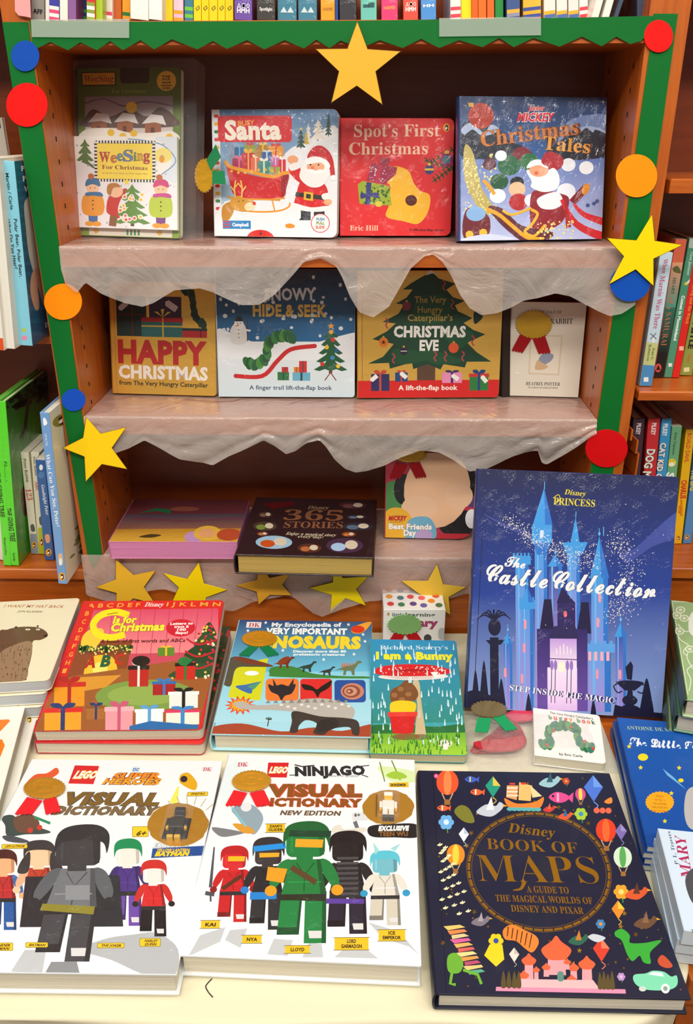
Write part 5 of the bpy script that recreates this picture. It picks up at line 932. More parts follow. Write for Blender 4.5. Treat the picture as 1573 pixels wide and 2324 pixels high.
a.blob([(1300, 180), (1530, 220), (1532, 290), (1380, 280)], 'd8ecb0'); a.line([(1308, 150), (1340, 282)], 8, '7a8c3c'); a.line([(1385, 140), (1440, 275)], 8, '7a8c3c'); a.blob([(1350, 240), (1400, 215), (1460, 230), (1480, 260), (1400, 265)], 'a0c83c')
a.poly([(1366, 290), (1492, 290), (1494, 324), (1368, 320)], 'f2c022'); a.text('SKREEMER', 1376, 314, 1478, 315, 16, '2c2410', 'B')
a.blob([(340, 440), (440, 405), (520, 450), (550, 520), (500, 610), (440, 580), (380, 500)], '8ea4b0'); a.blob([(215, 560), (300, 570), (400, 590), (440, 600), (300, 625), (240, 600)], '7a7c80'); a.ell(435, 430, 36, 30, 'dfe4e8'); a.blob([(350, 540), (440, 550), (500, 600), (420, 600)], 'd89a34'); a.line([(340, 430), (440, 560)], 12, '7cc4d0')
a.line([(235, 690), (222, 950)], [10, 22], '4c4e54'); a.line([(190, 985), (250, 995)], 26, '4c4e54'); a.line([(225, 1000), (228, 1040)], 12, '4c4e54'); a.line([(1145, 540), (1200, 690)], [26, 22], '6a6c72'); a.blob([(1000, 580), (1050, 560), (1080, 590), (1200, 580), (1210, 610), (1100, 640), (1010, 615)], 'dcd8cc')
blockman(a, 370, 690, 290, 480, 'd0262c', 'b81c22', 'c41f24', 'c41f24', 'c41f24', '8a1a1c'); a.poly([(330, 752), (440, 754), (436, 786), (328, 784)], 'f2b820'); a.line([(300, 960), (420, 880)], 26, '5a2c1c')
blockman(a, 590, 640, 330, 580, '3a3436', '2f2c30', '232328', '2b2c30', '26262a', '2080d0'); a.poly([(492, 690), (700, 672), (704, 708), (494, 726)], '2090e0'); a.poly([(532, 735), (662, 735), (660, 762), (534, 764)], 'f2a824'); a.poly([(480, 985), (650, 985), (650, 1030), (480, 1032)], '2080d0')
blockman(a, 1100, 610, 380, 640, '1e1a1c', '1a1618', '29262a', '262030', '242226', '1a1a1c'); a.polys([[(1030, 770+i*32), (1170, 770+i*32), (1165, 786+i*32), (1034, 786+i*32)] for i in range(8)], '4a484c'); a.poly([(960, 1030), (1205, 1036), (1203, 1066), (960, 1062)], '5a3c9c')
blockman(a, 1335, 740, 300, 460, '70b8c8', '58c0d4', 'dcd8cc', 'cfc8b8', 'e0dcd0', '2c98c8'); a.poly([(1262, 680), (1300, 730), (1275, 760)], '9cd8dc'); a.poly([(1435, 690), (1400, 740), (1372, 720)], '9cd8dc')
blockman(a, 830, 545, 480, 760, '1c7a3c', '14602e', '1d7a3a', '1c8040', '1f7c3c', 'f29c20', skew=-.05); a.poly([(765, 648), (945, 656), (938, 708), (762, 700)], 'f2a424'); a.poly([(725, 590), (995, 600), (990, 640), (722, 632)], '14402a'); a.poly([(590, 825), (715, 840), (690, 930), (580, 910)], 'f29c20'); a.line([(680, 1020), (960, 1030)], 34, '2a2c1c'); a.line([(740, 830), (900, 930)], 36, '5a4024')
for x0, y0, x1, y1, t in ((172, 1158, 292, 1208, 'KAI'), (440, 1252, 562, 1302, 'NYA'), (712, 1318, 866, 1366, 'LLOYD')): a.rect(x0, y0, x1, y1, 'f2c022'); a.text(t, (x0+x1)/2-.28*(x1-x0), y1-14, (x0+x1)/2+.28*(x1-x0), y1-13, 20, '2c2410', 'B'); a.line([(x0-8, y0), (x1+8, y0)], 3, '3c3010'); a.line([(x0-8, y1), (x1+8, y1)], 3, '3c3010')
for x0, y0, x1, y1, t, t2 in ((572, 546, 694, 602, 'ZANE’S', 'GLIDER'), (1020, 1272, 1230, 1348, 'LORD', 'GARMADON'), (1292, 1226, 1456, 1296, 'ICE', 'EMPEROR')):
    a.rect(x0, y0, x1, y1, 'f2c022'); m_ = (x0+x1)/2; k = (y1-y0)/2; a.text(t, m_-7*len(t), y0+k*.85, m_+7*len(t), y0+k*.87, k*.55, '2c2410', 'B'); a.text(t2, m_-8*len(t2), y0+k*1.65, m_+8*len(t2), y0+k*1.68, k*.55, '2c2410', 'B'); a.line([(x0-8, y0), (x1+8, y0)], 3, '3c3010'); a.line([(x0-8, y1), (x1+8, y1)], 3, '3c3010')
a.rr(1128, 482, 1232, 536, 12, 'd8dcde'); a.text('6+', 1142, 508, 1180, 509, 20, '3c3c3c', 'B'); a.blob([(1240, 575), (1400, 562), (1540, 570), (1545, 650), (1400, 650), (1250, 640)], '1d1a1c'); a.text('EXCLUSIVE', 1295, 604, 1488, 606, 28, 'f2f2f0', 'O', bold=.03); a.text('TEEN WU', 1300, 640, 1484, 642, 28, '8a5a28', 'B')
capsule(b, 'N', 1360, 455, 160, 110, dict(leg='e8e2d4', foot='3a3a3e', body='ece6da', arm='ece6da', hand='e8b020', head='eab428', hair='f0ece2', staff='6a3c1c', label='small white block figure with staff in a clear capsule'))
b.rosette('N', 465, 265, 134, 74, [ribs((350, 320), (440, 342), (400, 425), (298, 425)), ribs((455, 342), (550, 325), (598, 425), (500, 435))], col='e6aa34', rcol='e0242c', label='gold seal with red ribbons')
# dark atlas
b = Book('hardcover_book', 'dark navy picture atlas with gold lettering in a circle, front right of the table', [(42, 50), (1135, 48), (1545, 1308), (155, 1298)], TT+.028, .026, lean=90, kind='hard', col='181c34', view='O', mat=PLAIN, spine='12152a')
a = b.art('O'); a.full('191d36'); a.line([(118, 50), (210, 1300)], 5, '0f1224'); GD = 'b98524'
def ring(cx, cy, rx, ry, w, col, segs=72, gap=0, rot=0, m=1):
    L = []
    for i in range(segs):
        t0, t1 = 2*math.pi*i/segs, 2*math.pi*(i+1-gap)/segs; c_, s_ = math.cos(rot), math.sin(rot)
        f = lambda t, k: (cx+(rx*k*math.cos(t))*c_-(ry*k*math.sin(t))*s_, cy+(rx*k*math.cos(t))*s_+(ry*k*math.sin(t))*c_); L.append([f(t0, 1), f(t1, 1), f(t1, 1-w), f(t0, 1-w)])
    a.polys(L, col, m)
for r, w, g in ((1, .006, 0), (.985, .036, .14), (.93, .006, 0)): ring(722, 620, 408*r, 338*r, w, GD, 72 if not g else 44, g, .12)
a.text('Disney', 548, 402, 812, 428, 54, GD, 'I', 1); a.text('BOOK OF', 432, 500, 948, 518, 62, GD, 'S', 1, bold=-.01); a.text('MAPS', 385, 682, 1068, 686, 150, GD, 'S', 1, bold=-.012); a.text('A GUIDE TO', 655, 740, 890, 744, 36, GD, 'S', 1); a.text('THE MAGICAL WORLDS OF', 480, 792, 1022, 800, 36, GD, 'S', 1); a.text('DISNEY AND PIXAR', 566, 848, 970, 856, 36, GD, 'S', 1); a.line([(640, 680), (620, 720), (575, 730)], [26, 4], GD, 1, smooth=True)
rr = random.Random(21)
def inring(x, y): return ((x-722)/425)**2+((y-620)/350)**2 < 1
for i in range(130):
    y = rr.uniform(70, 1280); x = rr.uniform(140+y*.03, 1110+y*.31)
    if not inring(x, y): a.star(x, y, rr.choice([5, 7, 9, 16]), rr.choice(['8c6a24', 'c89a34', 'a87c28']), 5, .4, rr.uniform(0, 90), 1)
def fish(x, y, s, c, c2): a.blob([(x-s, y), (x-s*.3, y-s*.5), (x+s*.6, y-s*.3), (x+s*.9, y), (x+s*.5, y+s*.4), (x-s*.3, y+s*.5)], c); a.poly([(x+s*.7, y), (x+s*1.3, y-s*.5), (x+s*1.2, y+s*.5)], c); a.rect(x-s*.25, y-s*.4, x-s*.05, y+s*.4, c2); a.dots([(x-s*.6, y-s*.1)], s*.12, '111')
def flower(x, y, s, c, c2):
    a.line([(x, y), (x+s*.15, y+s)], s*.12, '3c8a3c'); [a.ell(x+s*.42*math.cos(t), y+s*.42*math.sin(t), s*.3, s*.3, c, n=10) for t in np.arange(0, 6.28, 1.047)]; a.ell(x, y, s*.25, s*.25, c2)
def balloon(x, y, s, c, c2): a.ell(x, y-s*.3, s*.6, s*.7, c); a.ell(x, y-s*.3, s*.22, s*.7, c2); a.line([(x-s*.3, y+s*.3), (x-s*.12, y+s*.7)], s*.06, 'c8a878'); a.line([(x+s*.3, y+s*.3), (x+s*.12, y+s*.7)], s*.06, 'c8a878'); a.rect(x-s*.16, y+s*.65, x+s*.16, y+s*.95, '9c6a34')
def bird(x, y, s, c, c2): a.blob([(x-s, y+s*.2), (x-s*.3, y-s*.4), (x+s*.4, y-s*.3), (x+s*.7, y-s*.6), (x+s, y-s*.35), (x+s*.7, y+s*.1), (x, y+s*.5)], c); a.poly([(x-s*.3, y), (x+s*.1, y-s*1.0), (x+s*.3, y)], c2); a.poly([(x+s*.95, y-s*.45), (x+s*1.3, y-s*.3), (x+s*.95, y-s*.25)], 'f0b030')
def kite(x, y, s, c, c2): a.poly([(x, y-s), (x+s*.7, y-s*.1), (x, y+s), (x-s*.7, y-s*.1)], c); a.poly([(x, y-s), (x+s*.7, y-s*.1), (x, y-s*.1)], c2); a.line([(x, y+s), (x+s*.3, y+s*1.3), (x, y+s*1.6)], s*.07, c2, smooth=True)
balloon(205, 150, 105, 'f0562c', 'f8884c'); fish(340, 98, 36, '3c60c8', 'f0d040'); fish(372, 172, 36, 'f2642c', 'fff'); kite(465, 140, 62, '1f9a7c', 'e8c84c'); flower(140, 82, 20, 'e84c8c', 'f8c8d8'); fish(182, 268, 34, 'f2642c', 'fff')
# a sailing ship
a.blob([(530, 205), (600, 235), (700, 225), (755, 195), (730, 260), (640, 275), (560, 262)], 'f08430'); a.poly([(545, 130), (610, 130), (600, 215), (540, 200)], 'f6a468'); a.polys([[(545, 140+i*22), (608, 140+i*22), (606, 150+i*22), (544, 150+i*22)] for i in range(3)], 'fbe0c4'); a.poly([(615, 110), (690, 130), (680, 220), (610, 215)], 'f2c070'); a.poly([(680, 130), (745, 190), (690, 200)], 'f8d8a0'); a.rect(560, 115, 592, 126, 'd8402c'); a.rect(625, 112, 655, 124, 'd8402c'); [a.ell(560+i*27, 268, 17, 11, '5cb4b4') for i in range(7)]
bird(790, 108, 62, '9cc8d0', '2c5c70'); fish(845, 195, 62, 'e04c90', 'f4a8cc'); flower(885, 100, 30, 'c84c2c', 'e8a04c'); kite(1040, 140, 78, '4c78d8', '6c9cf0'); balloon(965, 190, 50, 'd84c8c', 'f0d850'); a.blob([(1100, 215), (1140, 190), (1145, 220), (1120, 228)], 'e88c34'); bird(448, 275, 78, 'c4ccd8', 'e8ecf0'); a.blob([(245, 290), (280, 250), (330, 270), (360, 345), (300, 345)], '7c7c2c')
flower(200, 350, 62, '6cb0e8', 'cfe8f8'); kite(300, 420, 42, 'e9eef4', 'b8c8dc'); balloon(255, 560, 85, 'e88c24', 'f4d040'); bird(785, 265, 36, 'd03c34', 'e8603c'); bird(875, 305, 42, 'e0582c', '2c68a8'); flower(965, 290, 52, 'a8cc34', '3c90c8'); [a.ell(1055+i*34, 268, 17, 17, 'e8684c') for i in range(3)]; balloon(1105, 410, 95, 'e0401f', 'f06830'); kite(1190, 390, 48, '7c6cb0', '9c90c8'); balloon(1195, 560, 86, 'cfe4cc', '58a858'); flower(1180, 730, 60, 'f0a02c', 'f4d878'); bird(1265, 740, 66, 'd8582c', '5c3424'); kite(1160, 830, 52, 'f08c2c', 'f0c83c'); bird(1310, 900, 66, '6c4c34', '8a6444'); flower(1060, 910, 38, '3c80b8', 'f09040')
for i in range(26): t = i/26; x = 165+190*((i*7) % 10)/10*(.2+.8*t)+t*20; y = 480+t*400; bird(x, y, 15, 'e6dfb0', 'f2ecc8')
bird(395, 905, 52, '7c7480', 'a89ca4'); [a.poly([(190+i*12+(i % 3)*10, 935+i*24), (280+i*12+(i % 2)*12, 925+i*24), (310+i*11, 938+i*24), (215+i*12, 956+i*24)], c) for i, c in enumerate(['f0c46c', 'f4884c', 'e8c890', 'e0609c', 'f0b060', 'd86058', 'f4d890', 'e89c4c', 'b8506c', 'f0c880', '58a884', 'f0dc9c'][:11])]
a.blob([(215, 1100), (260, 1080), (300, 1130), (280, 1185), (220, 1180)], '6cae34'); a.line([(240, 1180), (230, 1245), (260, 1250)], 16, '6cae34'); a.line([(300, 1170), (380, 1195), (400, 1245)], 16, '6cae34')
flower(480, 1010, 58, 'f2cc1c', '3050a0'); a.poly([(445, 1030), (515, 1030), (525, 1110), (480, 1150), (415, 1090)], 'f4d01c'); kite(580, 1085, 40, 'e8dcd0', 'c8b8b0')
a.blob([(520, 950), (570, 920), (640, 950), (700, 980), (715, 1020), (680, 1070), (640, 1050), (590, 1010), (530, 1000)], 'f08434'); a.polys([[(545+i*26, 932+i*8), (551+i*26, 932+i*8), (545+i*24, 985+i*12), (540+i*24, 985+i*12)] for i in range(6)], '3c1c10')
bird(935, 1000, 56, '2c6450', 'c87c2c'); kite(1060, 1050, 66, 'd8402c', 'e87c5c'); a.blob([(990, 985), (1020, 965), (1085, 985), (1040, 1010)], 'c8d0dc')
a.blob([(1140, 950), (1180, 935), (1220, 970), (1220, 1010), (1300, 1010), (1395, 995), (1330, 1060), (1330, 1120), (1290, 1115), (1270, 1080), (1230, 1110), (1200, 1070), (1175, 1000), (1140, 975)], '38a838'); a.blob([(1370, 1100), (1400, 1075), (1450, 1130), (1420, 1145), (1380, 1130)], 'c85030'); flower(1165, 1195, 32, 'b890c8', 'd8b8e0')
# domed pink palace
PK, OR_ = 'f7a0a8', 'f0643c'
for x, y, r, b_ in ((812, 1060, 82, 1190), (660, 1115, 40, 1260), (978, 1130, 46, 1260), (755, 1150, 24, 1200), (700, 1165, 20, 1240), (905, 1150, 30, 1210), (632, 1195, 28, 1262), (893, 1212, 26, 1260), (870, 1120, 20, 1160)):
    a.poly([(x-r*.55, y), (x+r*.55, y), (x+r*.62, b_), (x-r*.62, b_)], PK); a.blob([(x, y-r*1.0), (x+r*.35, y-r*.62), (x+r, y-r*.1), (x+r*.75, y+r*.42), (x+r*.4, y+r*.6), (x-r*.4, y+r*.6), (x-r*.75, y+r*.42), (x-r, y-r*.1), (x-r*.35, y-r*.62)], OR_)
a.poly([(610, 1215), (1010, 1215), (1045, 1262), (585, 1258)], 'fbb8bc'); a.poly([(480, 1258), (1185, 1262), (1188, 1285), (478, 1280)], 'f490b0'); a.rr(815, 1170, 850, 1225, 14, '5a8c84')
for x in (520, 550, 580, 604, 1048, 1070, 1092, 1115): a.blob([(x, 1180-(x % 3)*8), (x+13, 1230), (x+10, 1262), (x-10, 1262), (x-13, 1230)], '5a4c28')
# a plain old-fashioned motor car
a.blob([(1235, 1185), (1300, 1175), (1340, 1160), (1400, 1165), (1440, 1190), (1470, 1185), (1470, 1235), (1420, 1262), (1300, 1262), (1240, 1230)], '7cd8b0'); a.poly([(1312, 1180), (1340, 1166), (1390, 1170), (1400, 1192)], 'dff0ee'); a.ell(1405, 1255, 24, 26, 'e8ece8'); a.ell(1405, 1255, 12, 13, '8c9c98'); a.ell(1280, 1258, 20, 14, 'c8d4cc')
# castle poster book leaning at the right
b = Book('picture_book', 'very large deep blue castle picture book with white script title, leaning upright', [(150, 50), (1478, 148), (1365, 1725), (48, 1690)], TT, .022, lean=22, kind='hard', col='20306c', view='I', mat=WRAP)
a = b.art('I'); a.grad(0, 0, 1500, 900, '12123a', '1e3c94', 8); a.grad(0, 900, 1500, 1750, '1e3c94', '8fa8e0', 8); a.line([(195, 60), (95, 1690)], 5, '141a44')
a.line([(180, 360), (330, 440), (520, 520)], [4, 40], '3c4890'); a.blob([(1100, 640), (1200, 600), (1400, 420), (1480, 380), (1480, 520), (1300, 600), (1150, 700)], '3c4c9c')
B1, B2, B3 = '3f9ae4', '2c74cc', '5cb4f0'
def tower(x, w, top, bot, c, cone=None, cw=1.2, cren=False, c2=None):
    a.grad(x-w/2, top, x+w/2, bot, c, 'a890e0', 6); a.rect(x+w*.22, top, x+w/2, bot, c2 or B2); a.line([(x-w*.25, top), (x-w*.25, bot)], w*.1, '6cb8f4')
    if cren: a.rect(x-w*.68, top-14, x+w*.68, top+46, c); a.polys([[(x-w*.68+i*w*.28, top-34), (x-w*.54+i*w*.28, top-34), (x-w*.54+i*w*.28, top-12), (x-w*.68+i*w*.28, top-12)] for i in range(5)], c)
    if cone: a.poly([(x-w*cw/2, top), (x, cone), (x+w*cw/2, top)], B1); a.poly([(x+w*.1, top), (x, cone), (x+w*cw/2, top)], B2); a.line([(x, cone), (x, cone-50)], 4, B3); a.ell(x, cone-14, 8, 10, B3)
tower(668, 90, 720, 1400, '24489c', 640); tower(340, 60, 1240, 1690, '3a70c8', 1160); tower(1100, 70, 1190, 1690, '3058b0', 1090); tower(440, 90, 660, 1690, B1, cren=True); tower(570, 84, 560, 1690, B1); a.rect(510, 440, 645, 560, B1); a.poly([(520, 560), (640, 560), (605, 640), (545, 640)], B2); a.poly([(515, 440), (595, 190), (650, 440)], B1); a.poly([(600, 440), (595, 190), (650, 440)], B2); a.line([(597, 200), (597, 150)], 5, B3); a.rr(565, 475, 589, 525, 10, 'cfe0f8')
tower(790, 84, 620, 1300, B1); a.poly([(712, 560), (885, 560), (850, 640), (745, 640)], B1); a.poly([(770, 560), (805, 390), (830, 560)], B1); a.line([(806, 395), (808, 355)], 5, B3)
tower(962, 110, 800, 1690, B1, 520, 1.15, cren=False); a.line([(990, 520), (990, 460)], 5, B3); tower(475, 80, 960, 1690, B1, 850, 1.1, cren=True); tower(960, 150, 1250, 1690, '5ca0e8', None, cren=True); a.polys([[(885+i*40, 1290), (905+i*40, 1290), (905+i*40, 1350), (885+i*40, 1350)] for i in range(4)], 'f4b0c0')
a.poly([(560, 1140), (590, 940), (640, 940), (655, 1140)], '1c1440'); a.poly([(810, 1160), (840, 960), (890, 960), (905, 1170)], '1c1440'); a.rect(680, 960, 800, 1130, '2c2060'); a.poly([(675, 965), (710, 860), (800, 965)], '241a50'); a.ell(733, 1040, 12, 22, 'f06870'); a.grad(540, 1140, 880, 1690, '2c2064', '6c4ca8', 5); a.poly([(620, 1200), (660, 1120), (800, 1120), (825, 1210)], '2c2458'); a.grad(628, 1205, 808, 1400, 'c49ce4', 'fce8f8', 4); a.grad(610, 1400, 810, 1690, 'f8e4fc', 'e8c4f4', 3); a.ell(705, 1395, 26, 36, 'fff4dc')
a.polys([[(670+i*24, 1240+abs(2-i)*16), (676+i*24, 1240+abs(2-i)*16), (676+i*24, 1310), (670+i*24, 1310)] for i in range(5)], 'fff0f0'); a.line([(620, 1340), (810, 1345)], 6, '4a3478')
for x in (640, 665, 745, 772): a.line([(x, 1350), (x-6, 1640)], 5, '33285c'); a.ell(x, 1385, 12, 34, '9c78c8')
for x, y in ((452, 1270), (950, 1095), (460, 1110), (1095, 1440), (320, 1440), (436, 1480), (962, 930), (944, 1440)): a.rr(x-9, y-32, x+9, y+32, 8, 'f09ab0')
DK = '131436'; a.rect(215, 1200, 275, 1690, DK); a.poly([(185, 1220), (320, 1215), (290, 1250), (215, 1250)], DK); a.ell(248, 1130, 44, 60, DK)
for t in (-2.9, -2.5, -2.1, -1.6, -1.1, -.7, -.3): a.line([(245, 1080), (245+70*math.cos(t), 1060+50*math.sin(t)), (245+125*math.cos(t), 1075+55*math.sin(t)+20)], [16, 4], DK, smooth=True)
for x, y, w in ((112, 1425, 60), (172, 1360, 66), (292, 1480, 60), (1268, 1460, 84), (480, 1580, 40), (918, 1610, 34)): a.blob([(x, y), (x+w*.35, y+(1700-y)*.5), (x+w*.5, 1720), (x-w*.5, 1720), (x-w*.35, y+(1700-y)*.5)], DK)
a.poly([(40, 1580), (110, 1560), (220, 1600), (220, 1720), (30, 1720)], DK); a.poly([(1060, 1640), (1200, 1680), (1400, 1690), (1400, 1760), (1040, 1760)], DK)
a.ell(1158, 1495, 92, 18, DK); a.poly([(1075, 1500), (1245, 1500), (1190, 1545), (1125, 1545)], DK); a.line([(1160, 1540), (1155, 1690)], [30, 70], DK); a.ell(1158, 1610, 50, 34, DK); a.ell(1158, 1680, 76, 40, DK); a.poly([(1140, 1470), (1130, 1390), (1165, 1350), (1180, 1380), (1172, 1475)], DK)
for s in (-1, 1): a.line([(1158+s*80, 1500), (1158+s*105, 1520), (1158+s*80, 1560), (1158+s*50, 1550)], 8, DK, smooth=True)
rr = random.Random(31); PTS = []
for i in range(1100):
    t = rr.random()
    if t < .6: k = t/.6; x = 330+k*620+rr.gauss(0, 30); y = 400+300*math.sin(k*1.5)-k*20+rr.gauss(0, 26+22*k)
    else: k = (t-.6)/.4; ang = -1.3+k*2.6; x = 1010+150*math.cos(ang)+rr.gauss(0, 46); y = 790+270*math.sin(ang)+rr.gauss(0, 40)
    PTS.append((x, y, rr.choice([2, 2.5, 3, 4])))
a.polys([a.ellp(x, y, r, r, 0, 5) for x, y, r in PTS], 'f4e8dc'); scatter(a, 40, 200, 300, 1400, 1200, 3, 'e8ecf8', 6)
YE = 'e0cc34'; a.text('Disney', 730, 238, 870, 256, 34, YE, 'I'); a.text('PRINCESS', 656, 304, 932, 328, 46, YE, 'S'); a.line([(655, 262), (690, 240), (700, 270), (670, 300)], 5, YE, smooth=True)
a.text('The', 318, 712, 462, 732, 66, 'eceef0', 'C', bold=.02, out='28305c', ow=.01); a.text('Castle', 185, 820, 612, 866, 120, 'eceef0', 'C', bold=.02, out='28305c', ow=.01); a.text('Collection', 640, 870, 1325, 936, 120, 'eceef0', 'C', bold=.02, out='28305c', ow=.01)
a.text('STEP INSIDE THE MAGIC', 346, 1560, 1052, 1632, 38, 'f4f0fc', 'S', out='2c2460', ow=.02)
# small pack with the buggy book in front of the castle book
Bq = [(55, 165), (1030, 158), (1095, 560), (72, 560)]; q = px('L', *Bq)
O, u, v, n, w, h = frame(q, TT+.004, lean=90)
b = Book('board_book', 'small white board book with a leafy garland, sealed in a clear bag', [(510, 148), (962, 172), (982, 495), (510, 470)], TT+.022, .018, lean=90, rad=.006, col='f4f1ea', view='L', mat=PLAIN, page='e4dcc6')
a = b.art('L'); a.text('The Very Hungry Caterpillar’s', 620, 182, 915, 208, 13, '5a5a52', 'R', bold=.02)
for t, x0, x1, c in (('b', 612, 636, '5c9a54'), ('u', 646, 670, 'e0503c'), ('g', 680, 706, '5c9a7c'), ('g', 716, 742, 'd8503c'), ('y', 750, 776, 'e8982c'), ('b', 806, 830, '6ca048'), ('o', 838, 864, 'e0503c'), ('o', 872, 898, 'e08850'), ('k', 906, 930, '4c7c54')): y = 222+(x0-612)*.055; a.text(t, x0, y, x1, y, 26 if t in 'bk' else 30, c, 'R', bold=.05)
sprig(a, [(560, 395), (620, 390), (600, 320), (640, 275), (720, 262), (800, 280), (800, 340), (840, 390), (890, 400)], 38, ['2c7a50', '3c8c48', '1f6844', '5ca044', '2a7c60']); a.dots([(640, 300), (760, 270), (850, 360), (900, 405), (590, 400)], 11, 'd8402c')
a.text('by Eric Carle', 672, 460, 828, 466, 15, '4a4a46', 'R', bold=.02)
root = empty('plastic_bag', mat4(O, u, v, n) @ Matrix.Translation((w/2, h/2, -.003)), 'clear plastic bag with dark rosette and green ribbons, holding a red strap', 'bag')
off = (w/2, h/2, -.003); A = Art(q, w, h, 'L'); mb = MB(); nx, ny = 40, 18; rr = random.Random(3)
for s in (1, 0):
    i0 = len(mb.v)
    for i in range(nx+1):
        for j in range(ny+1):
            x, y = w*i/nx, h*j/ny; e = min(i/nx*6, (1-i/nx)*6, j/ny*4, (1-j/ny)*4, 1); mb.v.append((x, y, -.003 if not s else -.0028+e*(.0255+.0012*math.sin(i*1.3)*math.cos(j*1.7))))
    for i in range(nx):
        for j in range(ny): a0 = i0+i*(ny+1)+j; mb.f.append([a0, a0+ny+1, a0+ny+2, a0+1]); mb.c.append([lin('fff')]*4); mb.m.append(0)
mb.build('film', simple('bag_film', 'f6f6f2', .08, alpha=.17, bd=.012, bs=45, coat=1., dist=2), root, off, smooth=True)
mb = MB(); 
for k, P in enumerate(([(100, 440), (250, 330), (380, 260), (470, 300), (480, 400), (330, 440)], [(300, 300), (420, 240), (480, 350), (400, 420), (260, 380)], [(380, 210), (560, 172), (580, 240), (440, 262)], [(120, 420), (300, 400), (460, 380), (420, 460), (200, 470)])):
    pp = [A.p(*t) for t in spl(P, True, 4)]
    if sum(pp[i][0]*pp[(i+1) % len(pp)][1]-pp[(i+1) % len(pp)][0]*pp[i][1] for i in range(len(pp))) < 0: pp = pp[::-1]
    mb.prism(pp, .0005+k*.0032, .003+k*.0035, ('b81c28', 'a01420', 'd83050', 'c02430')[k])
o = mb.build('strap', printed('red_fabric', .7, 0, bumpd=.003, bsc=60), root, off); o['label'] = 'folded red strap'
mb = MB(); pts = [A.p(252+128*k*math.cos(-t), 235+60*k*math.sin(-t)) for i in range(48) for t, k in ((2*math.pi*i/48, 1 if i % 2 else .9),)]; mb.prism(pts, .025, .0262, '8a7648', 0, .0005, [A.p(252+104*math.cos(-2*math.pi*i/48), 235+48*math.sin(-2*math.pi*i/48)) for i in range(48)]); rs = mb.build('rosette', FOIL, root, off)
for P in (ribs((165, 292), (258, 295), (222, 390), (132, 388)), ribs((270, 292), (340, 265), (422, 368), (335, 382))): mb = MB(); mb.prism([A.p(*t) for t in P][::-1], .0235, .0242, '1c9c5c'); mb.build('ribbon', PAPER, rs, off)
# ------------------------------------------------------------------ stacks right of the display
SC = 'copies of the blue star-strewn paperback'
for k, lab in ((3, 'lowest copy of the blue paperback pile beside the castle book'), (2, 'third copy from the top in the blue paperback pile'), (1, 'second copy from the top in the blue paperback pile'), (0, 'top blue paperback with yellow moon, stars and white script title')):
    dx = (0, -9, -6, -14)[k]
    q = [(1401+dx, 1628+k*8), (1625+dx, 1640+k*8), (1752+dx, 1932+k*14), (1470+dx, 1921+k*14)]
    b = Book('paperback', lab, q, TT+.008+.0095*(3-k), .009, lean=90, kind='paper', rad=0, col='1450a8' if k == 0 else '123c80', page='d8d4c8', group=SC)
    if k: continue
    a = b.art('F'); a.grad(1390, 1625, 1760, 1940, '1558ae', '0f4ba0', 4); a.view = 'L'
    a.text('ANTOINE DE SAINT-EXUPÉRY', 1130, 282, 1700, 312, 24, 'b9d088', 'S', bold=-.01); a.text('The Little Prince', 1150, 388, 1735, 432, 52, 'e9eef4', 'C', bold=.03); a.ell(1238, 468, 34, 24, 'f0d81c'); a.ell(1492, 624, 18, 13, 'f0d81c')
    for x, y in ((1145, 397), (1222, 538), (1480, 540), (1428, 710), (1384, 897), (1540, 255)): a.star(x, y, 17, 'f0d81c', 5, .45)
    a.poly([(1370, 545), (1400, 590), (1528, 686), (1440, 600)], '6cb4e0'); a.blob([(1530, 700), (1600, 670), (1680, 760), (1690, 940), (1560, 950), (1515, 850)], 'b8b6b4'); a.poly([(1350+(98 if i % 2 == 0 else 92)*math.cos(math.pi*i/24), 770+(74 if i % 2 == 0 else 68)*math.sin(math.pi*i/24)) for i in range(48)], 'f2a81c')
    for i, t in enumerate(('SOON', 'TO BE A', 'MAJOR', 'MOTION', 'PICTURE')): w_ = (26, 36, 46, 56, 56)[i]; a.text(t, 1352-w_, 735+i*25, 1352+w_, 740+i*25, 14, 'a8641c', 'S')
MC = 'copies of the pale blue storybook with red title'
for k, lab in ((2, 'lowest of the three pale blue storybooks at the right edge'), (1, 'middle of the three pale blue storybooks at the right edge'), (0, 'topmost pale blue storybook with red lettering, at the right edge')):
    q = [(1494-k*8, 1880+k*22), (1700-k*8, 1888+k*22), (1812-k*14, 2118+k*20), (1553-k*14, 2111+k*20)]
    b = Book('paperback', lab, q, TT+.024+.022*(2-k), .021, lean=90, kind='paper', rad=0, col='c9dcee', page='ded6c2', group=MC, mat=PLAIN)
    mb = MB(); mb.box((0, -.0008, -b.T), (b.w, 0, 0), 'd3dbe4'); sp_ = mb.build('spine', PLAIN, b.root, b.off)
    e = Art([(0, 0), (1, 0), (1, 1), (0, 1)], b.w, b.T, 'X')
    e.p = lambda x, y, b=b: (lambda q: (float((q-b.O)@b.u), float((q-b.O)@b.n)+b.T))(pl(*px('X', (x, y))[0], b.O, -b.v))
    e.owner = (b.off, lambda p, T=b.T: (p[0], -.0008-p[2], p[1]-T), sp_, [PLAIN, FOILP]); x_, y_ = ((460, 1828), (436, 1880), (406, 1928))[k]; e.text('Travers', x_, y_, x_+120, y_+4, 17, '54606c', 'S')
    if k: continue
    a = b.art('F'); a.full('cfe0f0'); a.view = 'X'; a.text('P. L. Travers', 395, 1470, 350, 1292, 18, '3c5068', 'S'); a.text('MARY', 470, 1545, 430, 1320, 56, 'b02c5c', 'S'); a.blob([(430, 1560), (455, 1500), (500, 1500), (500, 1680), (460, 1660)], '4a4c54')
for k in (0, 1, 2):
    # lettering on the lower edges
    pass
GB = 'green patterned hardbacks at the back right'
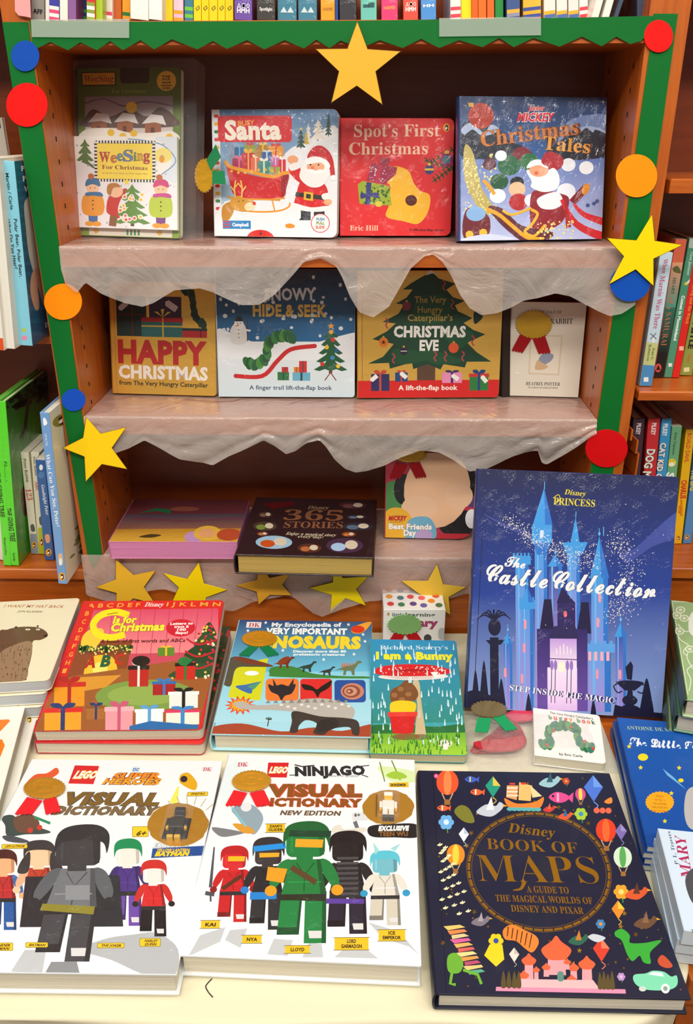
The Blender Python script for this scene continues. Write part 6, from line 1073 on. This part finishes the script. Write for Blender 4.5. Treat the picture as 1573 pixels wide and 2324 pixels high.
for k, lab in ((2, 'lowest green hardback behind the blue paperbacks'), (1, 'middle green hardback with dark sides behind the blue paperbacks'), (0, 'top pale green hardback with white rose pattern at the right edge')):
    q = [(1521-k*7, 1361+k*20), (1700, 1364+k*20), (1770-k*24, 1592+k*34), (1556-k*20, 1586+k*34)]
    b = Book('hardcover_book', lab, q, TT+.038+.034*(2-k), .032, lean=90, kind='hard', rad=0, col='9dbb84' if k != 1 else '5a8a6c', spine='2c4030', page='d9d0ba', group=GB, mat=PLAIN)
    if k: continue
    a = b.art('X'); a.line([(362, 60), (480, 62)], 4, 'e4ecd0'); a.line([(360, 60), (445, 560)], 4, 'e4ecd0')
    for P in ([(380, 200), (400, 260), (450, 300), (440, 360), (470, 420)], [(390, 180), (430, 220), (470, 210)], [(440, 350), (420, 330), (440, 300)], [(450, 540), (460, 480), (440, 430), (470, 400)]): a.line(P, 5, 'e8f0d8', smooth=True)
    for x, y in ((405, 105), (385, 135), (425, 150), (400, 220), (455, 315)):
        for r in (24, 17, 9): a.ell(x, y, r*1.1, r*.8, 'e4ecd0' if r != 17 else 'a4be88', n=12)
    a.blob([(450, 150), (475, 120), (480, 240), (450, 220)], 'f0f4e4')
# ------------------------------------------------------------------ stacks left of the display
HC = 'cream bear board books stacked at the left'
for k, lab in ((3, 'lowest cream board book under the brown bear one'), (2, 'third cream board book from the top under the brown bear one'), (1, 'second cream board book from the top of the bear pile'), (0, 'top cream board book showing a brown bear, left edge of the picture')):
    q = [(-70-k*6, 1356+k*20), (182-k*3, 1357+k*20), (112-k*7, 1543+k*30), (-190-k*5, 1541+k*30)]
    b = Book('board_book', lab, q, TT+.02+.022*(3-k), .02, lean=90, rad=.008, col='ece2c2', page='c8cdd0', group=HC, mat=PLAIN)
    if k: continue
    a = b.art('Y'); a.full('efe5c6'); a.text('I WANT MY HAT BACK', 32, 160, 594, 166, 25, 'b87050', 'R', bold=.015, shear=.1); a.text('JON KLASSEN', 162, 206, 390, 210, 16, '6a5240', 'R', bold=.015, shear=.1)
    a.blob([(-20, 420), (70, 370), (180, 345), (330, 345), (410, 370), (450, 410), (440, 440), (380, 468), (310, 482), (300, 600), (250, 800), (225, 850), (-60, 850)], '6a4c38'); a.blob([(-20, 620), (120, 520), (300, 488), (270, 700), (230, 845), (-40, 845)], '9c7c60'); a.ell(152, 350, 14, 12, '4c3628'); a.ell(355, 338, 10, 9, '4c3628'); a.ell(430, 428, 20, 8, '1c1814'); a.ell(262, 369, 24, 8, 'efe5d6'); a.ell(358, 369, 20, 8, 'efe5d6'); a.dots([(262, 369), (358, 369)], 5, '222')
    rr = random.Random(2); a.polys([[(x, y), (x+5, y), (x+1, y+20), (x-3, y+20)] for x, y in [(rr.uniform(10, 280), rr.uniform(500, 820)) for _ in range(70)] if x < 300-(y-500)*.18], '4c3628')
OC = 'white board books with orange shapes at the left edge'
for k, lab in ((1, 'lower white board book with a puffin logo at the left edge'), (0, 'upper white board book with orange shapes at the left edge')):
    q = [(-190+k*20, 1583+k*36), (62+k*24, 1584+k*36), (-12+k*20, 1862+k*40), (-330+k*10, 1856+k*40)]
    b = Book('board_book', lab, q, TT+.02+.022*(1-k), .02, lean=90, rad=.008, col='f2efe4', page='cfc8b0', group=OC, mat=PLAIN)
    a = b.art('Y'); puffin(a, 170+k*107, 1062+k*156, 30, 'e8c41c')
    if k == 0: a.poly([(-100, 1225), (80, 1215), (95, 1230), (-10, 1340), (-100, 1340)], 'ee7c1c'); a.poly([(-60, 1400), (20, 1405), (45, 1460), (-10, 1600), (-80, 1620)], 'ee7c1c')
# ------------------------------------------------------------------ left bookcase, books on their edges
def colsp(A, items):
    for it in items: A.text(*it[:6], it[6], *it[7:])
A = spine_book('picture_book', 'white picture book left of the light blue spine, upper left', [(-140, 480), (-34, 480), (132, 2195), (18, 2230)], ZL1+.001, .16, 'e9e6da', view='P', front='e9e4d4')
A = spine_book('picture_book', 'light blue spined picture book showing a white bear on its side, upper left', [(5, 505), (118, 505), (296, 2188), (172, 2180)], ZL1+.001, .2, '86cfe6', view='P', kind='hard', mat=WRAP, front='1c5878')
A.view = 'P'; A.text('Martin / Carle', 52, 600, 92, 895, 24, '1d3c44', 'R', bold=.02); A.text('Polar Bear, Polar Bear,', 118, 970, 172, 1490, 26, '1d2c34', 'R', bold=.02); A.text('What Do You Hear?', 60, 975, 128, 1415, 26, '1d2c34', 'R', bold=.02); A.ell(222, 2102, 25, 26, 'e88cb0'); A.rect(196, 2000, 232, 2036, 'b8cc44')
a = side_art(A, [(118, 505), (520, 505), (560, 2010), (296, 2188)], 'P'); a.full('1d5c80'); a.polys([[(130+i*4, 560+i*90), (330+i*4, 560+i*90), (330+i*4, 590+i*90), (130+i*4, 590+i*90)] for i in range(18)], '246a90')
a.blob([(215, 1020), (240, 940), (300, 930), (420, 1300), (440, 1800), (400, 1900), (330, 1620), (300, 1640), (260, 1480), (235, 1250)], 'd2cfc0'); a.blob([(290, 1640), (340, 1620), (420, 1880), (370, 1905), (330, 1760), (340, 1910), (310, 1930), (275, 1780)], 'd8a888')
for i, t in enumerate(('Po', 'Po', 'Wh')): a.text(t, 185+i*16, 630+i*120, 250+i*16, 630+i*120, 56, 'e6eef0', 'B')
a.text('Bill Martin', 378, 2065, 560, 1990, 30, 'dfe8ec', 'R', bold=.03)
A = spine_book('picture_book', 'white spined book with orange foot at the far left edge of the shelf', [(-230, 520), (-125, 520), (40, 2225), (-60, 2225)], ZL1+.001, .2, 'e8e4da', view='P'); A.rect(-60, 2110, 40, 2230, 'e0501c')
O = ony(-120, 747, .12); O[2] = ZL1+.001; TP = ony(-120, 267, .12)
b = Book('picture_book', 'white cover with dark capitals at the back of the upper left shelf', [(-496, 108), (320, 110), (360, 2030), (-456, 2030)], 0, .01, kind='paper', col='b8b0a4', view='P',
         fr=(O, np.array([1., 0, 0]), np.array([0, 0, 1.]), np.array([0, -1., 0]), ony(80, 747, .12)[0]-O[0], TP[2]-O[2]))
a = b.art('P'); a.rect(-200, 0, 300, 200, '241c18'); a.text('BROWN BEAR', -330, 295, 190, 292, 62, '1a1614', 'B'); a.ell(130, 450, 45, 60, '16110f')
GN = 'bright green picture books on the lower left shelf'
A = spine_book('picture_book', 'white spined book left of the bright green pair', [(-100, 1000), (-8, 1000), (40, 2030), (-60, 2030)], ZL2+.001, .2, 'e6e2d8', view='Q')
for q, lab in (([(-75, 490), (-5, 490), (110, 2085), (35, 2085)], 'left one of the two bright green picture books'), ([(0, 480), (28, 480), (185, 2085), (112, 2085)], 'right one of the two bright green picture books, dark tree on its cover')):
    A = spine_book('picture_book', lab, q, ZL2+.001, .21, '57d824', view='Q', kind='hard', mat=WRAP, group=GN, front='3c9c24'); x = q[3][0]-112
    A.text('Silverstein', 10+x, 750, 14+x, 900, 30, '14400c', 'R', bold=.01); A.text('THE GIVING TREE', 40+x, 1115, 85+x, 1560, 34, '14400c', 'R', bold=.03); A.text('HarperCollins', 112+x, 1775, 126+x, 1970, 20, '14400c', 'S')
a = side_art(A, [(28, 480), (440, 200), (440, 1800), (185, 2085)], 'Q'); a.grad(0, 150, 450, 2100, '163c10', '4cb828', 8); scatter(a, 90, 40, 300, 440, 620, 34, '0e240c', 4, nn=7); a.line([(250, 500), (215, 900), (180, 1000)], 30, '122c0c'); a.blob([(190, 1520), (230, 1500), (250, 1700), (210, 1720)], '5a3424')
PC = 'cream number and letter board books on the lower left shelf'
for i, (q, lab, c, cc) in enumerate((([(200, 980), (280, 980), (378, 1972), (305, 1968)], 'cream spined board book numbered 123, left one of the small pair', 'e9e2c8', '8c98a4'), ([(282, 980), (398, 980), (455, 1972), (380, 1972)], 'cream spined board book with a yellow green foot, right one of the small pair', 'e6dfc4', 'b4c424'))):
    A = spine_book('board_book', lab, q, ZL2+.001, .1, c, view='Q', group=PC); x = i*88; A.poly([(296+x*.9, 1780), (372+x*.9, 1780), (380+x*.9, 1980), (300+x*.9, 1980)], cc); A.text('Peter Rabbit', 228+x, 1040, 258+x, 1280, 26, '4c4638', 'S'); A.text('123' if i == 0 else 'ABC', 250+x, 1345, 268+x, 1455, 52, 'c84c30', 'S'); A.blob([(300+x, 1700), (330+x, 1690), (345+x, 1750), (310+x, 1755)], '5c5c5c'); puffin(A, 334+x*.85, 1888, 30)
A = spine_book('board_book', 'dark blue spined small board book before the tall light blue one', [(345, 1048), (438, 1055), (528, 2035), (440, 2030)], ZL2+.001, .14, '2d5c9c', view='Q')
A.text('Goodnight Peter', 402, 1295, 450, 1590, 30, 'e6ecf4', 'S'); A.ell(402, 1125, 18, 28, 'eef2f6'); A.ell(404, 1200, 32, 34, '4c78b0'); puffin(A, 476, 1955, 36); A.blob([(440, 1790), (480, 1780), (488, 1850), (455, 1860)], 'e09a6c')
A = spine_book('picture_book', 'tall light blue spined picture book with white lettering beside the green strip', [(390, 590), (478, 590), (655, 2262), (572, 2262)], ZL2+.001, .19, '6f9cd4', view='Q', kind='hard', front='ebe4c8')
A.text('What Can You See, Peter?', 446, 985, 548, 1690, 36, 'f2f5f8', 'S'); A.text('Lift the Flap', 436, 790, 452, 905, 20, 'dfe8f4', 'S'); A.blob([(422, 650), (440, 640), (462, 690), (430, 712)], 'f4f6f8'); puffin(A, 606, 2188, 40); A.blob([(570, 1970), (605, 1960), (612, 2060), (580, 2070)], 'd8b48c'); A.ell(592, 2040, 16, 36, 'eeeae0')
a = side_art(A, [(478, 590), (600, 440), (815, 1930), (655, 2262)], 'Q'); a.full('ece5ca'); puffin(a, 524, 655, 40, '9c8c3c'); a.text('What', 560, 980, 700, 900, 120, '4a463c', 'S'); a.poly([(625, 1110), (680, 1120), (700, 1230), (655, 1200)], '8a5430'); rr = random.Random(3); a.polys([a.ellp(690+t*60+rr.gauss(0, 22), 1560+t*450, 16, 22, 0, 7) for t in [rr.random() for _ in range(70)]], '8c9c5c')
# ------------------------------------------------------------------ right bookcase
b = Book('picture_book', 'pale storybook facing out on the top right shelf, author initials in red', [(395, 210), (900, 210), (850, 1465), (205, 1455)], ZR0+.001, .014, lean=6, kind='hard', col='f0ebe0', view='R', mat=WRAP)
a = b.art('R'); a.grad(200, 200, 900, 1130, 'fbfbf9', 'cdd2c4', 5); a.blob([(380, 900), (420, 760), (520, 800), (520, 1000), (440, 980)], 'dcb89c'); a.ell(320, 1010, 42, 90, 'ddd4c4'); a.rect(150, 1130, 900, 1300, 'e0ae88'); a.text('E. B. White', 245, 1295, 800, 1290, 95, 'a8403c', 'S', bold=-.01); a.rect(150, 1330, 900, 1460, 'd9a984'); a.text('Garth Williams', 255, 1405, 800, 1405, 30, '4c3828', 'S')
A = spine_book('paperback', 'light blue paperback spine with pink serif title and green label, right shelf', [(478, 335), (664, 320), (360, 2182), (195, 2175)], ZR1+.001, .13, 'c4dcea', view='T')
A.text('When', 525, 420, 500, 625, 62, 'c85c84', 'S'); A.text('Marnie Was There', 478, 660, 380, 1400, 70, 'c85c84', 'S'); A.poly([(285, 1585), (452, 1600), (405, 1905), (235, 1890)], 'c4cc84'); A.text('Joan G.', 375, 1660, 345, 1830, 36, '4a4c24', 'S'); A.text('Robinson', 320, 1615, 290, 1840, 36, '4a4c24', 'S'); A.poly([(235, 1890), (405, 1905), (362, 2185), (195, 2178)], '4a90c8'); A.rect(250, 2060, 315, 2120, 'f0f4f8')
for t in (.8, 2.3, 3.9, 5.4): A.line([(382, 1500), (382+60*math.cos(t), 1500+55*math.sin(t))], 9, '3c4450')
A.poly([(368, 1520), (398, 1520), (402, 1590), (362, 1590)], 'e9ecec')
A = spine_book('paperback', 'orange to black paperback spine with ornate capitals, right shelf', [(668, 140), (885, 145), (530, 2065), (385, 2060)], ZR1+.001, .15, 'e0664c', view='T', page='b9a890')
A.grad(300, 560, 900, 1250, 'e8a07c', '3c9484', 6); A.grad(300, 1250, 900, 1800, '2c6c5c', '12201c', 4); A.rect(300, 1800, 900, 2080, '141414'); A.text('Divas', 700, 380, 690, 560, 50, 'c8843c', 'S'); A.blob([(615, 660), (700, 620), (760, 700), (750, 745), (650, 720)], '5c6434'); A.text('HEART', 630, 810, 600, 1060, 50, '3c4c2c', 'S'); A.text('of a SAMURAI', 560, 1110, 470, 1720, 84, 'c8704c', 'S', bold=-.01); A.ell(445, 1962, 45, 45, 'e0584c'); A.poly([(445, 1930), (480, 1985), (415, 1985)], '2c1414')
A = spine_book('paperback', 'green paperback spine with white lettering and a comet, right shelf', [(880, 130), (1010, 135), (640, 2062), (535, 2058)], ZR1+.001, .13, '4c9474', view='T')
A.poly([(860, 130), (1010, 130), (985, 290), (870, 280)], 'b8c4bc'); A.text('Tove Jansson', 900, 330, 838, 690, 44, 'e2eee8', 'R', bold=.01, shear=.2); A.text('Comet in Moominland', 768, 990, 655, 1600, 42, 'eef4f0', 'R', bold=.05); A.ell(825, 822, 25, 25, 'd8cc3c'); A.poly([(838, 800), (900, 740), (890, 790), (845, 835)], 'f0ecd8'); A.rect(590, 1885, 640, 1930, 'dfece6')
A = spine_book('paperback', 'red paperback spine with orange lettering, right shelf', [(985, 180), (1100, 185), (742, 2065), (645, 2060)], ZR1+.001, .13, 'dc2018', view='T'); A.text('Earwig and the Witch', 930, 780, 820, 1360, 46, 'f09c34', 'S'); A.rect(738, 1660, 800, 1715, 'f4b8a4')
A = spine_book('paperback', 'olive green paperback spine at the right edge of the picture', [(1120, 200), (1290, 205), (915, 2045), (750, 2020)], ZR1+.001, .13, '8c9c44', view='T'); A.text('CASTLE', 960, 1180, 870, 1640, 66, '1f1c14', 'B'); A.rect(808, 1915, 885, 1980, 'e8dca8'); A.text('WORLD', 870, 1720, 855, 1840, 30, 'c8703c', 'B')
A = spine_book('paperback', 'dark brown paperback shadowed beside the right wood frame', [(395, 400), (480, 390), (215, 2180), (140, 2120)], ZR1+.001, .1, '5a463c', view='T', Y=.04)
for q, c, lab, its, kd in (([(165, 405), (290, 405), (170, 1750), (60, 1750)], '3a2438', 'dark purple comic spine on the lower right shelf', [('PILKEY', 205, 455, 190, 575, 42, 'e8dce4', 'B')], 'hard'),
        ([(318, 405), (443, 405), (330, 1750), (215, 1750)], 'cc2430', 'red comic spine with chunky white letters on the lower right shelf', [('PILKEY', 358, 450, 345, 575, 42, 'f4e8e8', 'B'), ('DOG MAN', 310, 715, 240, 1120, 76, 'f0ece4', 'B')], 'hard'),
        ([(458, 405), (558, 405), (430, 1750), (335, 1750)], '2c98d4', 'bright blue comic spine with chunky white letters on the lower right shelf', [('PILKEY', 475, 455, 462, 580, 42, 'f0f6f8', 'B'), ('CAT KID COMIC CLUB', 445, 645, 345, 1380, 54, 'f2efe8', 'B')], 'hard'),
        ([(560, 480), (665, 488), (520, 1750), (425, 1750)], '6cae80', 'pale green comic spine with a yellow smiling face on the lower right shelf', [('Raina Telgemeier', 590, 545, 560, 780, 22, '2c4c38', 'I'), ('SMILE', 510, 955, 430, 1300, 72, 'f2f6f2', 'R')], 'paper'),
        ([(705, 512), (790, 515), (655, 1675), (570, 1672)], 'f2be14', 'yellow paperback spine with red letters on the lower right shelf', [('ROALD DAHL', 720, 550, 690, 835, 38, 'e0642c', 'R'), ('CHARLIE', 660, 1010, 648, 1200, 50, 'd8301c', 'B'), ('and the CHOCOLATE', 650, 1210, 645, 1378, 20, 'd8501c', 'B'), ('FACTORY', 632, 1270, 625, 1355, 18, 'd8501c', 'B')], 'paper'),
        ([(800, 620), (900, 620), (755, 1672), (670, 1670)], '4c8cc8', 'steel blue paperback spine right of the yellow one', [('THE BFG', 752, 940, 735, 1160, 50, 'd8cc54', 'B')], 'paper')):
    A = spine_book('comic_book' if kd == 'hard' else 'paperback', lab, q, ZR2+.001, .14, c, view='U', kind=kd, mat=WRAP if kd == 'hard' else None)
    for t in its: A.text(*t, bold=.04 if t[7] == 'R' else 0, out='1c1418' if t[5] > 50 and kd == 'hard' else None, ow=.05)
    if 'smiling' in lab: A.ell(555, 862, 44, 42, 'f0d838'); A.ell(555, 878, 28, 20, 'f4f4ec'); A.dots([(540, 842), (572, 842)], 5, '222')
    if c in ('f2be14', '4c8cc8'): puffin(A, 625 if c[0] == 'f' else 712, 1612, 26)
# curved wooden book end of the lower right shelf
o_ = ony(1448, 1100, .02); ow_ = empty('bookend', Matrix.Translation((float(o_[0]), .05, ZR2)), 'curved thin wooden book end at the left of the comics', 'bookend')
P = [(1428, 955), (1438, 975), (1450, 1000), (1452, 1030), (1446, 1080), (1440, 1200), (1430, 1290)]; mb = MB(); L = [ony(x, y, .01) for x, y in P]
for i in range(len(L)-1):
    a_, b_ = L[i], L[i+1]; mb.prism([(a_[0]-.003, .01), (a_[0], .01), (a_[0]-.006, .12), (a_[0]-.009, .12)], b_[2], a_[2])
mb.build('panel', WOODV, ow_, (float(o_[0]), .05, ZR2)); part('foot', (o_[0]-.02, .01, ZR2), (o_[0]-.004, .12, ZR2+.003), WOODV, ow_, (float(o_[0]), .05, ZR2))
# ------------------------------------------------------------------ small books on the top shelf (only their feet are in the picture)
def stripes(A, x0, x1, ys, cols):
    for i, c in enumerate(cols): A.rect(x0-3, ys[i], x1+3, ys[i+1], c)
TOPS = ZTOP+.0005
def topbook(x0, x1, yb, col, lab, txt=None, bands=None, name='board_book', D=.12, mat=None, kind='paper', lean=0):
    Y = max(.004, .0+(45-yb)*.0022)
    tq = [(x0-2+lean, -140), (x1+lean, -140), (x1, yb), (x0, yb)]
    A = spine_book(name, lab, tq, TOPS, D, col, kind=kind, mat=mat, Y=Y, group='small books along the top shelf')
    if bands:
        n = len(bands); s = 8
        for i, c in enumerate(bands[::-1]): A.rect(x0-4, yb-(i+1)*s, x1+4, yb-i*s, c)
    if txt:
        for t, y, hh, c in txt: A.text(t, x0+(x1-x0)*.14, y, x1-(x1-x0)*.14, y, hh, c, 'B')
    return A
W_ = 'f0eee6'
row = [(70, 100, 41, '8f8a84', 'grey spine with black letters at the left end of the top shelf', [('AFF', 26, 10, '1c1a18')], None),
 (102, 111, 41, 'e4e0d8', 'thin white spine right of the grey one on the top shelf', None, None), (111, 134, 41, '3a3c9c', 'blue spine with pink and white bands on the top shelf', None, [W_, 'e04878', W_, 'e04878']),
 (135, 153, 41, 'ece8dc', 'plain cream spine left of the purple one on the top shelf', None, None), (154, 172, 41, '8a5c98', 'lilac purple spine at the upper left of the top shelf', None, None),
 (173, 195, 25, '24407c', 'navy spine with green bands set back on the top shelf', None, ['3ca048', '24407c', '3ca048', '24407c']), (196, 215, 41, 'd8302c', 'red topped spine with olive and white bands on the top shelf', None, ['8ca03c', W_, '8ca03c', W_, '98b040']),
 (216, 232, 39, 'a8cc24', 'lime green spine left of the pink banded one', None, None), (233, 253, 30, 'f0e8e0', 'white spine with pink and yellow bands on the top shelf', None, ['e84c78', 'fff', 'f4e04c']), (256, 273, 26, 'c8641c', 'rust orange spine on the top shelf', None, None),
 (275, 293, 26, 'f0a424', 'orange, green and purple banded spine on the top shelf', None, ['1c7a34', 'f0a424', '8c3480']), (296, 337, 44, 'eeebe4', 'wide white spine on the top shelf', None, None), (338, 368, 44, 'f2efe8', 'second wide white spine, next to the first yellow book', None, None),
 (370, 391, 32, 'f2e41c', 'yellow spine with a green dot left of the lilac and orange bands', None, None), (393, 415, 36, 'f4c8d8', 'pink and orange banded spine on the top shelf', None, ['f0a424', 'f0b8dc', 'f0a424']), (418, 438, 35, '3c7a94', 'teal and green banded spine on the top shelf', None, ['6cc43c', '3c7a94', '6cc43c', '3c7a94'])]
for i, (x0, x1) in enumerate(((439, 456), (457, 473), (474, 493), (494, 510), (511, 529))): row.append((x0, x1, 36, 'f8d40c', ('first', 'second', 'third', 'fourth', 'fifth')[i]+' of the five bright yellow spines from the left', None, 'Y'))
row += [(532, 572, 40, '6c4ca4', 'purple spine with white letters on the top shelf', [('HMH', 23, 10, 'e8e4f0'), ('△◻○', 11, 8, 'e8e4f0')], 'H'), (583, 624, 40, '3c3a38', 'charcoal spine between the purple and the teal ones', [('Spotlight', 18, 7, 'd8d8d8')], 'H'), (630, 673, 38, '3f8098', 'left one of the two teal spines on the top shelf', [('▲▲', 19, 10, 'cfe0e4')], 'H'), (677, 719, 38, '3f8098', 'right one of the two teal spines on the top shelf', [('▲▲', 19, 10, 'cfe0e4')], 'H'),
 (728, 760, 36, 'f2a424', 'orange yellow spine right of the teal pair', [('HARPER', 12, 6, 'b87c24')], 'H'), (761, 768, 36, '1c50a4', 'thin blue spine beside the orange yellow one', None, None), (771, 809, 40, '34343a', 'black spine above the tip of the gold star', None, 'H'), (819, 855, 38, '6cc4b4', 'aqua spine on the top shelf', [('▄▇', 7, 8, '2c5c5c')], 'H'), (866, 903, 37, 'e83c78', 'hot pink spine on the top shelf', [('HARPER', 12, 7, 'f09c5c')], 'H'),
 (916, 949, 38, 'ec5040', 'coral red spine with white letters on the top shelf', [('HMH', 18, 9, 'f8ece8'), ('△◻○', 6, 7, 'f4d8d0')], 'H'), (956, 990, 38, '4c94dc', 'sky blue spine with a white mark on the top shelf', [('HH', 9, 6, 'f0f4f8')], 'H'),
 (1023, 1047, 30, 'f0ece6', 'white spine with red bands right of the gap', None, ['e0485c', W_, 'e0485c', W_]), (1048, 1071, 29, 'f8e010', 'lemon yellow spine next to the red banded one', None, None), (1072, 1086, 31, 'ee6418', 'first of the three orange spines on the top shelf', None, None), (1087, 1105, 31, 'f0701c', 'second of the three orange spines on the top shelf', None, None), (1107, 1123, 31, 'ee6a1c', 'third of the three orange spines on the top shelf', None, None), (1125, 1144, 30, '1c8c3c', 'leaf green spine right of the orange trio', None, None),
 (1151, 1181, 33, '3c5890', 'dark blue spine with yellow bands on the top shelf', None, ['f0b43c', '8c94ac', '3c4c7c']), (1189, 1230, 25, 'f2c03c', 'wide yellow, blue and red banded spine on the top shelf', None, ['3c54a0', 'f2b42c', '3c54a0', 'd82c34']), (1237, 1263, 24, 'e8e4dc', 'yellow, blue and green banded spine on the top shelf', None, ['f2b42c', '4c6cb0', '6cb48c']), (1266, 1290, 24, 'e8e4dc', 'yellow, blue and teal banded spine on the top shelf', None, ['f2b42c', '4c6cb0', '3cac9c']), (1293, 1316, 24, 'e8e4dc', 'last teal footed spine before the red banded one', None, ['f2b42c', '4c6cb0', '3ca494']), (1318, 1337, 24, 'f0ece6', 'white spine with three red bands near the right end', None, ['d8404c', W_, 'd8404c', W_])]
for x0, x1, yb, col, lab, txt, bd in row:
    A = topbook(x0, x1, yb, col, lab, txt, bd if isinstance(bd, list) else None, mat=WRAP if bd == 'H' else None, name='hardcover_book' if bd == 'H' else 'board_book', kind='hard' if bd == 'H' else 'paper')
    if bd == 'Y': A.poly([((x0+x1)/2-5, 8), ((x0+x1)/2+3, 1), ((x0+x1)/2+6, 7), ((x0+x1)/2-1, 14)], '8a7418'); A.poly([((x0+x1)/2-2, 8), ((x0+x1)/2+2, 4), ((x0+x1)/2+3, 7), ((x0+x1)/2, 11)], 'f8d40c')
for x0, col, lab in ((1342, 'eeeade', 'first leaning white booklet near the right end of the top shelf'), (1366, 'f2eee2', 'second leaning white booklet near the right end of the top shelf')):
    topbook(x0, x0+16, 40, col, lab, lean=52)
topbook(1392, 1402, 36, '3c5068', 'leaning glossy dark blue book at the right end of the top shelf', mat=WRAP, lean=60, kind='hard', name='hardcover_book')
topbook(1448, 1474, 30, '3a4e66', 'upright dark blue book against the right end of the top shelf', mat=WRAP, kind='hard', name='hardcover_book')
# pink tag hanging at the upper left
mb = MB(); L = [ony(x, y, -.006) for x, y in ((32, -60), (66, -60), (70, 40), (42, 35), (34, 25))]; c = sum(L)/len(L); n_ = len(L)
mb.v = [tuple(p) for p in L]+[(p[0], p[1]+.001, p[2]) for p in L]; mb.f = [list(range(n_)), list(range(n_, 2*n_))[::-1]]+[[i, n_+i, n_+(i+1) % n_, (i+1) % n_] for i in range(n_)]; mb.c = [[lin('e8a0a0')]*len(f) for f in mb.f]; mb.m = [0]*len(mb.f)
o = mb.build('paper_tag', PLAIN, None, tuple(c)); o.location = c; tag(o, 'pink translucent tag hanging at the upper left corner', 'tag')
# storage under the table, glimpsed at the lower left
for i, (x, c, lab) in enumerate(((-.40, '3c3a44', 'dark book standing under the table at the lower left corner'), (-.36, '8c8c94', 'grey book standing under the table beside the dark one'), (-.32, '55505c', 'slate book standing under the table, third from the corner'))):
    O = np.array([x, -.70, ZT-.338]); r = empty('hardcover_book', Matrix.Translation((x+.015, -.6, ZT-.338)), lab, 'book'); of = (x+.015, -.6, ZT-.338)
    part('spine', (x, -.70, ZT-.338), (x+.03, -.697, ZT-.09), PLAIN, r, of); mb = MB(); mb.box((x+.003, -.697, ZT-.336), (x+.027, -.52, ZT-.092), 'd8cfba'); mb.build('page_block', PAGES, r, of)
    for k in (0, .0275): mb = MB(); mb.box((x+k, -.697, ZT-.338), (x+k+.0025, -.515, ZT-.09), c); mb.build('front_cover' if k else 'back_cover', PLAIN, r, of)
flush_arts()
